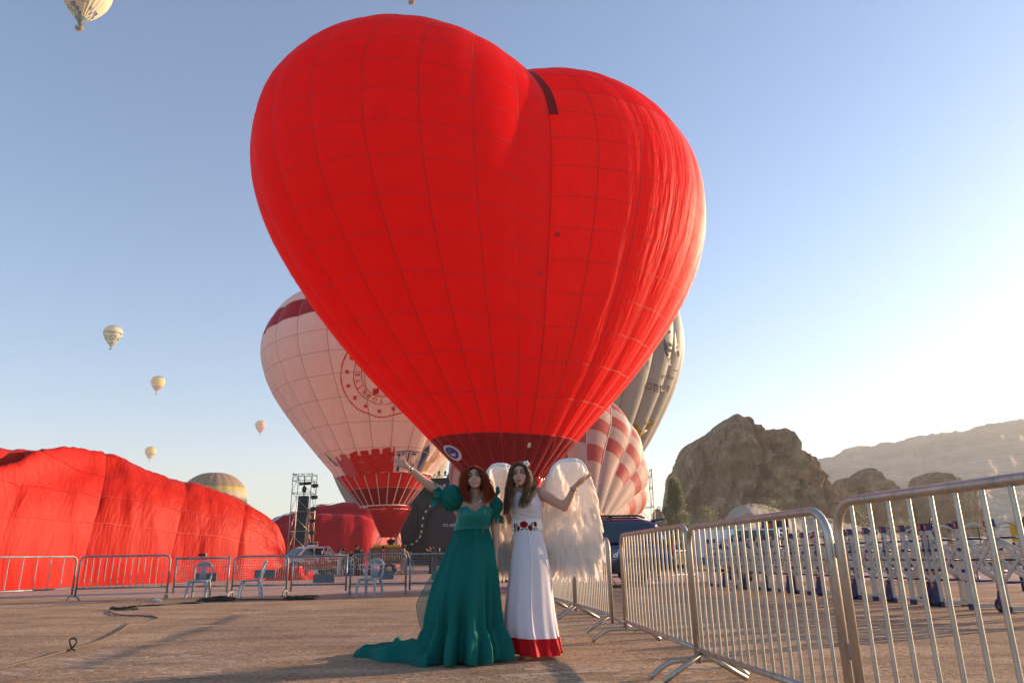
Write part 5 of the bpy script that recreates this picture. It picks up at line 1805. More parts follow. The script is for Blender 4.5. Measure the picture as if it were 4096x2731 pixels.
MB().tube([S_(1720, 1903, .4), S_(1805, 1901, .4)], .04, 6).build('railing', M_WHITE, stg)
t0 = S_(1771, 2105, .5)
text_on(stg, 'T.C. KÜL', .47, t0.x, .57, t0.z, M_WHITE, flip=False, bold=.008)
MB().box(S_(1690, 2247, -1.5) + Vector((0, 0, -.1)), (8.5, .5, .12)).build('blue_strip', pbr('blue_carpet', (.05, .07, .3), .7, bstr=0), stg, smooth=False)
# ------------------------------------------------------------------ hills, rocks, trees
def rock_mat(name, lo, mid, hi, scale, strat=0.0, bstr=.8, zs=1.0):
    m, nt = new_mat(name)
    p = N(nt, 'ShaderNodeBsdfPrincipled')
    p.inputs['Roughness'].default_value = .95
    p.inputs['Specular IOR Level'].default_value = .1
    vec = coords(nt, 'Object', (1, 1, zs))
    f = noise_tex(nt, vec, scale, 8, .68)
    col = ramp(nt, f, [(.32, lo), (.5, mid), (.66, hi)])
    if strat:
        w = N(nt, 'ShaderNodeTexWave', wave_type='BANDS', bands_direction='Z')
        w.inputs['Scale'].default_value = strat
        w.inputs['Distortion'].default_value = 4
        w.inputs['Detail'].default_value = 4
        w.inputs['Detail Scale'].default_value = .6
        nt.links.new(coords(nt), w.inputs['Vector'])
        mm = N(nt, 'ShaderNodeMixRGB', blend_type='MULTIPLY')
        mm.inputs[0].default_value = .35
        nt.links.new(col, mm.inputs[1])
        nt.links.new(ramp(nt, w.outputs[0], [(.2, (.7, .68, .66)), (.8, (1.15, 1.1, 1.05))]), mm.inputs[2])
        col = mm.outputs[0]
    nt.links.new(col, p.inputs['Base Color'])
    n1 = bump(nt, noise_tex(nt, vec, scale * 3, 8, .7), bstr, 2.0)
    nt.links.new(n1, p.inputs['Normal'])
    o = N(nt, 'ShaderNodeOutputMaterial')
    nt.links.new(p.outputs[0], o.inputs[0])
    return m
M_ROCK = rock_mat('brown_tuff', (.18, .092, .05), (.33, .19, .11), (.54, .37, .24), .16, 0, 1.0)
M_TUFF = rock_mat('white_tuff', (.24, .16, .09), (.42, .33, .25), (.55, .45, .36), .05, 0, .7)
M_MESA = rock_mat('mesa_layers', (.24, .19, .15), (.36, .28, .22), (.46, .38, .32), .012, .05, .5, 2.0)
c1 = lambda x, y: (2600 + x / 3.136, 1650 + y / 3.136)
c8 = lambda x, y: (3150 + x / 2.486, 1600 + y / 2.486)
def ridge_rock(name, outline, Y, thick, label, mat, nx=110, nv=70, rough=1.0, steep=.42, base_z=0.0, caves=(), amp=1.0, kind=None):
    """a cliff whose crest follows the surveyed skyline; real thickness and a back side"""
    xs = [q[0] for q in outline]
    ys = [q[1] for q in outline]
    order = np.argsort(xs)
    xs, ys = np.array(xs)[order], np.array(ys)[order]
    w0, w1 = at(xs[0], ys[0], Y), at(xs[-1], ys[-1], Y)
    O = Vector(((w0.x + w1.x) / 2, Y, 0))
    half = (w1.x - w0.x) / 2
    def fn(u, v):
        px = lerp(xs[0], xs[-1], u)
        t = at(px, interp(px, xs, ys), Y)
        h = max(t.z + rough * (1.6 * nz(px * .05, 3, 1) + 1.2 * nz(px * .13, 8, 2) + .7 * nz(px * .31, 8, 2) - 2.4 * abs(nz(px * .035, 1, 4)) - 1.4 * abs(nz(px * .09, 2, 6)) + 1.0), .3)
        edge = max(0.0, 1 - (abs(u * 2 - 1)) ** 3)
        T = thick * (.25 + .75 * math.sqrt(edge))
        a = PI * v
        yy = -T * math.copysign(abs(math.cos(a)) ** .8, math.cos(a))
        sz = max(0.0, math.sin(a)) ** steep
        z = h * sz
        q = Vector((t.x, Y + yy, z))
        f = (1 if 0.02 < v < .98 else .3)
        inner = min(1.0, (1 - abs(2 * v - 1)) * 6) * 1.0
        crest = max(0, 1 - abs(v - .5) / .10)
        n = Vector((t.x * .035, v * 6, h * .05))
        rd = lambda s_, k_: 1 - 2 * abs(nz(t.x * s_ + k_, z * s_ * .8, k_))
        d = 1.9 * rough * (1.6 * fbm(t.x * .05, 3, z * .06, 4) + 1.5 * rd(.07, 3) + 1.1 * rd(.16, 9) + .8 * rd(.36, 5) + .5 * rd(.8, 1) - 2.6 * max(0, .16 - abs(nz(t.x * .075 + .5 * nz(z * .05, 3), z * .012, 2))) / .16 + 1.0 * (abs(((z * .16 + 1.5 * nz(t.x * .05, z * .1, 7)) % 1) - .5) - .25))
        q.y += d * amp * (1 if v < .5 else -1) * -1 * (1 - .7 * crest)
        q.z += .5 * rough * nz(t.x * .25, z * .2, 9) * inner * (1 - crest)
        q.x += .8 * rough * nz(t.y * .1 + z * .2, t.x * .1, 4) * (1 - crest * .6)
        for (cx_, cy_, cw, ch, dp) in caves:
            if v < .5:
                wq = at(cx_, cy_, Y)
                if abs(t.x - wq.x) < cw / 2 and abs(z - wq.z) < ch / 2:
                    q.y += dp
        return q - O
    b = MB().grid(fn, nx, nv)
    o = b.build(name, mat, None, O, smooth=False)
    if kind: tag(o, kind=kind)
    else: tag(o, label, 'rock')
    return o
RK = [c1(*q) for q in ((200, 1220), (225, 1140), (250, 900), (272, 830), (292, 772), (370, 742), (378, 650), (386, 600), (392, 575), (420, 548), (450, 500), (462, 445), (485, 430), (520, 425), (552, 375), (612, 352), (705, 318), (742, 275), (798, 270), (815, 212), (858, 165), (945, 155), (955, 132), (1020, 124), (1068, 150), (1128, 182), (1168, 225), (1178, 270), (1200, 302), (1242, 296), (1330, 312), (1360, 290), (1420, 284), (1528, 306), (1568, 350), (1585, 402), (1610, 455), (1640, 528), (1735, 540), (1798, 582), (1860, 630), (1872, 700), (1918, 760), (1962, 820), (1980, 920), (2030, 990), (2112, 1095), (2180, 1240), (2260, 1330))]
caves = [c1(1075, 968) + (2.6, 3.6, 4), c1(1572, 982) + (2.6, 3.4, 4), c1(1050, 1105) + (8, 2.2, 5), c1(1195, 868) + (2.2, 3.2, 4), c1(1100, 797) + (1.6, 1.6, 4), c1(1505, 1088) + (3, 1.8, 4), c1(1930, 945) + (4.5, 4, 3), c1(1270, 560) + (1.6, 2.4, 4), c1(1340, 680) + (7, 1.2, 2.5), c1(810, 985) + (1.6, 2, 3)]
ridge_rock('rock_outcrop', RK, 275, 24, 'big brown rock with cave openings rising beside the poplar', M_ROCK, 300, 190, 1.0, .36, caves=caves)
RK2 = [c8(*q) for q in ((430, 1040), (445, 880), (470, 866), (518, 868), (522, 810), (555, 795), (630, 800), (648, 800), (660, 775), (700, 745), (745, 740), (748, 700), (790, 705), (840, 760), (880, 810), (940, 850), (1000, 920), (1050, 990), (1090, 1060))]
ridge_rock('rock_outcrop', RK2, 300, 14, 'brown pointed rock with one small opening, second from the big rock', M_ROCK, 110, 60, .7, .34, caves=[c8(605, 945) + (3, 4, 4)])
RK3 = [c8(*q) for q in ((1195, 1040), (1205, 880), (1300, 852), (1320, 790), (1370, 752), (1450, 742), (1520, 765), (1580, 800), (1600, 835), (1660, 828), (1700, 850), (1712, 920), (1725, 1000))]
ridge_rock('rock_outcrop', RK3, 310, 14, 'squat brown rock with flat left shoulder, rightmost of the three', M_ROCK, 110, 60, .7, .3)
# left little cliff beyond the thin scaffold
RK4 = [(2592, 2160), (2610, 2120), (2614, 2052), (2622, 2040), (2632, 2048), (2650, 2090), (2668, 2150), (2690, 2190)]
ridge_rock('rock_outcrop', RK4, 200, 6, 'small dark rock just right of the thin scaffold tower', M_ROCK, 50, 40, .4, .4)
SKIRT = [(2580, 2205), (2630, 2190), (2650, 2110), (2670, 2060), (2690, 2080), (2760, 2120), (2860, 2088), (2940, 2020), (3010, 1995), (3080, 2012), (3160, 2050), (3280, 2060), (3400, 2090), (3600, 2130), (3800, 2150), (4200, 2120)]
def terrain_sheet(name, sky_, Y0, Y1, foot_y, mat, nx=150, ny=70, gully=1.0, gf=.05, kind='structure', curve=1.2, x0=None, x1=None):
    xs = np.array([q[0] for q in sky_], float)
    ys = np.array([q[1] for q in sky_], float)
    def fn(u, v):
        px = lerp(xs[0], xs[-1], u)
        Y = lerp(Y0, Y1, min(1, v * 1.25)) if v < .8 else lerp(Y1, Y1 + (Y1 - Y0) * .6, (v - .8) / .2)
        t = at(px, interp(px, xs, ys), Y1)
        x = t.x * Y / Y1
        if v < .8:
            s = v / .8
            h = t.z * s ** curve
            g = gully * (1 - s) ** .3 * s
        else:
            s = (v - .8) / .2
            h = t.z * (1 - .9 * s)
            g = gully * .5
        x_ = t.x
        rid = abs(nz(x_ * gf + .6 * nz(s * 3, x_ * gf * .4), s * 1.2, 3)) + .5 * abs(nz(x_ * gf * 2.3, s * 2.5, 8)) + .25 * abs(nz(x_ * gf * 5, s * 5, 1))
        return Vector((x, Y, max(h - t.z * .16 * g * rid * 2 + t.z * .012 * gully * nz(x_ * .1, s * 12), -.3)))
    b = MB().grid(fn, nx, ny)
    return tag(b.build(name, mat), kind=kind)
terrain_sheet('slope', SKIRT, 150, 232, 2215, M_TUFF, 260, 70, 1.5, .07)
MESA = [c8(*q) for q in ((-700, 760), (-350, 720), (95, 612), (150, 590), (200, 576), (330, 558), (455, 543), (500, 515), (560, 472), (620, 450), (700, 432), (850, 415), (1000, 396), (1140, 378), (1200, 362), (1400, 323), (1600, 300), (1780, 275), (1900, 240), (1965, 210), (2100, 196), (2352, 166), (2800, 120), (3400, 150))]
terrain_sheet('hill', MESA, 640, 1250, 2190, M_MESA, 320, 150, .7, .010, curve=.8)
FOOT = [c8(*q) for q in ((-700, 1000), (0, 960), (300, 930), (450, 940), (900, 870), (1000, 860), (1100, 880), (1250, 900), (1700, 880), (1860, 850), (2000, 870), (2352, 800), (3000, 780))]
terrain_sheet('foothill', FOOT, 420, 600, 2190, M_TUFF, 220, 60, 1.5, .02, curve=.9)
# far low slopes behind the left part
FARL = [(-900, 2245), (-300, 2236), (300, 2235), (900, 2228), (1500, 2222), (2100, 2205), (2500, 2150), (2600, 2090), (2640, 2100), (2720, 2120), (2900, 2200)]
terrain_sheet('far_slope', FARL, 500, 900, 2230, M_MESA, 120, 24, .6, .01)

M_LEAF = pbr('poplar_leaf', (.15, .15, .05), .6, var=.45, vscale=1.2, bstr=0)
M_LEAF2 = pbr('bush_leaf', (.12, .13, .05), .6, var=.35, vscale=1.5, bstr=0)
M_BARK = pbr('bark', (.12, .09, .06), .9, bscale=12, bstr=.5)
for m_ in (M_LEAF, M_LEAF2):
    nt = m_.node_tree
    p = next(n for n in nt.nodes if n.type == 'BSDF_PRINCIPLED')
    t = N(nt, 'ShaderNodeBsdfTranslucent')
    t.inputs[0].default_value = (.16, .17, .03, 1)
    mx = N(nt, 'ShaderNodeMixShader')
    mx.inputs[0].default_value = .35
    o = next(n for n in nt.nodes if n.type == 'OUTPUT_MATERIAL')
    nt.links.new(p.outputs[0], mx.inputs[1])
    nt.links.new(t.outputs[0], mx.inputs[2])
    nt.links.new(mx.outputs[0], o.inputs[0])
def leafy(root, name, n, place, size, mat, seed):
    r = random.Random(seed)
    vs, fs = [], []
    for i in range(n):
        c = place(r)
        if c is None: continue
        s = size * r.uniform(.6, 1.3)
        q = Vector((r.gauss(0, 1), r.gauss(0, 1), r.gauss(0, 1))).normalized()
        w = q.orthogonal().normalized()
        b = len(vs)
        vs += [c - q * s * .5, c + w * s * .32, c + q * s * .5, c - w * s * .32]
        fs.append((b, b + 1, b + 2, b + 3))
    me = bpy.data.meshes.new(name)
    me.from_pydata(vs, [], fs)
    return link(name, me, mat, root)
def poplar(px0, px1, top, base, Y, label, n=9000):
    b0 = at((px0 + px1) / 2, base, Y)
    b0.z = 0
    H = at((px0 + px1) / 2, top, Y).z
    W = (at(px1, base, Y).x - at(px0, base, Y).x) / 2
    root = thing('poplar_tree', label, 'tree', b0)
    tk = MB().tube([(0, 0, 0), (.1, 0, H * .4), (0, .1, H * .9)], [.28, .18, .04], 8)
    for k in range(14):
        a = 2.4 * k
        z = H * (.08 + .055 * k)
        tk.tube([(0, 0, z), (W * .5 * math.cos(a), W * .5 * math.sin(a), z + H * .14)], [.07, .02], 5)
    tk.build('trunk', M_BARK, root)
    cl_ = []
    r = random.Random(3)
    for k in range(150):
        t = r.random() ** .8
        rad = 1.22 * W * (math.sin(PI * min(1, .08 + .92 * t) ** .75) ** .55) * (1 - .25 * t)
        a = r.uniform(0, 2 * PI)
        q = rad * math.sqrt(r.random()) * .92
        cl_.append((Vector((q * math.cos(a), q * math.sin(a), H * (.02 + .95 * t))), r.uniform(.35, .75) * W * .42))
    def place(r):
        c, s = r.choice(cl_)
        d = Vector((r.gauss(0, 1), r.gauss(0, 1), r.gauss(0, 1.5)))
        return c + d * s * .55
    leafy(root, 'crown', n, place, .28, M_LEAF, 5)
poplar(2668, 2756, 1902, 2120, 150, 'tall narrow green poplar in front of the big brown rock', 24000)
def bush(px, py, w, h, Y, label, n=900, mat=None, group=None):
    b0 = at(px, py, Y)
    root = thing('bush', label, 'bush', b0, 0, group)
    MB().tube([(0, 0, 0), (0, 0, h * .5)], [.08, .03], 5).build('stem', M_BARK, root)
    leafy(root, 'foliage', n, lambda r: Vector((r.gauss(0, w * .26), r.gauss(0, w * .26), h * (.12 + .85 * r.random()))), .3, mat or M_LEAF2, int(px))
bush(2838, 2092, 4.5, 4.0, 170, 'small yellow green bush at the foot of the white slope', 700)
bush(3098, 2060, 6, 4.6, 200, 'rounded green bush on the white slope below the big rock', 900)
bush(2636, 2045, 3, 3, 420, 'tiny dark bush on the skyline right of the thin scaffold tower', 300)
bush(3458, 2140, 2.2, 6.5, 160, 'thin yellow green sapling seen over the nearest barriers', 600)
bush(3605, 2120, 6, 2.6, 190, 'pale dry bush on the meadow behind the expanding barriers', 700)
# meadow
def meadow_fn(u, v):
    Y = lerp(42, 330, v ** 1.5)
    x = lerp(2.5, 330, u) * (Y / 330) + lerp(4, 30, u)
    return Vector((x, Y, .05 + 4.6 * max(0, (Y - 70) / 260) ** 1.1 + .5 * fbm(x * .03, Y * .03, 1, 3)))
M_MEADOW = ground_mat('dry_meadow', [(.32, (.30, .19, .065)), (.5, (.36, .25, .10)), (.68, (.22, .21, .08))], .035, .6, fine=2.2)
tag(MB().grid(meadow_fn, 90, 80).build('meadow', M_MEADOW), kind='structure')
# wire fence in front of the meadow
W0, W1 = gp(2700, 46), gp(4300, 33)
wf = thing('wire_fence', 'thin dark wire fence along the edge of the meadow', 'fence', (W0.x, W0.y, 0))
D_ = W1 - W0
b = MB()
for i in range(13):
    MB().tube([D_ * (i / 12), D_ * (i / 12) + Vector((0, 0, 1.9))], .03, 5).build('fence_post', M_BLACK, wf)
for z in (.3, .7, 1.1, 1.5, 1.85):
    b.tube([Vector((0, 0, z)), D_ + Vector((0, 0, z))], .010, 4)
tag(b.build('wire', M_BLACK, wf), kind='stuff')
# low mesh barriers and red notice panels behind the expanding barriers
for k in range(6):
    x = 3150 + k * 190
    q0, q1 = gp(x, 24.5 - k * .5), gp(x + 175, 24.0 - k * .5)
    bar_barrier(q0, q1, '%s mesh barrier behind the expanding barriers, %s' % (('leftmost', 'second from the left', 'third from the left', 'third from the right', 'second from the right', 'rightmost')[k], ('with red notice panel' if k % 2 else 'bare')), 1.0, mat=M_GALVD, r=.024, rail_z=.27, mesh_=True, feet=('stub', 'stub'), group='mesh barriers behind the expanding ones' + (' with red panels' if k % 2 else ''))
    if k % 2:
        rt_ = [o for o in COL.objects if o.name.startswith('crowd_barrier')][-1]
        MB().box((.8, -.05, .72), (.5, .03, .3)).build('notice_panel', M_REDFILM, children(rt_)[0].parent, smooth=False)
yb = thing('yellow_crate', 'yellow panel with dark print at the right edge behind the barriers', 'panel', gp(4120, 16))
MB().box((0, 0, 1.22), (.36, .12, .42)).build('panel', pbr('yellow_board', (.55, .36, .03), .5, bstr=0), yb, smooth=False)
MB().box((0, -.065, 1.32), (.25, .012, .16)).build('print', M_REDFILM, yb, smooth=False)
for x in (-.2, .2):
    MB().tube([(x, 0, 0), (x, 0, 1.0)], .03, 6).build('leg', M_BLACK, yb)
# ------------------------------------------------------------------ the two women
M_SKIN1 = pbr('skin_fair', (.56, .30, .21), .48, var=.05, vscale=5, bstr=.03, bscale=150, bdist=.001, spec=.4, sss=.2)
M_TEAL = cloth('teal_organza', (.010, .150, .125), .22, tcol=(.02, .26, .21), var=.14, vscale=3, gloss=.015, rough=.5, wr=.35, wscale=(4, 4, .35), wfreq=9, wdist=.03)
M_TEALS = cloth('teal_satin', (.010, .165, .14), .10, var=.06, vscale=4, gloss=.10, rough=.35)
M_SHEER = cloth('sheer_organza', (.02, .20, .17), .5, tcol=(.05, .33, .27), var=.1, gloss=.02, alpha=.62)
M_GOWN = cloth('white_crepe', (.80, .72, .76), .20, tcol=(.85, .7, .66), var=.02, gloss=.02, wr=.06, wscale=(4, 4, .4), wfreq=6, wdist=.03)
M_HEM = cloth('red_hem_cloth', (.55, .008, .012), .2, var=.06, gloss=.03, wr=.3, wscale=(4, 4, .4), wfreq=8, wdist=.03)
M_EYE = pbr('eye_white', (.62, .58, .55), .25, bstr=0)
M_IRIS = pbr('iris', (.03, .022, .015), .2, bstr=0)
M_BROW = pbr('brow_hair', (.035, .018, .012), .8, bstr=0)
M_LIPS = pbr('lips', (.34, .06, .06), .4, bstr=0)
M_TEETH = pbr('teeth', (.75, .70, .66), .3, bstr=0)
M_BLACKC = pbr('black_cord', (.015, .015, .015), .6, bstr=0)
M_SILVER = pbr('silver', (.7, .7, .72), .25, 1.0, bstr=0)
M_SOLE = pbr('cork_sole', (.45, .33, .22), .7, bscale=60)
def hair_mat(name, col, tcol):
    return cloth(name, col, .35, tcol=tcol, var=.35, vscale=30, gloss=.05, rough=.4)
M_AUBURN = hair_mat('auburn_hair', (.26, .042, .012), (.55, .13, .025))
M_BROWN = hair_mat('brown_hair', (.17, .088, .048), (.42, .22, .09))

def rings_loft(b, rows, n=24, cap=True):
    """rows: (centre, half width x, half depth y)"""
    vs, fs = [], []
    for c, a, d in rows:
        for j in range(n):
            t = 2 * PI * j / n
            vs.append(Vector(c) + Vector((a * math.cos(t), d * math.sin(t), 0)))
    for i in range(len(rows) - 1):
        for j in range(n):
            j2 = (j + 1) % n
            fs.append((i * n + j, i * n + j2, (i + 1) * n + j2, (i + 1) * n + j))
    if cap:
        fs += [tuple(range(n - 1, -1, -1)), tuple((len(rows) - 1) * n + j for j in range(n))]
    b.add(vs, fs)
def add_head(b, M, s, smile=0):
    def B(c, r, n=14, m=10):
        b.ball(M @ (Vector(c) * s), tuple(q * s for q in r), n, m, M.to_3x3())
    B((0, .022, .030), (.073, .092, .088), 20, 14)          # skull
    B((0, -.020, -.033), (.064, .066, .072), 18, 12)        # face
    B((0, -.040, -.078), (.042, .040, .034))                # jaw
    B((0, -.068, -.098), (.020, .018, .017))                # chin
    B((0, -.050, .038), (.055, .040, .035))                 # forehead
    for sx in (-1, 1):
        B((sx * .040, -.055, -.036), (.024, .026, .024))    # cheek
        B((sx * .033, -.078, .014), (.026, .011, .008))     # brow ridge
        B((sx * .074, .012, -.008), (.008, .018, .028))     # ear
        B((sx * .012, -.094, -.040), (.009, .010, .008))    # nostril
    b.tube([M @ (Vector(q) * s) for q in ((0, -.082, .008), (0, -.092, -.016), (0, -.102, -.034))], [.008 * s, .0085 * s, .0105 * s], 8)
    B((0, -.099, -.036), (.0115, .010, .009))
    B((0, -.084, -.067), (.022, .012, .008))
    B((0, -.082, -.080), (.020, .011, .007))
def face_parts(root, O, M, s, smile=True):
    T = lambda q: M @ (Vector(q) * s) - O
    for sx in (-1, 1):
        e = MB()
        e.ball(T((sx * .032, -.0765, .000)), (.0155 * s, .010 * s, .0068 * s), 12, 8, M.to_3x3())
        eo = e.build('eye', M_EYE, root)
        MB().ball(T((sx * .0315, -.0835, .000)), (.0080 * s, .005 * s, .0066 * s), 10, 7, M.to_3x3()).build('iris', M_IRIS, eo)
        l = MB().tube([T((sx * q[0], q[1], q[2])) for q in ((.017, -.086, .000), (.026, -.0885, .0068), (.036, -.0865, .0070), (.048, -.078, .002))], [.0024 * s, .0042 * s, .0042 * s, .0022 * s], 6)
        l.build('eyelash', M_BROW, root)
        MB().tube([T((sx * q[0], q[1], q[2])) for q in ((.019, -.0855, -.0045), (.032, -.0865, -.0075), (.045, -.0795, -.003))], [.001 * s, .0017 * s, .001 * s], 5).build('lower_lash', M_BROW, root)
        MB().ball(T((sx * .008, -.1005, -.0435)), (.0034 * s, .003 * s, .0022 * s), 6, 5).build('nostril', M_LIPS, root)
        MB().tube([T((sx * q[0], q[1], q[2])) for q in ((.014, -.092, .0195), (.028, -.0935, .0245), (.042, -.086, .024), (.054, -.073, .018))], [.0036 * s, .0048 * s, .0042 * s, .0018 * s], 6, flat=1.0).build('eyebrow', M_BROW, root)
    w = .029 if smile else .025
    up = .007 if smile else .005
    MB().tube([T(q) for q in ((-w, -.078, -.073 + up), (-w * .5, -.0935, -.0705), (0, -.097, -.0695), (w * .5, -.0935, -.0705), (w, -.078, -.073 + up))], [.0014 * s, .0032 * s, .0034 * s, .0032 * s, .0014 * s], 6).build('upper_lip', M_LIPS, root)
    MB().tube([T(q) for q in ((-w, -.078, -.074 + up), (-w * .5, -.0905, -.079 - .002 * smile), (0, -.0935, -.0815 - .003 * smile), (w * .5, -.0905, -.079 - .002 * smile), (w, -.078, -.074 + up))], [.0014 * s, .0036 * s, .0044 * s, .0036 * s, .0014 * s], 6).build('lower_lip', M_LIPS, root)
    if smile:
        MB().tube([T(q) for q in ((-w * .8, -.084, -.0705), (0, -.0945, -.0755), (w * .8, -.084, -.0705))], [.002 * s, .0038 * s, .002 * s], 6).build('teeth', M_TEETH, root)
def hair_from_guides(root, O, guides, mat, count, r0, seed, wave=.012, freq=3.0, jit=.02, name='hair', extra=None):
    r = random.Random(seed)
    b = extra or MB()
    for k in range(count):
        gset = r.choice(guides)
        t = r.random() * (len(gset) - 1)
        i = min(int(t), len(gset) - 2)
        f = t - i
        pts = [gset[i][j].lerp(gset[i + 1][j], f) for j in range(len(gset[0]))]
        ln = r.uniform(.72, 1.05)
        P_ = spline(pts, 22)
        P_ = P_[:max(8, int(22 * min(1, ln)) + 1)]
        off = Vector((r.gauss(0, jit), r.gauss(0, jit), 0))
        ph, ph2 = r.uniform(0, 6.28), r.uniform(0, 6.28)
        Q = []
        n = len(P_)
        for j, p in enumerate(P_):
            u = j / (n - 1)
            wv = wave * min(1, u * 2)
            Q.append(p + off * min(1, .25 + u) + Vector((wv * math.sin(freq * 6.28 * u + ph), wv * math.cos(freq * 6.28 * u + ph2), 0)) - O)
        rad = [r0 * r.uniform(.7, 1.2) * (1 - .75 * (j / (n - 1)) ** 2) for j in range(n)]
        b.tube(Q, rad, 5)
    return b.build(name, mat, root)
def zrow(y, Y):
    """height of a picture row near the figures"""
    return at(2000, y, Y).z

# ---------- woman in green
D1 = 6.78
q1 = lambda x, y, Y=D1: at(1550 + x / 3.484, 1800 + y / 3.484, Y)
WO1 = Vector((at(1880, 2640, D1).x, D1, 0))
w1 = thing('person', 'red haired woman in long emerald green gown with train, arm raised to the left', 'person', WO1)
M1 = Matrix.Translation(q1(1212, 388, 6.70)) @ Matrix.Rotation(R(-8), 4, 'Y') @ Matrix.Rotation(R(-12), 4, 'X') @ Matrix.Rotation(R(1), 4, 'Z')
S1 = .98
body = MB()
add_head(body, M1, S1)
nb, nt_ = q1(1235, 660, D1), q1(1222, 520, 6.74)
body.tube([nb + Vector((0, .01, -.03)), nb.lerp(nt_, .5), nt_], [.058, .048, .047], 14)
TZ = [zrow(1800 + y / 3.484, D1) for y in (1420, 1250, 1060, 960, 870, 790, 720, 660, 630)]
TX = [q1(x, 1000, D1).x for x in (1180, 1180, 1178, 1205, 1222, 1230, 1235, 1238, 1238)]
TA = [.195, .165, .150, .152, .162, .166, .166, .125, .06]
TB = [.125, .120, .100, .105, .108, .108, .10, .08, .055]
rings_loft(body, [((x, D1, z), a - .012, d - .012) for z, x, a, d in zip(TZ, TX, TA, TB)], 28)
bustz = zrow(1800 + 905 / 3.484, D1)
bx = q1(1232, 900, D1).x
for sx in (-1, 1):
    body.ball((bx + sx * .062, D1 - .070, bustz + .018), (.058, .056, .060), 16, 12)
shL, shR = q1(1055, 650, D1), q1(1440, 655, D1)
body.ball(shL, (.055, .05, .052), 12, 9)
body.ball(shR, (.055, .05, .052), 12, 9)
body.tube([nb + Vector((0, .02, .01)), shL + Vector((0, .0, .01))], [.052, .045], 10)
body.tube([nb + Vector((0, .02, .01)), shR + Vector((0, .0, .01))], [.052, .045], 10)
el, wr = q1(640, 515, D1 - .02), q1(318, 258, D1 - .10)
body.tube(spline([shL, q1(830, 600, D1), el, q1(500, 420, D1 - .05), q1(400, 330, D1 - .08), wr], 20), [lerp(.056, .044, i / 8) if i < 8 else (lerp(.046, .042, (i - 8) / 5) if i < 13 else lerp(.042, .0235, (i - 13) / 7)) for i in range(21)], 14)
h9 = lambda x, y, Y=D1 - .10: at(1550 + x / 9.225, 1790 + y / 9.225, Y)
pw = h9(800, 740)
for bx_, by_, r_ in ((500, 450, .0135), (440, 500, .014), (400, 570, .0135), (390, 650, .012), (640, 600, .014)):
    body.tube([pw, h9(bx_, by_)], [.021, r_], 8)
body.ball(h9(560, 600), (.034, .014, .034), 12, 9)
FING = [((505, 455), (420, 350), (345, 295), (278, 258), .0082), ((430, 490), (320, 415), (230, 375), (148, 352), .0085), ((400, 560), (300, 505), (215, 475), (130, 452), .008), ((390, 650), (320, 645), (255, 635), (190, 618), .007), ((690, 640), (640, 500), (612, 400), (624, 292), .0092)]
for k, f in enumerate(FING):
    pts = [h9(x, y, D1 - .10 + (-.012 if k == 4 else 0) - .004 * i) for i, (x, y) in enumerate(f[:4])]
    body.tube(spline(pts, 8), [f[4] * (1.12 - .045 * i) for i in range(9)], 8)
elR, wrR = q1(1500, 1060, D1 + .05), q1(1505, 1420, D1 + .02)
body.tube(spline([shR, q1(1480, 850, D1 + .03), elR, q1(1510, 1240, D1 + .04), wrR], 16), [lerp(.052, .042, i / 8) if i < 8 else lerp(.042, .026, (i - 8) / 8) for i in range(17)], 12)
body.tube([wrR, wrR + Vector((-.01, -.01, -.09))], [.026, .03], 8)
for k in range(4):
    p0 = wrR + Vector((-.022 + .015 * k, -.012, -.085))
    body.tube([p0, p0 + Vector((-.006, -.008, -.045)), p0 + Vector((-.012, .004, -.078 + .008 * abs(k - 1.5)))], [.0088, .008, .006], 6)
body.tube([wrR + Vector((-.02, -.015, -.03)), wrR + Vector((-.045, -.03, -.075)), wrR + Vector((-.045, -.035, -.105))], [.011, .009, .007], 6)
for sx in (-1, 1):
    hp = Vector((TX[0] + sx * .085, D1, TZ[0]))
    body.tube([hp, Vector((hp.x + sx * .01, D1 - .02, .48)), Vector((hp.x + sx * .01, D1, .07))], [.095, .062, .042], 12)
    body.ball((hp.x + sx * .015, D1 - .06, .045), (.042, .11, .04), 10, 7)
me = remeshed(body, .0075, 3, .5)
me.transform(Matrix.Translation(-WO1))
link('body', me, M_SKIN1, w1)
face_parts(w1, WO1, M1, S1, True)
# bodice
def tor(z, off):
    return (interp(z, TZ, TX), interp(z, TZ, TA) + off, interp(z, TZ, TB) + off)
z_w, z_top = TZ[2], zrow(1800 + 775 / 3.484, D1)
z_dip = zrow(1800 + 900 / 3.484, D1)
def bodice_pt(u, v, off=.011):
    t = 2 * PI * u - PI / 2          # u = 0 is the middle of the front
    fx = math.sin(2 * PI * u)
    front = max(0, math.cos(2 * PI * u))
    s = abs(fx)
    neck = lerp(z_dip, z_top, min(1, s / .45) ** .9) if front > 0 else z_top - .03
    neck += (0.0 if s < .45 or front <= 0 else -(s - .45) * .05)
    z = lerp(z_w - .02, neck, v)
    cx_, a, d = tor(z, off)
    p = Vector((cx_ + a * math.cos(t), D1 + d * math.sin(t), z))
    if front > 0:
        for sx in (-1, 1):
            ddx, dz = (p.x - (bx + sx * .066)) / .078, (z - bustz - .006) / .085
            p.y -= .066 * math.exp(-(ddx * ddx + dz * dz) * .9)
        if v > .97: p.y += .006
    p.z += .002 * math.sin(40 * u) * v
    return p - WO1
bd = MB().grid(lambda u, v: bodice_pt(u, v), 96, 26, wrap=True)
bd.build('bodice', M_TEALS, w1)
for sx in (-1, 1):
    cs = MB()
    pts = [bodice_pt((sx * .105 + .02 * sx * math.sin(PI * v)) % 1.0, v, .012) for v in np.linspace(.05, .97, 12)]
    cs.tube(pts, .0022, 5)
    cs.build('bodice_seam', M_TEAL, w1)
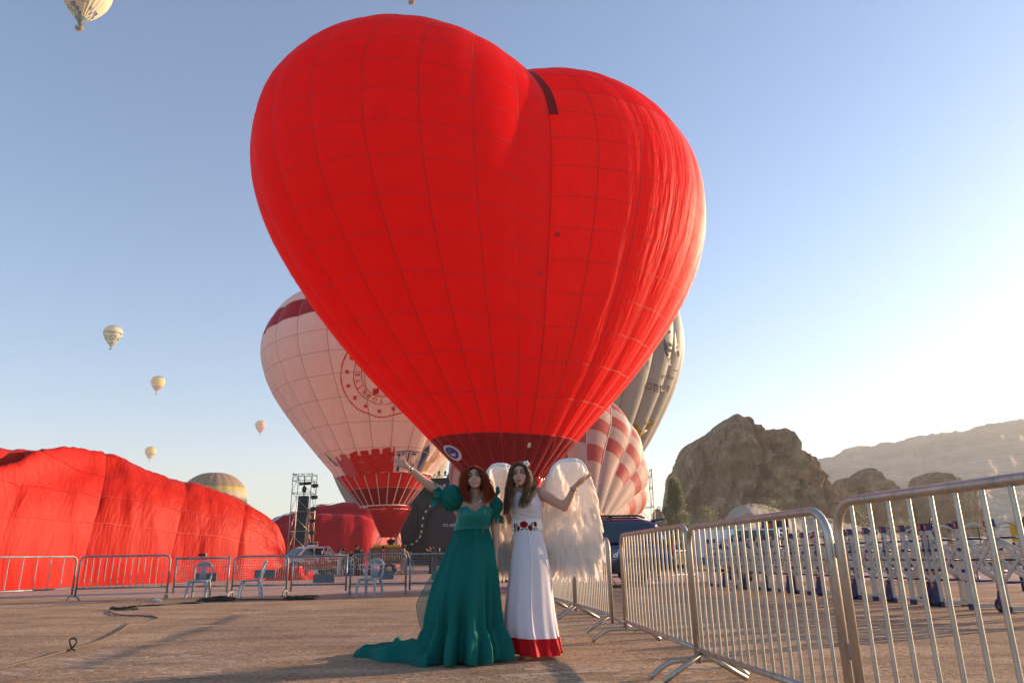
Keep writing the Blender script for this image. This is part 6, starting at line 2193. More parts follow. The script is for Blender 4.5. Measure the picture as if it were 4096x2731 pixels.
wb = MB().grid(lambda u, v: Vector((tor(lerp(z_w - .018, z_w + .045, v), .016)[0] + tor(lerp(z_w - .018, z_w + .045, v), .016)[1] * math.cos(2 * PI * u), D1 + tor(lerp(z_w - .018, z_w + .045, v), .016)[2] * math.sin(2 * PI * u), lerp(z_w - .018, z_w + .045, v) + .012 * math.cos(2 * PI * u))) - WO1, 64, 4, wrap=True)
wb.build('waistband', M_TEALS, w1)
# skirt: rows traced from the picture (left edge, right edge)
K = 4096 / 2352
SKR = [(1207, 1046, 1123), (1235, 1037, 1131), (1265, 1022, 1142), (1300, 1007, 1147), (1340, 991, 1151), (1380, 980, 1156), (1420, 972, 1161), (1450, 968, 1165), (1480, 962, 1168), (1503, 955, 1170)]
skz, skx0, skx1 = [], [], []
for y, a, c in SKR:
    p, q = at(a * K, y * K, D1 + .02), at(c * K, y * K, D1 + .02)
    skz.append((p.z + q.z) / 2)
    skx0.append(p.x)
    skx1.append(q.x)
skz[-1] = .015
o_ = np.argsort(skz)
skz, skx0, skx1 = np.array(skz)[o_], np.array(skx0)[o_], np.array(skx1)[o_]
zt = float(skz[-1])
def skirt_pt(u, v, ruffle=0.0):
    z = lerp(zt, .018, v)
    x0, x1 = interp(z, skz, skx0), interp(z, skz, skx1)
    cx_, a = (x0 + x1) / 2, (x1 - x0) / 2
    d = lerp(.115, .36, v ** .8)
    t = 2 * PI * u
    amp = .045 + .15 * v ** 1.1
    f = math.sin(17 * t + 2.2 * math.sin(2 * t + 1) + .8 * v) * .40 + math.sin(10 * t + 1.3 + 1.6 * math.sin(3 * t) - 1.2 * v) * .62 + .6 * nz(math.cos(t) * 4.2, math.sin(t) * 4.2, v * 1.6)
    if v < .2:
        f += .8 * math.sin(44 * t) * (1 - v / .2)
        amp += .006 * (1 - v / .2)
    f = math.copysign(abs(f) ** .8, f) - .25 * abs(math.sin(13 * t + 2 * math.sin(2 * t)))
    k = 1 + amp * f * (.8 + .9 * abs(math.sin(t)))
    a *= .97 / (1 + .8 * amp)
    cyc = D1 + .02 + lerp(0, -.02, v)
    return Vector((cx_ + a * k * math.cos(t), cyc + d * k * math.sin(t), z)) - WO1
def skirt_main(u, v):
    return skirt_pt(u, v * .80)
MB().grid(skirt_main, 220, 60, wrap=True, flip=True).build('skirt', M_TEAL, w1)
def ruffle_pt(u, v):
    p = skirt_pt(u, lerp(.775, 1.0, v))
    c = skirt_pt(u, lerp(.775, 1.0, v))
    t = 2 * PI * u
    cen = Vector((WO1.x * 0 + (interp(p.z, skz, skx0) + interp(p.z, skz, skx1)) / 2 - WO1.x, .0, p.z))
    dd = (p - cen)
    dd.z = 0
    dd = dd.normalized()
    w_ = .5 * math.sin(27 * t + 2.5 * math.sin(4 * t)) + .35 * math.sin(14 * t + 2) + .8 * nz(math.cos(t) * 6, math.sin(t) * 6, 3)
    p = p + dd * (.012 + .05 * math.sin(PI * min(1, v * .75)) * .6 + (.065 * v ** .8) * w_)
    p.z += .012 * w_ * v
    if v == 0: p = c + dd * .004
    p.z = max(p.z, .006)
    return p
MB().grid(ruffle_pt, 260, 14, wrap=True, flip=True).build('hem_ruffle', M_TEAL, w1)
# sheer overlay at the left
SHL = [(1222, 1047, 1075), (1260, 1026, 1060), (1300, 1004, 1045), (1345, 976, 1030), (1385, 956, 1015), (1410, 958, 1008), (1440, 966, 1004), (1456, 980, 1010)]
def sheer_pt(u, v):
    i = v * (len(SHL) - 1)
    y = interp(i, range(len(SHL)), [s[0] for s in SHL])
    a = interp(i, range(len(SHL)), [s[1] for s in SHL])
    c = interp(i, range(len(SHL)), [s[2] for s in SHL])
    Y = D1 + .04 - lerp(.0, .02, v) * math.sin(PI * .5 * u) + .012 * math.sin(u * 14 + v * 3) * v
    p = at(lerp(a, c, u) * K, y * K, Y)
    return p - WO1
MB().grid(sheer_pt, 24, 30).build('sheer_overlay', M_SHEER, w1)
sb_ = MB().tube([sheer_pt(0, v) for v in np.linspace(0, 1, 30)], .0022, 5)
sb_.build('overlay_edge', M_TEAL, w1)
# right side sheer drape and train
RTR = [(1255, 1140, 1126), (1300, 1149, 1130), (1350, 1156, 1135), (1400, 1160, 1140)]
TRX = [(1735, 6.86, .40), (1670, 6.92, .40), (1600, 7.02, .33), (1530, 7.12, .26), (1470, 7.20, .21), (1432, 7.26, .15), (1414, 7.30, .05)]
def train_pt(u, v):
    i = u * (len(TRX) - 1)
    px = interp(i, range(len(TRX)), [t[0] for t in TRX])
    Yc = interp(i, range(len(TRX)), [t[1] for t in TRX])
    wd = interp(i, range(len(TRX)), [t[2] for t in TRX])
    a = PI * v
    Y = Yc - wd * math.cos(a) * (1 + .22 * math.sin(u * 15 + 1))
    x = gnd(px, 2600).x * Yc / gnd(px, 2600).y
    hgt = lerp(.17, .07, u) * (1 - u ** 6)
    z = hgt * math.sin(a) ** .6 * (.55 + .55 * (math.sin(5 * a + u * 9) * .4 + .45 * fbm(u * 5, v * 4, 1, 3) + .6))
    return Vector((x, Y, max(.006, z))) - WO1
MB().grid(train_pt, 60, 40, flip=True).build('train', M_TEAL, w1)
fl = MB()
for cx_, cy_, sx, sz, ry in ((1600, 2598, .12, .16, .3), (1560, 2606, .10, .09, -.5)):
    c0 = gnd(cx_, cy_ + 25)
    fl.grid(lambda u, v: c0 + Vector((sx * (u * 2 - 1) * (1 - .5 * v) + .04 * math.sin(v * 5 + ry), -.05 + .16 * v - .05 * math.cos(3 * (u - .5)), sz * math.sin(PI * .5 * v) * (1 - .6 * (u * 2 - 1) ** 2))) - WO1, 12, 10)
fl.build('train_fold', M_TEAL, w1)
# puff sleeves
def puff(name, c, ax, rl, rr, seed, squash=1.0, ruf=True):
    ax = Vector(ax).normalized()
    x = ax.orthogonal().normalized()
    y = ax.cross(x)
    b = MB()
    def fn(u, v):
        t = 2 * PI * u
        s = math.sin(PI * lerp(.10, .88, v)) ** .75
        f = 1 + .09 * math.sin(9 * t + 3 * math.sin(v * 5 + seed)) * s + .14 * nz(math.cos(t) * 2 + seed, math.sin(t) * 2, v * 3)
        return c + ax * rl * (v * 2 - 1) + (x * math.cos(t) + y * math.sin(t)) * rr * s * f - WO1
    b.grid(fn, 64, 22, wrap=True)
    o = b.build(name, M_TEAL, w1)
    if ruf:
        for vv, sc_, dirn in ((1.0, .72, 1), (0.0, .55, -1)):
            e = MB()
            def rf(u, v):
                t = 2 * PI * u
                r = rr * (sc_ * .62 + .46 * v) * (1 + .16 * v * math.sin(13 * t + seed) + .22 * v * nz(math.cos(t) * 3, math.sin(t) * 3, seed))
                return c + ax * (rl * (.86 * dirn) + dirn * .065 * v * (1 + .5 * math.sin(7 * t))) + (x * math.cos(t) + y * math.sin(t)) * r - WO1
            e.grid(rf, 72, 6, wrap=True)
            e.build('sleeve_ruffle', M_TEAL, o, loc=None)
    return o
puff('puff_sleeve', q1(905, 660, D1 - .01), q1(720, 640, D1) - q1(1050, 690, D1), .112, .112, 1.0)
puff('puff_sleeve', q1(1500, 770, D1), q1(1515, 960, D1) - q1(1480, 620, D1), .085, .066, 4.0)
# hair
cap = MB()
cap.ball(M1 @ (Vector((0, .030, .046)) * S1) - WO1, (.084, .096, .086), 18, 12, M1.to_3x3())
G = lambda pts, dy: [q1(x, y, 6.70 + d) for (x, y), d in zip(pts, dy)]
gl = [G([(1190, 232), (1085, 262), (1040, 400), (1050, 560), (1120, 730)], (.02, .0, .02, .0, -.10)),
      G([(1186, 226), (1105, 258), (1070, 400), (1075, 560), (1130, 720)], (-.02, -.06, -.04, -.04, -.12)),
      G([(1190, 228), (1118, 262), (1080, 390), (1076, 560), (1170, 750)], (-.05, -.085, -.07, -.06, -.14))]
grr = [G([(1196, 226), (1280, 262), (1350, 370), (1365, 560), (1325, 770)], (-.05, -.085, -.06, -.06, -.14)),
       G([(1200, 226), (1300, 270), (1365, 400), (1385, 600), (1390, 770)], (-.02, -.06, -.03, -.04, -.12)),
       G([(1200, 226), (1330, 290), (1395, 430), (1435, 600), (1450, 720)], (.02, .0, .02, .0, -.06)),
       G([(1200, 230), (1320, 300), (1400, 460), (1450, 570), (1500, 610)], (.05, .06, .08, .06, .04))]
gbk = [G([(1120, 240), (1060, 320), (1060, 460), (1080, 600), (1120, 700)], (.10, .14, .14, .10, .06)),
       G([(1215, 220), (1220, 300), (1220, 460), (1230, 620), (1240, 700)], (.12, .16, .16, .12, .10)),
       G([(1290, 240), (1370, 320), (1390, 460), (1400, 600), (1400, 720)], (.10, .14, .14, .10, .06))]
hair_from_guides(w1, WO1, [gl, grr, gl, grr, gbk], M_AUBURN, 950, .0034, 11, wave=.016, freq=2.6, jit=.008, extra=cap)
# jewellery, shoe
nk = MB().tube([q1(1130, 690, D1 - .09) - WO1, q1(1215, 745, D1 - .14) - WO1, q1(1290, 720, D1 - .13) - WO1, q1(1340, 660, D1 - .08) - WO1], .0022, 5)
for x, y in ((1215, 748), (1295, 712), (1285, 726), (1300, 700)):
    nk.ball(q1(x, y, D1 - .142) - WO1, (.009, .004, .006), 8, 5)
nk.build('necklace', M_SILVER, w1)
bw = q1(315, 275, D1 - .095)
ba = (el - wr).normalized()
br = MB().tube([bw + (ba.orthogonal().normalized() * math.cos(t) + ba.cross(ba.orthogonal().normalized()) * math.sin(t)) * .027 - WO1 for t in np.linspace(0, 2 * PI, 17)[:-1]], .0028, 5, closed=True)
bo = br.build('bracelet', M_BLACKC, w1)
MB().ball(q1(340, 258, D1 - .125) - WO1, (.012, .008, .012), 8, 6).build('bead', M_SILVER, bo)
MB().ball(gnd(1845, 2652) + Vector((0, -.02, .03)) - WO1, (.075, .10, .032), 10, 7).build('shoe', M_BLACKC, w1)
for k, f in ((2, 2), (3, 2)):
    a, c = h9(*FING[k][1], D1 - .104), h9(*FING[k][2], D1 - .108)
    d_ = (c - a).normalized()
    o1 = d_.orthogonal().normalized()
    MB().tube([a.lerp(c, .2) + (o1 * math.cos(t) + d_.cross(o1) * math.sin(t)) * .0095 - WO1 for t in np.linspace(0, 2 * PI, 13)[:-1]], .0022, 5, closed=True).build('ring', M_SILVER, w1)

# ---------- woman in white
D2 = 6.92
q2 = lambda x, y, Y=D2: at(1950 + x / 3.484, 1800 + y / 3.484, Y)
q6 = lambda x, y, Y=D2: at(2000 + x / 6.03, 1820 + y / 6.03, Y)
WO2 = Vector((at(2120, 2600, D2).x, D2, 0))
w2 = thing('person', 'woman with long brown hair in white gown with red hem and poppy belt', 'person', WO2)
M2 = Matrix.Translation(q6(470, 470, 6.84)) @ Matrix.Rotation(R(-4), 4, 'Y') @ Matrix.Rotation(R(-6), 4, 'X') @ Matrix.Rotation(R(-4), 4, 'Z')
S2 = 1.0
body = MB()
add_head(body, M2, S2)
nb, nt_ = q6(520, 950, D2), q6(500, 770, 6.89)
body.tube([nb + Vector((0, .01, -.03)), nb.lerp(nt_, .5), nt_], [.058, .047, .046], 14)
TZ2 = [zrow(1800 + y / 3.484, D2) for y in (1500, 1300, 1120, 1030, 960, 860, 760, 660, 590, 555)]
TX2 = [q2(x, 1000, D2).x for x in (560, 555, 545, 545, 545, 535, 530, 528, 526, 526)]
TA2 = [.19, .178, .134, .133, .136, .146, .152, .150, .118, .06]
TB2 = [.125, .118, .094, .094, .098, .110, .112, .10, .08, .055]
rings_loft(body, [((x, D2, z), a - .012, d - .012) for z, x, a, d in zip(TZ2, TX2, TA2, TB2)], 28)
bz2 = zrow(1800 + 790 / 3.484, D2)
bx2 = q2(525, 800, D2).x
for sx in (-1, 1):
    body.ball((bx2 + sx * .062, D2 - .075, bz2), (.06, .05, .062), 14, 10)
sL, sR = q2(375, 600, D2 + .02), q2(715, 585, D2)
body.ball(sL, (.052, .05, .05), 12, 9)
body.ball(sR, (.055, .05, .052), 12, 9)
for sh in (sL, sR):
    body.tube([nb + Vector((0, .02, .01)), sh + Vector((0, 0, .005))], [.05, .044], 10)
e2, wr2 = q2(1075, 785, D2 - .02), q2(1205, 515, D2 - .10)
body.tube(spline([sR, q2(900, 690, D2), e2], 12), [lerp(.056, .047, i / 12) for i in range(13)], 14)
body.ball(e2, .0465, 12, 9)
body.tube(spline([e2, q2(1150, 650, D2 - .06), wr2], 10), [lerp(.0465, .025, (i / 10) ** .9) for i in range(11)], 14)
for bx_, by_, r_, Y_ in ((1345, 405, .0135, -.12), (1352, 418, .0135, -.10), (1350, 432, .013, -.085), (1335, 440, .012, -.07), (1290, 415, .014, -.13)):
    body.tube([wr2, q2(bx_, by_, D2 + Y_)], [.022, r_], 8)
for f, Y0, r_ in ((((1345, 400), (1395, 355), (1420, 325), (1440, 300)), -.12, .0085), (((1355, 415), (1410, 368), (1440, 342), (1466, 322)), -.10, .0088), (((1352, 430), (1395, 392), (1420, 370), (1445, 345)), -.085, .0082), (((1338, 442), (1375, 412), (1395, 395), (1412, 372)), -.07, .0072), (((1262, 430), (1300, 395), (1335, 375), (1370, 338)), -.15, .0092)):
    body.tube(spline([q2(x, y, D2 + Y0 - .004 * i) for i, (x, y) in enumerate(f)], 8), [r_ * (1.12 - .045 * i) for i in range(9)], 8)
e3 = q2(318, 960, D2 + .10)
body.tube(spline([sL, q2(318, 780, D2 + .08), e3], 10), [lerp(.05, .042, i / 10) for i in range(11)], 12)
h3 = q2(430, 1040, D2 + .17)
body.tube([e3, h3], [.042, .026], 12)
body.tube([h3, h3 + Vector((.07, .0, -.01))], [.026, .03], 8)
for k in range(4):
    p0 = h3 + Vector((.06, -.005, .018 - .014 * k))
    body.tube([p0, p0 + Vector((.045, .004, -.004)), p0 + Vector((.07, -.006, -.008))], [.009, .008, .006], 6)
body.tube([h3 + Vector((.02, -.02, .02)), h3 + Vector((.06, -.03, .045))], [.011, .008], 6)
feet2 = [gnd(2102, 2628), gnd(2222, 2612)]
for sx, ft in zip((-1, 1), feet2):
    hp = Vector((TX2[0] + sx * .08, D2, TZ2[0]))
    ank = Vector((ft.x, ft.y + .07, .09))
    body.tube([hp, hp.lerp(ank, .5), ank], [.09, .06, .04], 12)
    body.ball((ft.x, ft.y + .0, .055), (.042, .105, .028), 10, 7)
    for k in range(5):
        body.ball((ft.x - .032 + .016 * k, ft.y - .105 - .01 * (1 - abs(k - 1.5) / 2), .047), (.0085, .016, .009), 6, 5)
me = remeshed(body, .0075, 3, .5)
me.transform(Matrix.Translation(-WO2))
link('body', me, M_SKIN1, w2)
face_parts(w2, WO2, M2, S2, False)
def tor2(z, off):
    return (interp(z, TZ2, TX2), interp(z, TZ2, TA2) + off, interp(z, TZ2, TB2) + off)
zb0, zb1 = zrow(2124, D2), zrow(2083, D2)
znk = zrow(1820 + 935 / 6.03, D2)
zarm = zrow(1800 + 750 / 3.484, D2)
def top_pt(u, v, off=.007):
    t = 2 * PI * u - PI / 2
    s = abs(math.sin(2 * PI * u))
    front = math.cos(2 * PI * u)
    nk_ = lerp(znk, zarm, max(0, (s - .62) / .38) ** .5) if s > .62 else znk - .012 * (1 - s / .62) + .03 * (s / .62) ** 2
    z = lerp(zb1 - .02, nk_, v)
    cx_, a, d = tor2(z, off)
    a *= 1.0 if v < .6 else 1.02
    p = Vector((cx_ + a * math.cos(t), D2 + d * math.sin(t), z))
    if front > 0:
        for sx in (-1, 1):
            ddx, dz = (p.x - (bx2 + sx * .062)) / .078, (z - bz2) / .082
            p.y -= .040 * math.exp(-(ddx * ddx + dz * dz) * 1.0)
        p.y -= .006 * math.sin(z * 160 + 6 * math.sin(p.x * 9)) * math.exp(-((z - zb1 - .05) / .035) ** 2)
    return p - WO2
MB().grid(top_pt, 96, 26, wrap=True).build('gown_top', M_GOWN, w2)
def belt_s(x, z, off):
    cx_, a, d = tor2(z, off)
    k = max(-.995, min(.995, (x - cx_) / a))
    return D2 - d * math.sqrt(1 - k * k)
blt = MB().grid(lambda u, v: Vector((tor2(lerp(zb0, zb1, v), .013)[0] + tor2(lerp(zb0, zb1, v), .013)[1] * math.cos(2 * PI * u), D2 + tor2(lerp(zb0, zb1, v), .013)[2] * math.sin(2 * PI * u), lerp(zb0, zb1, v) + .004 * math.cos(2 * PI * u))) - WO2, 64, 4, wrap=True)
blt.build('belt', cloth('belt_cloth', (.82, .77, .76), .05, var=.02, gloss=.02), w2)
M_POPPY = cloth('poppy_thread', (.30, .008, .012), .05, var=.2, vscale=40, gloss=.03)
M_LEAFT = cloth('leaf_thread', (.02, .10, .035), .05, var=.2, vscale=40, gloss=.03)
M_CENTRE = cloth('dark_thread', (.012, .004, .004), .05, gloss=.02)
def belt_poly(b, poly, off):
    P_ = []
    for x, y in poly:
        w_ = at(2000 + x / 9.408, 2050 + y / 9.408, D2 - .1)
        P_.append(Vector((w_.x, belt_s(w_.x, w_.z, off), w_.z)) - WO2)
    c = sum(P_, Vector()) / len(P_)
    w_ = c + WO2
    c.y = belt_s(w_.x, w_.z, off) - WO2.y
    n = len(P_)
    b.add(P_ + [c], [(i, (i + 1) % n, n) for i in range(n)])
def petal(cx_, cy_, rx, ry, rot, n=18, wob=.07):
    return [(cx_ + (rx * (1 + wob * math.sin(5 * t + cx_))) * math.cos(t) * math.cos(rot) - ry * math.sin(t) * math.sin(rot), cy_ + (rx * (1 + wob * math.sin(5 * t + cx_))) * math.cos(t) * math.sin(rot) + ry * math.sin(t) * math.cos(rot)) for t in np.linspace(0, 2 * PI, n + 1)[:-1]]
FL = [(895, 440, 155, 128, 0), (690, 590, 60, 105, .15), (1140, 565, 85, 115, -.35), (1330, 425, 62, 105, -.25), (550, 490, 30, 100, 0)]
for cx_, cy_, rx, ry, rot in FL:
    b = MB()
    belt_poly(b, petal(cx_, cy_, rx, ry, rot), .0165)
    fo = b.build('poppy', M_POPPY, w2)
    b = MB()
    belt_poly(b, petal(cx_, cy_, rx * .3, ry * .2, rot, 10), .0185)
    b.build('poppy_centre', M_CENTRE, fo)
for cx_, cy_, l, wd, rot in ((620, 425, 45, 22, .4), (620, 505, 50, 24, -.8), (590, 650, 70, 18, 1.7), (545, 640, 50, 16, 1.8), (830, 620, 70, 26, -.35), (980, 605, 70, 24, .35), (1210, 385, 55, 24, -.3), (1200, 450, 55, 22, .45), (1290, 605, 65, 22, .9), (1370, 585, 55, 22, .55), (905, 585, 25, 8, 1.57)):
    b = MB()
    belt_poly(b, petal(cx_, cy_, l, wd, rot, 12, 0), .0165)
    b.build('embroidered_leaf', M_LEAFT, w2)
# skirt of the white gown
SK2 = [(1219, 1179, 1243), (1250, 1176, 1253), (1300, 1171, 1263), (1350, 1165, 1268), (1400, 1160, 1273), (1440, 1159, 1279), (1470, 1163, 1284), (1502, 1168, 1289)]
k2z, k2a, k2b = [], [], []
for y, a, c in SK2:
    p, q = at(a * K, y * K, D2), at(c * K, y * K, D2)
    k2z.append((p.z + q.z) / 2)
    k2a.append(p.x)
    k2b.append(q.x)
k2z[-1] = .045
o_ = np.argsort(k2z)
k2z, k2a, k2b = np.array(k2z)[o_], np.array(k2a)[o_], np.array(k2b)[o_]
zt2 = float(k2z[-1])
def gown_pt(u, v, off=0):
    z = lerp(zt2, .045, v)
    x0, x1 = interp(z, k2z, k2a), interp(z, k2z, k2b)
    cx_, a = (x0 + x1) / 2, (x1 - x0) / 2 + off
    d = lerp(.108, .27, v ** .9) + off
    t = 2 * PI * u
    amp = .10 * v ** 1.4
    f = .7 * math.sin(7 * t + .6 + .9 * math.sin(2 * t)) + .35 * math.sin(12 * t + 2) + .4 * nz(math.cos(t) * 2, math.sin(t) * 2, v)
    k = 1 + amp * f * (.6 + .7 * abs(math.sin(t)))
    p = Vector((cx_ + a * k * math.cos(t), D2 + d * k * math.sin(t) - .02 * v, z))
    s = abs(((u - .757 + .5) % 1) - .5)            # centre front pleat
    p.y -= .012 * math.exp(-(s / .006) ** 2)
    p.z -= .012 * v * math.cos(t * 1 + .4)
    return p - WO2
MB().grid(lambda u, v: gown_pt(u, v * .885), 240, 50, wrap=True, flip=True).build('gown_skirt', M_GOWN, w2)
MB().grid(lambda u, v: gown_pt(u, lerp(.87, 1.0, v), .007), 240, 8, wrap=True, flip=True).build('red_hem', M_HEM, w2)
for ft in feet2:
    so = MB()
    so.grid(lambda u, v: Vector((ft.x + .052 * math.cos(2 * PI * u) * (1 if v < 1 else .0), ft.y - .01 + .145 * math.sin(2 * PI * u) * (1 if v < 1 else 0), [.002, .030, .032][min(2, int(v * 2 + .01))])) - WO2, 24, 2, wrap=True)
    s0 = so.build('sandal', M_SOLE, w2)
    MB().grid(lambda u, v: Vector((ft.x + .05 * math.cos(PI * u), ft.y - .04 + .05 * v, .032 + .05 * math.sin(PI * u))) - WO2, 12, 2).build('sandal_strap', pbr('grey_strap', (.55, .5, .48), .6, bstr=0), s0)
# hair
cap = MB()
cap.ball(M2 @ (Vector((0, .030, .048)) * S2) - WO2, (.083, .096, .088), 18, 12, M2.to_3x3())
G6 = lambda pts, dy: [q6(x, y, 6.84 + d) for (x, y), d in zip(pts, dy)]
hl = [G6([(430, 165), (290, 260), (225, 480), (160, 850), (110, 1200), (60, 1440)], (.03, .02, .04, .05, .02, .0)),
      G6([(430, 160), (285, 290), (265, 520), (230, 850), (170, 1200), (130, 1460)], (-.02, -.05, -.03, -.02, -.06, -.06)),
      G6([(430, 160), (295, 285), (265, 520), (280, 800), (255, 1080), (210, 1380)], (-.04, -.08, -.05, -.05, -.13, -.12))]
hr = [G6([(440, 160), (610, 270), (680, 480), (610, 800), (485, 1060), (440, 1270)], (-.04, -.075, -.05, -.07, -.15, -.16)),
      G6([(440, 160), (620, 290), (690, 500), (680, 800), (590, 1080), (560, 1290)], (-.03, -.06, -.03, -.05, -.14, -.15)),
      G6([(450, 160), (650, 290), (740, 520), (770, 780), (720, 1050), (690, 1230)], (.0, -.02, .0, -.02, -.11, -.12)),
      G6([(450, 165), (680, 330), (800, 540), (880, 700), (850, 760), (800, 1000)], (.04, .04, .05, .03, -.02, -.06))]
hb2 = [G6([(400, 170), (300, 300), (280, 560), (280, 800), (260, 1000), (250, 1150)], (.10, .15, .15, .14, .13, .13)),
       G6([(560, 170), (660, 320), (720, 560), (720, 760), (700, 900), (690, 980)], (.10, .15, .15, .14, .13, .13)),
       G6([(560, 170), (700, 320), (830, 560), (860, 720), (800, 800), (760, 900)], (.08, .10, .10, .08, .08, .08))]
hair_from_guides(w2, WO2, [hl, hr, hl, hr, hb2], M_BROWN, 1000, .0032, 23, wave=.010, freq=2.4, jit=.007, extra=cap)
fw = MB()
for k in range(5):
    a = 2 * PI * k / 5
    c = q6(632, 212, 6.83)
    fw.ball(c + Vector((.018 * math.cos(a), -.01, .018 * math.sin(a))) - WO2, (.014, .006, .014), 8, 6)
fw.ball(q6(590, 175, 6.82) - WO2, (.010, .006, .014), 8, 6)
fw.build('hair_flower', M_WHITE, w2)
ba = (e2 - wr2).normalized()
bc = wr2.lerp(e2, .10)
o1 = ba.orthogonal().normalized()
wt = MB().tube([bc + (o1 * math.cos(t) + ba.cross(o1) * math.sin(t)) * .030 - WO2 for t in np.linspace(0, 2 * PI, 21)[:-1]], .0075, 6, closed=True, flat=.5)
wo_ = wt.build('wristwatch', pbr('tan_leather', (.25, .10, .04), .5), w2)
MB().ball(bc + Vector((.025, -.012, .0)) - WO2, (.014, .010, .014), 10, 6).build('watch_face', pbr('gold', (.7, .45, .2), .3, .9, bstr=0), wo_)
stp = MB()
sp_ = [q6(812, 820, D2 - .03), q6(860, 900, D2 - .075), q6(920, 1050, D2 - .085), q6(980, 1230, D2 - .07), q6(1050, 1420, D2 - .0)]
ribbon(stp, [p - WO2 for p in spline(sp_, 16)], [Vector((.3, -1, 0)).normalized()] * 17, .022, .004)
stp.build('wing_strap', M_GOWN, w2)

# ---------- white feathered wings
M_DOWN = cloth('cream_down', (.90, .84, .79), .45, tcol=(.97, .86, .74), var=.06, vscale=9, gloss=.01, wr=.7, wscale=(1.2, 1, .35), wfreq=22, wdist=.03)
M_FEATHER = cloth('white_feather', (.90, .85, .80), .5, tcol=(.97, .87, .76), var=.05, vscale=12, gloss=.015)
M_RIM = cloth('white_wing_rim', (.85, .83, .84), .25, var=.04, vscale=9, gloss=.02)
def feather_mesh(L, W_, curl):
    vs, fs = [], []
    n = 7
    for i in range(n + 1):
        t = i / n
        w_ = W_ * (math.sin(PI * min(1, .06 + .9 * t ** .8)) ** .6) * (1 - .15 * t)
        if i == n: w_ = W_ * .05
        y = -curl * math.sin(PI * .5 * t) - .02 * L * math.sin(PI * t)
        for k, s in enumerate((-1, 0, 1)):
            vs.append((s * w_ * .5, y + (.10 * w_ if s == 0 else 0), -L * t))
    for i in range(n):
        for k in range(2):
            a = i * 3 + k
            fs.append((a, a + 1, a + 4, a + 3))
    me = bpy.data.meshes.new('feather')
    me.from_pydata(vs, [], fs)
    me.polygons.foreach_set('use_smooth', [True] * len(fs))
    me.materials.append(M_FEATHER)
    return me
FEA = [feather_mesh(.20, .055, .015), feather_mesh(.15, .05, .02), feather_mesh(.24, .06, .012), feather_mesh(.11, .045, .02)]
WY = 7.14
wings = thing('angel_wings', 'pair of big white feathered angel wings worn behind the white gown', 'wings', Vector((at(2140, 2200, WY).x, WY, 0)))
WWO = wings.location.copy()
def wing(rows, seed, side, nf):
    """rows: (y, left, right) in the 2352 picture"""
    r = random.Random(seed)
    ys, ls, rs = [q[0] for q in rows], [q[1] for q in rows], [q[2] for q in rows]
    def pt(u, v, lift=0.0):
        y = lerp(ys[0], ys[-1], v)
        a, c = interp(y, ys, ls), interp(y, ys, rs)
        bulge = .10 * math.sqrt(max(0, 1 - (2 * u - 1) ** 2)) * (1 - .55 * v) * min(1, v / .06 + .2)
        return at(lerp(a, c, u) * K, y * K, WY - bulge - lift) - WWO
    def fr(u, v):
        p = pt(u, v * .93)
        p.y += .012 * nz(u * 14, v * 26, seed) + .006 * nz(u * 40, v * 60, seed)
        return p
    def bk(u, v):
        p = pt(u, v * .93)
        q = p.copy()
        q.y = .05 + .03 * math.sin(PI * u)
        return q
    b = MB().grid(fr, 40, 60)
    b.grid(bk, 20, 30, flip=True)
    pad = b.build('wing_pad', M_DOWN, wings)
    def put(p, kind, ang, tilt, sc=1.0):
        o = link('feather', FEA[kind], None, wings, p)
        o.rotation_euler = (tilt, ang, r.uniform(-.25, .25))
        o.scale = (sc * r.uniform(.85, 1.15), sc, sc * r.uniform(.85, 1.15))
    # covering rows
    for j in range(5):
        v = .40 + j * .085 + r.uniform(-.045, .045)
        for i in range(11):
            if j == 0 and r.random() < .4: continue
            u = (i + .5 + .5 * (j % 2) + r.uniform(-.2, .2)) / 11.5
            if u > .97: continue
            put(pt(u, v + r.uniform(-.05, .05), .001 + .0015 * j), 1 if j < 3 else 0, (.5 - u) * .5 + r.uniform(-.1, .1), .015, 1.0)
    # outer edge
    for j in range(30):
        v = .10 + .80 * j / 30
        u = .97 if side > 0 else .03
        put(pt(u, v, .0), 1 if j < 12 else 0, -side * r.uniform(.25, .55), .03, .9)
        if j % 2: put(pt(1 - u, v, .0), 3, side * r.uniform(.0, .2), .03, .9)
    # long feathers along the bottom
    for j in range(26):
        u = (j + .5) / 26
        for v, kind in ((.74, 0), (.82, 2), (.88, 0)):
            put(pt(min(.98, u + r.uniform(-.02, .02)), v + r.uniform(-.02, .02), .004 + .004 * (v > .8)), kind, (.5 - u) * .7 + r.uniform(-.12, .12), .03, 1.0)
    # rolled upper rim
    rim = []
    for v in np.linspace(.30, .012, 12):
        rim.append(pt(0.0, float(v)))
    for u in np.linspace(.04, .96, 16):
        rim.append(pt(float(u), .004))
    for v in np.linspace(.012, .22, 9):
        rim.append(pt(1.0, float(v)))
    MB().tube(spline(rim, 70), [.012 + .012 * math.sin(PI * i / 70) for i in range(71)], 7).build('wing_rim', M_RIM, wings)
WR = [(1056, 1299, 1322), (1060, 1287, 1332), (1068, 1275, 1340), (1080, 1267, 1347), (1100, 1259, 1354), (1130, 1253, 1362), (1165, 1249, 1369), (1205, 1247, 1372), (1240, 1248, 1371), (1270, 1252, 1364), (1292, 1258, 1350), (1312, 1264, 1326)]
WL = [(1067, 1140, 1160), (1071, 1131, 1170), (1080, 1123, 1178), (1095, 1117, 1185), (1130, 1108, 1190), (1170, 1102, 1192), (1210, 1102, 1192), (1245, 1110, 1190), (1275, 1125, 1186), (1300, 1144, 1180), (1308, 1152, 1176)]
wing(WR, 5, 1, 1)
wing(WL, 9, -1, 1)
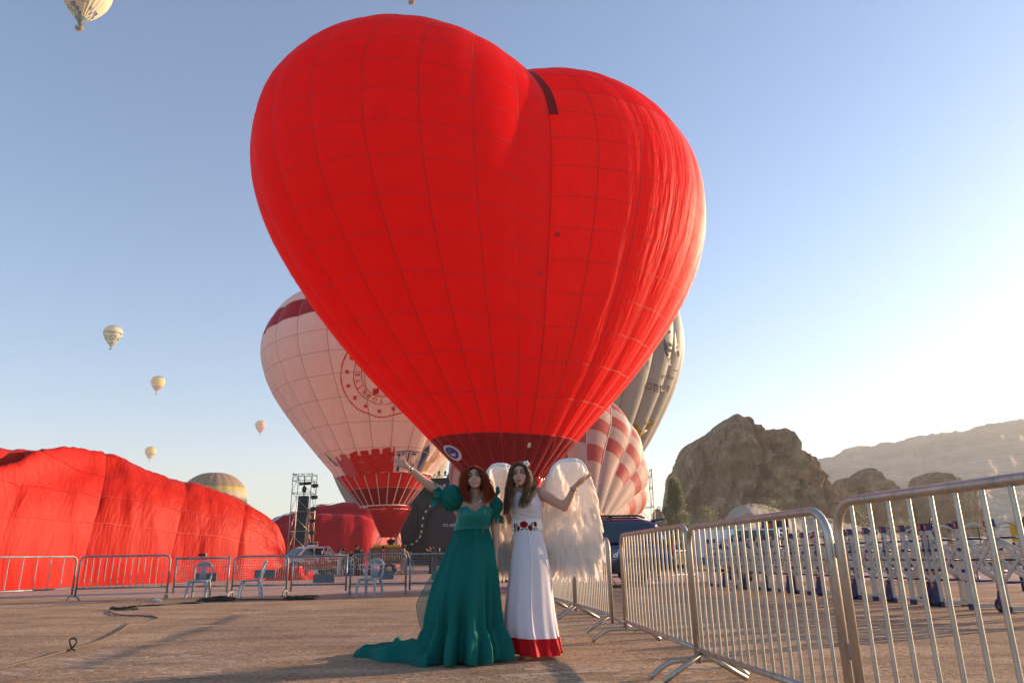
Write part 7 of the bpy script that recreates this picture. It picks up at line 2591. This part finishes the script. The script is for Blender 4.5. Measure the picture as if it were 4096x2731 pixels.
# white fur tuft where the wing meets the gown
tf = MB()
rr_ = random.Random(2)
for k in range(26):
    p = at(rr_.uniform(1247, 1262) * K, rr_.uniform(1262, 1300) * K, WY - .06) - WWO
    tf.tube([p, p + Vector((rr_.uniform(-.01, .05), rr_.uniform(-.03, 0), rr_.uniform(-.06, .0)))], [.012, .003], 5)
tag(tf.build('down_tuft', M_FEATHER, wings), kind='stuff')
# ------------------------------------------------------------------ cables, litter, bare paving
M_CABLE = pbr('black_cable', (.018, .016, .015), .6, bstr=0)
M_DUSTY = pbr('dusty_cable', (.12, .09, .065), .8, bstr=0)
cA = lambda x, y: gnd(0 + x / 2.699, 2150 + y / 2.699)
def lay(pts, z=.012):
    return [Vector((p.x, p.y, p.z + z)) for p in pts]
b = MB()
b.tube(spline(lay([cA(*q) for q in ((-200, 1470), (0, 1420), (250, 1358), (480, 1298), (700, 1232), (830, 1198), (1000, 1148), (1130, 1098), (1290, 1015), (1330, 985), (1400, 935), (1520, 915), (1650, 898), (1700, 880), (1680, 862), (1600, 850), (1400, 845), (1260, 832), (1200, 812), (1200, 795), (1260, 790), (1380, 785), (1460, 780))]), 160), .012, 6)
tag(b.build('cable', M_DUSTY), 'long dusty cable snaking over the gravel from the left edge to the chairs', 'cable')
b = MB()
lp = cA(745, 1225)
b.tube(spline([lp + Vector(q) * .42 for q in ((-.12, 0, .02), (-.02, -.01, .02), (.08, 0, .10), (.14, .02, .22), (.06, .03, .30), (-.03, .02, .27), (.0, .0, .18), (.07, -.01, .07), (.16, -.02, .02))], 40), .009, 6)
tag(b.build('cable_loop', M_CABLE), 'black loop of cable standing up from the gravel', 'cable')
b = MB()
cB = lambda x, y: gnd(650 + x / 5.227, 2150 + y / 5.227)
b.tube(spline(lay([cB(*q) for q in ((-700, 1450), (-400, 1430), (0, 1412), (320, 1385), (540, 1375), (800, 1365), (960, 1330), (1300, 1315), (1500, 1300), (1700, 1305), (2352, 1298), (2700, 1310))]), 90), .018, 6)
tag(b.build('cable', M_CABLE), 'thin black cable lying along the foot of the mesh barriers', 'cable')
def coil(c, r, n, label, seed):
    rr = random.Random(seed)
    b = MB()
    for k in range(n):
        a0, ra = rr.uniform(0, 6.28), r * rr.uniform(.5, 1.1)
        el = rr.uniform(.35, .8)
        ox, oy = rr.uniform(-.15, .15), rr.uniform(-.1, .1)
        b.tube([c + Vector((ox + ra * math.cos(t + a0), oy + ra * el * math.sin(t + a0), .02 + .02 * k * .5 + .03 * max(0, math.sin(t * 2 + a0)))) for t in np.linspace(0, 2 * PI, 22)[:-1]], .015, 5, closed=True)
    tag(b.build('cable_coil', M_CABLE), label, 'cable coil')
coil(cB(1200, 1325), .42, 7, 'tangle of black cable between the leftmost and the middle chair', 1)
coil(gnd(1215, 2398), .35, 6, 'tangle of black cable in front of the mesh barrier by the pick-up', 2)
coil(cA(1330, 782), .30, 3, 'loose flat cable loops on the gravel left of the chairs', 3)
b = MB()
bp = cA(1690, 690)
b.lathe([(.03, 0), (.034, .02), (.034, .15), (.028, .17), (.012, .2), (.012, .22)], 12, Matrix.Translation(bp + Vector((-.08, 0, .035))) @ Matrix.Rotation(R(90), 4, 'Y') @ Matrix.Rotation(R(10), 4, 'X'))
tag(b.build('plastic_bottle', pbr('clear_plastic', (.5, .55, .62), .15, bstr=0)), 'crumpled clear water bottle lying by the left barrier foot', 'bottle')
hz_ = MB()
for q in ((1497, 720), (1645, 715)):
    c = cA(*q)
    hz_.tube([c + Vector((.05 * math.cos(t), 0, .07 + .06 * math.sin(t))) for t in np.linspace(-1.5, 3.6, 16)], .006, 5)
tag(hz_.build('wire_hoop', M_DUSTY), 'two thin wire hoops sticking up from the gravel near the bottle', 'wire')
# pebbles and scraps
rr = random.Random(4)
peb = MB()
for k in range(2600):
    px, py = rr.uniform(-100, 4200), 2400 + 330 * rr.random() ** .7
    p = gnd(px, py)
    if p.y > 20: continue
    s = rr.uniform(.0012, .0042) * (1 + p.y * .05)
    peb.ball((p.x, p.y, s * .4 + .008), (s, s * rr.uniform(.6, 1), s * .6), 5, 3)
tag(peb.build('pebbles', pbr('pebble', (.34, .25, .19), .9, var=.5, vscale=3, bstr=0)), kind='stuff')
scr = MB()
for k in range(90):
    px, py = rr.uniform(0, 4096), 2400 + 320 * rr.random()
    p = gnd(px, py)
    s = rr.uniform(.008, .022)
    a = rr.uniform(0, 6.28)
    scr.add([p + Vector((s * math.cos(a + t) * (1 if i % 2 else .6), s * math.sin(a + t), .014 + .006 * (i % 2))) for i, t in enumerate((0, 1.57, 3.14, 4.71))], [(0, 1, 2, 3)])
tag(scr.build('paper_scraps', pbr('paper', (.62, .56, .5), .8, bstr=0)), kind='stuff')
# paving stones showing through the grit
stone_m = [pbr('paving_stone', (.47, .32, .22), .9, var=.25, vscale=9, bscale=60), pbr('paving_stone_dark', (.42, .28, .19), .9, var=.25, vscale=9, bscale=60)]
st_me = []
for m_ in stone_m:
    me = MB().box((0, 0, 0), (.232, .112, .03), taper=.96).mesh(False)
    me.materials.append(m_)
    st_me.append(me)
ca, sa = math.cos(R(12)), math.sin(R(12))
n_st = 0
for cx_, cy_, ri, rj in ((330, 2690, 5, 5), (560, 2640, 4, 4), (430, 2612, 3, 3), (2560, 2700, 5, 4), (2460, 2665, 3, 3)):
    c = gnd(cx_, cy_)
    for i in range(-ri, ri + 1):
        for j in range(-rj, rj + 1):
            if (i / (ri + .3)) ** 2 + (j / (rj + .3)) ** 2 > rr.uniform(.6, 1.05) or rr.random() < .12: continue
            u = (round((c.x * ca + c.y * sa) / .24) + i) * .24 + (.12 if j % 2 else 0)
            v = (round((-c.x * sa + c.y * ca) / .12) + j) * .12
            x_, y_ = u * ca - v * sa, u * sa + v * ca
            zz = 0.010 * fbm(x_ * .9, y_ * .9, 0, 3)
            o = link('paving_stone', rr.choice(st_me), None, GRAVEL, (x_, y_, zz - .0165 + rr.uniform(-.0035, .003)))
            o.rotation_euler = (rr.uniform(-.012, .012), rr.uniform(-.012, .012), R(12))
# ------------------------------------------------------------------ dusty morning air
m, nt = new_mat('dusty_air')
pv = N(nt, 'ShaderNodeVolumePrincipled')
pv.inputs['Color'].default_value = (0.97, 0.92, 0.82, 1)
pv.inputs['Density'].default_value = 0.00035
pv.inputs['Anisotropy'].default_value = 0.12
o = N(nt, 'ShaderNodeOutputMaterial')
nt.links.new(pv.outputs[0], o.inputs['Volume'])
hb = MB().box((0, 1290, 148), (3400, 2820, 300))
tag(hb.build('haze', m, smooth=False), kind='stuff')
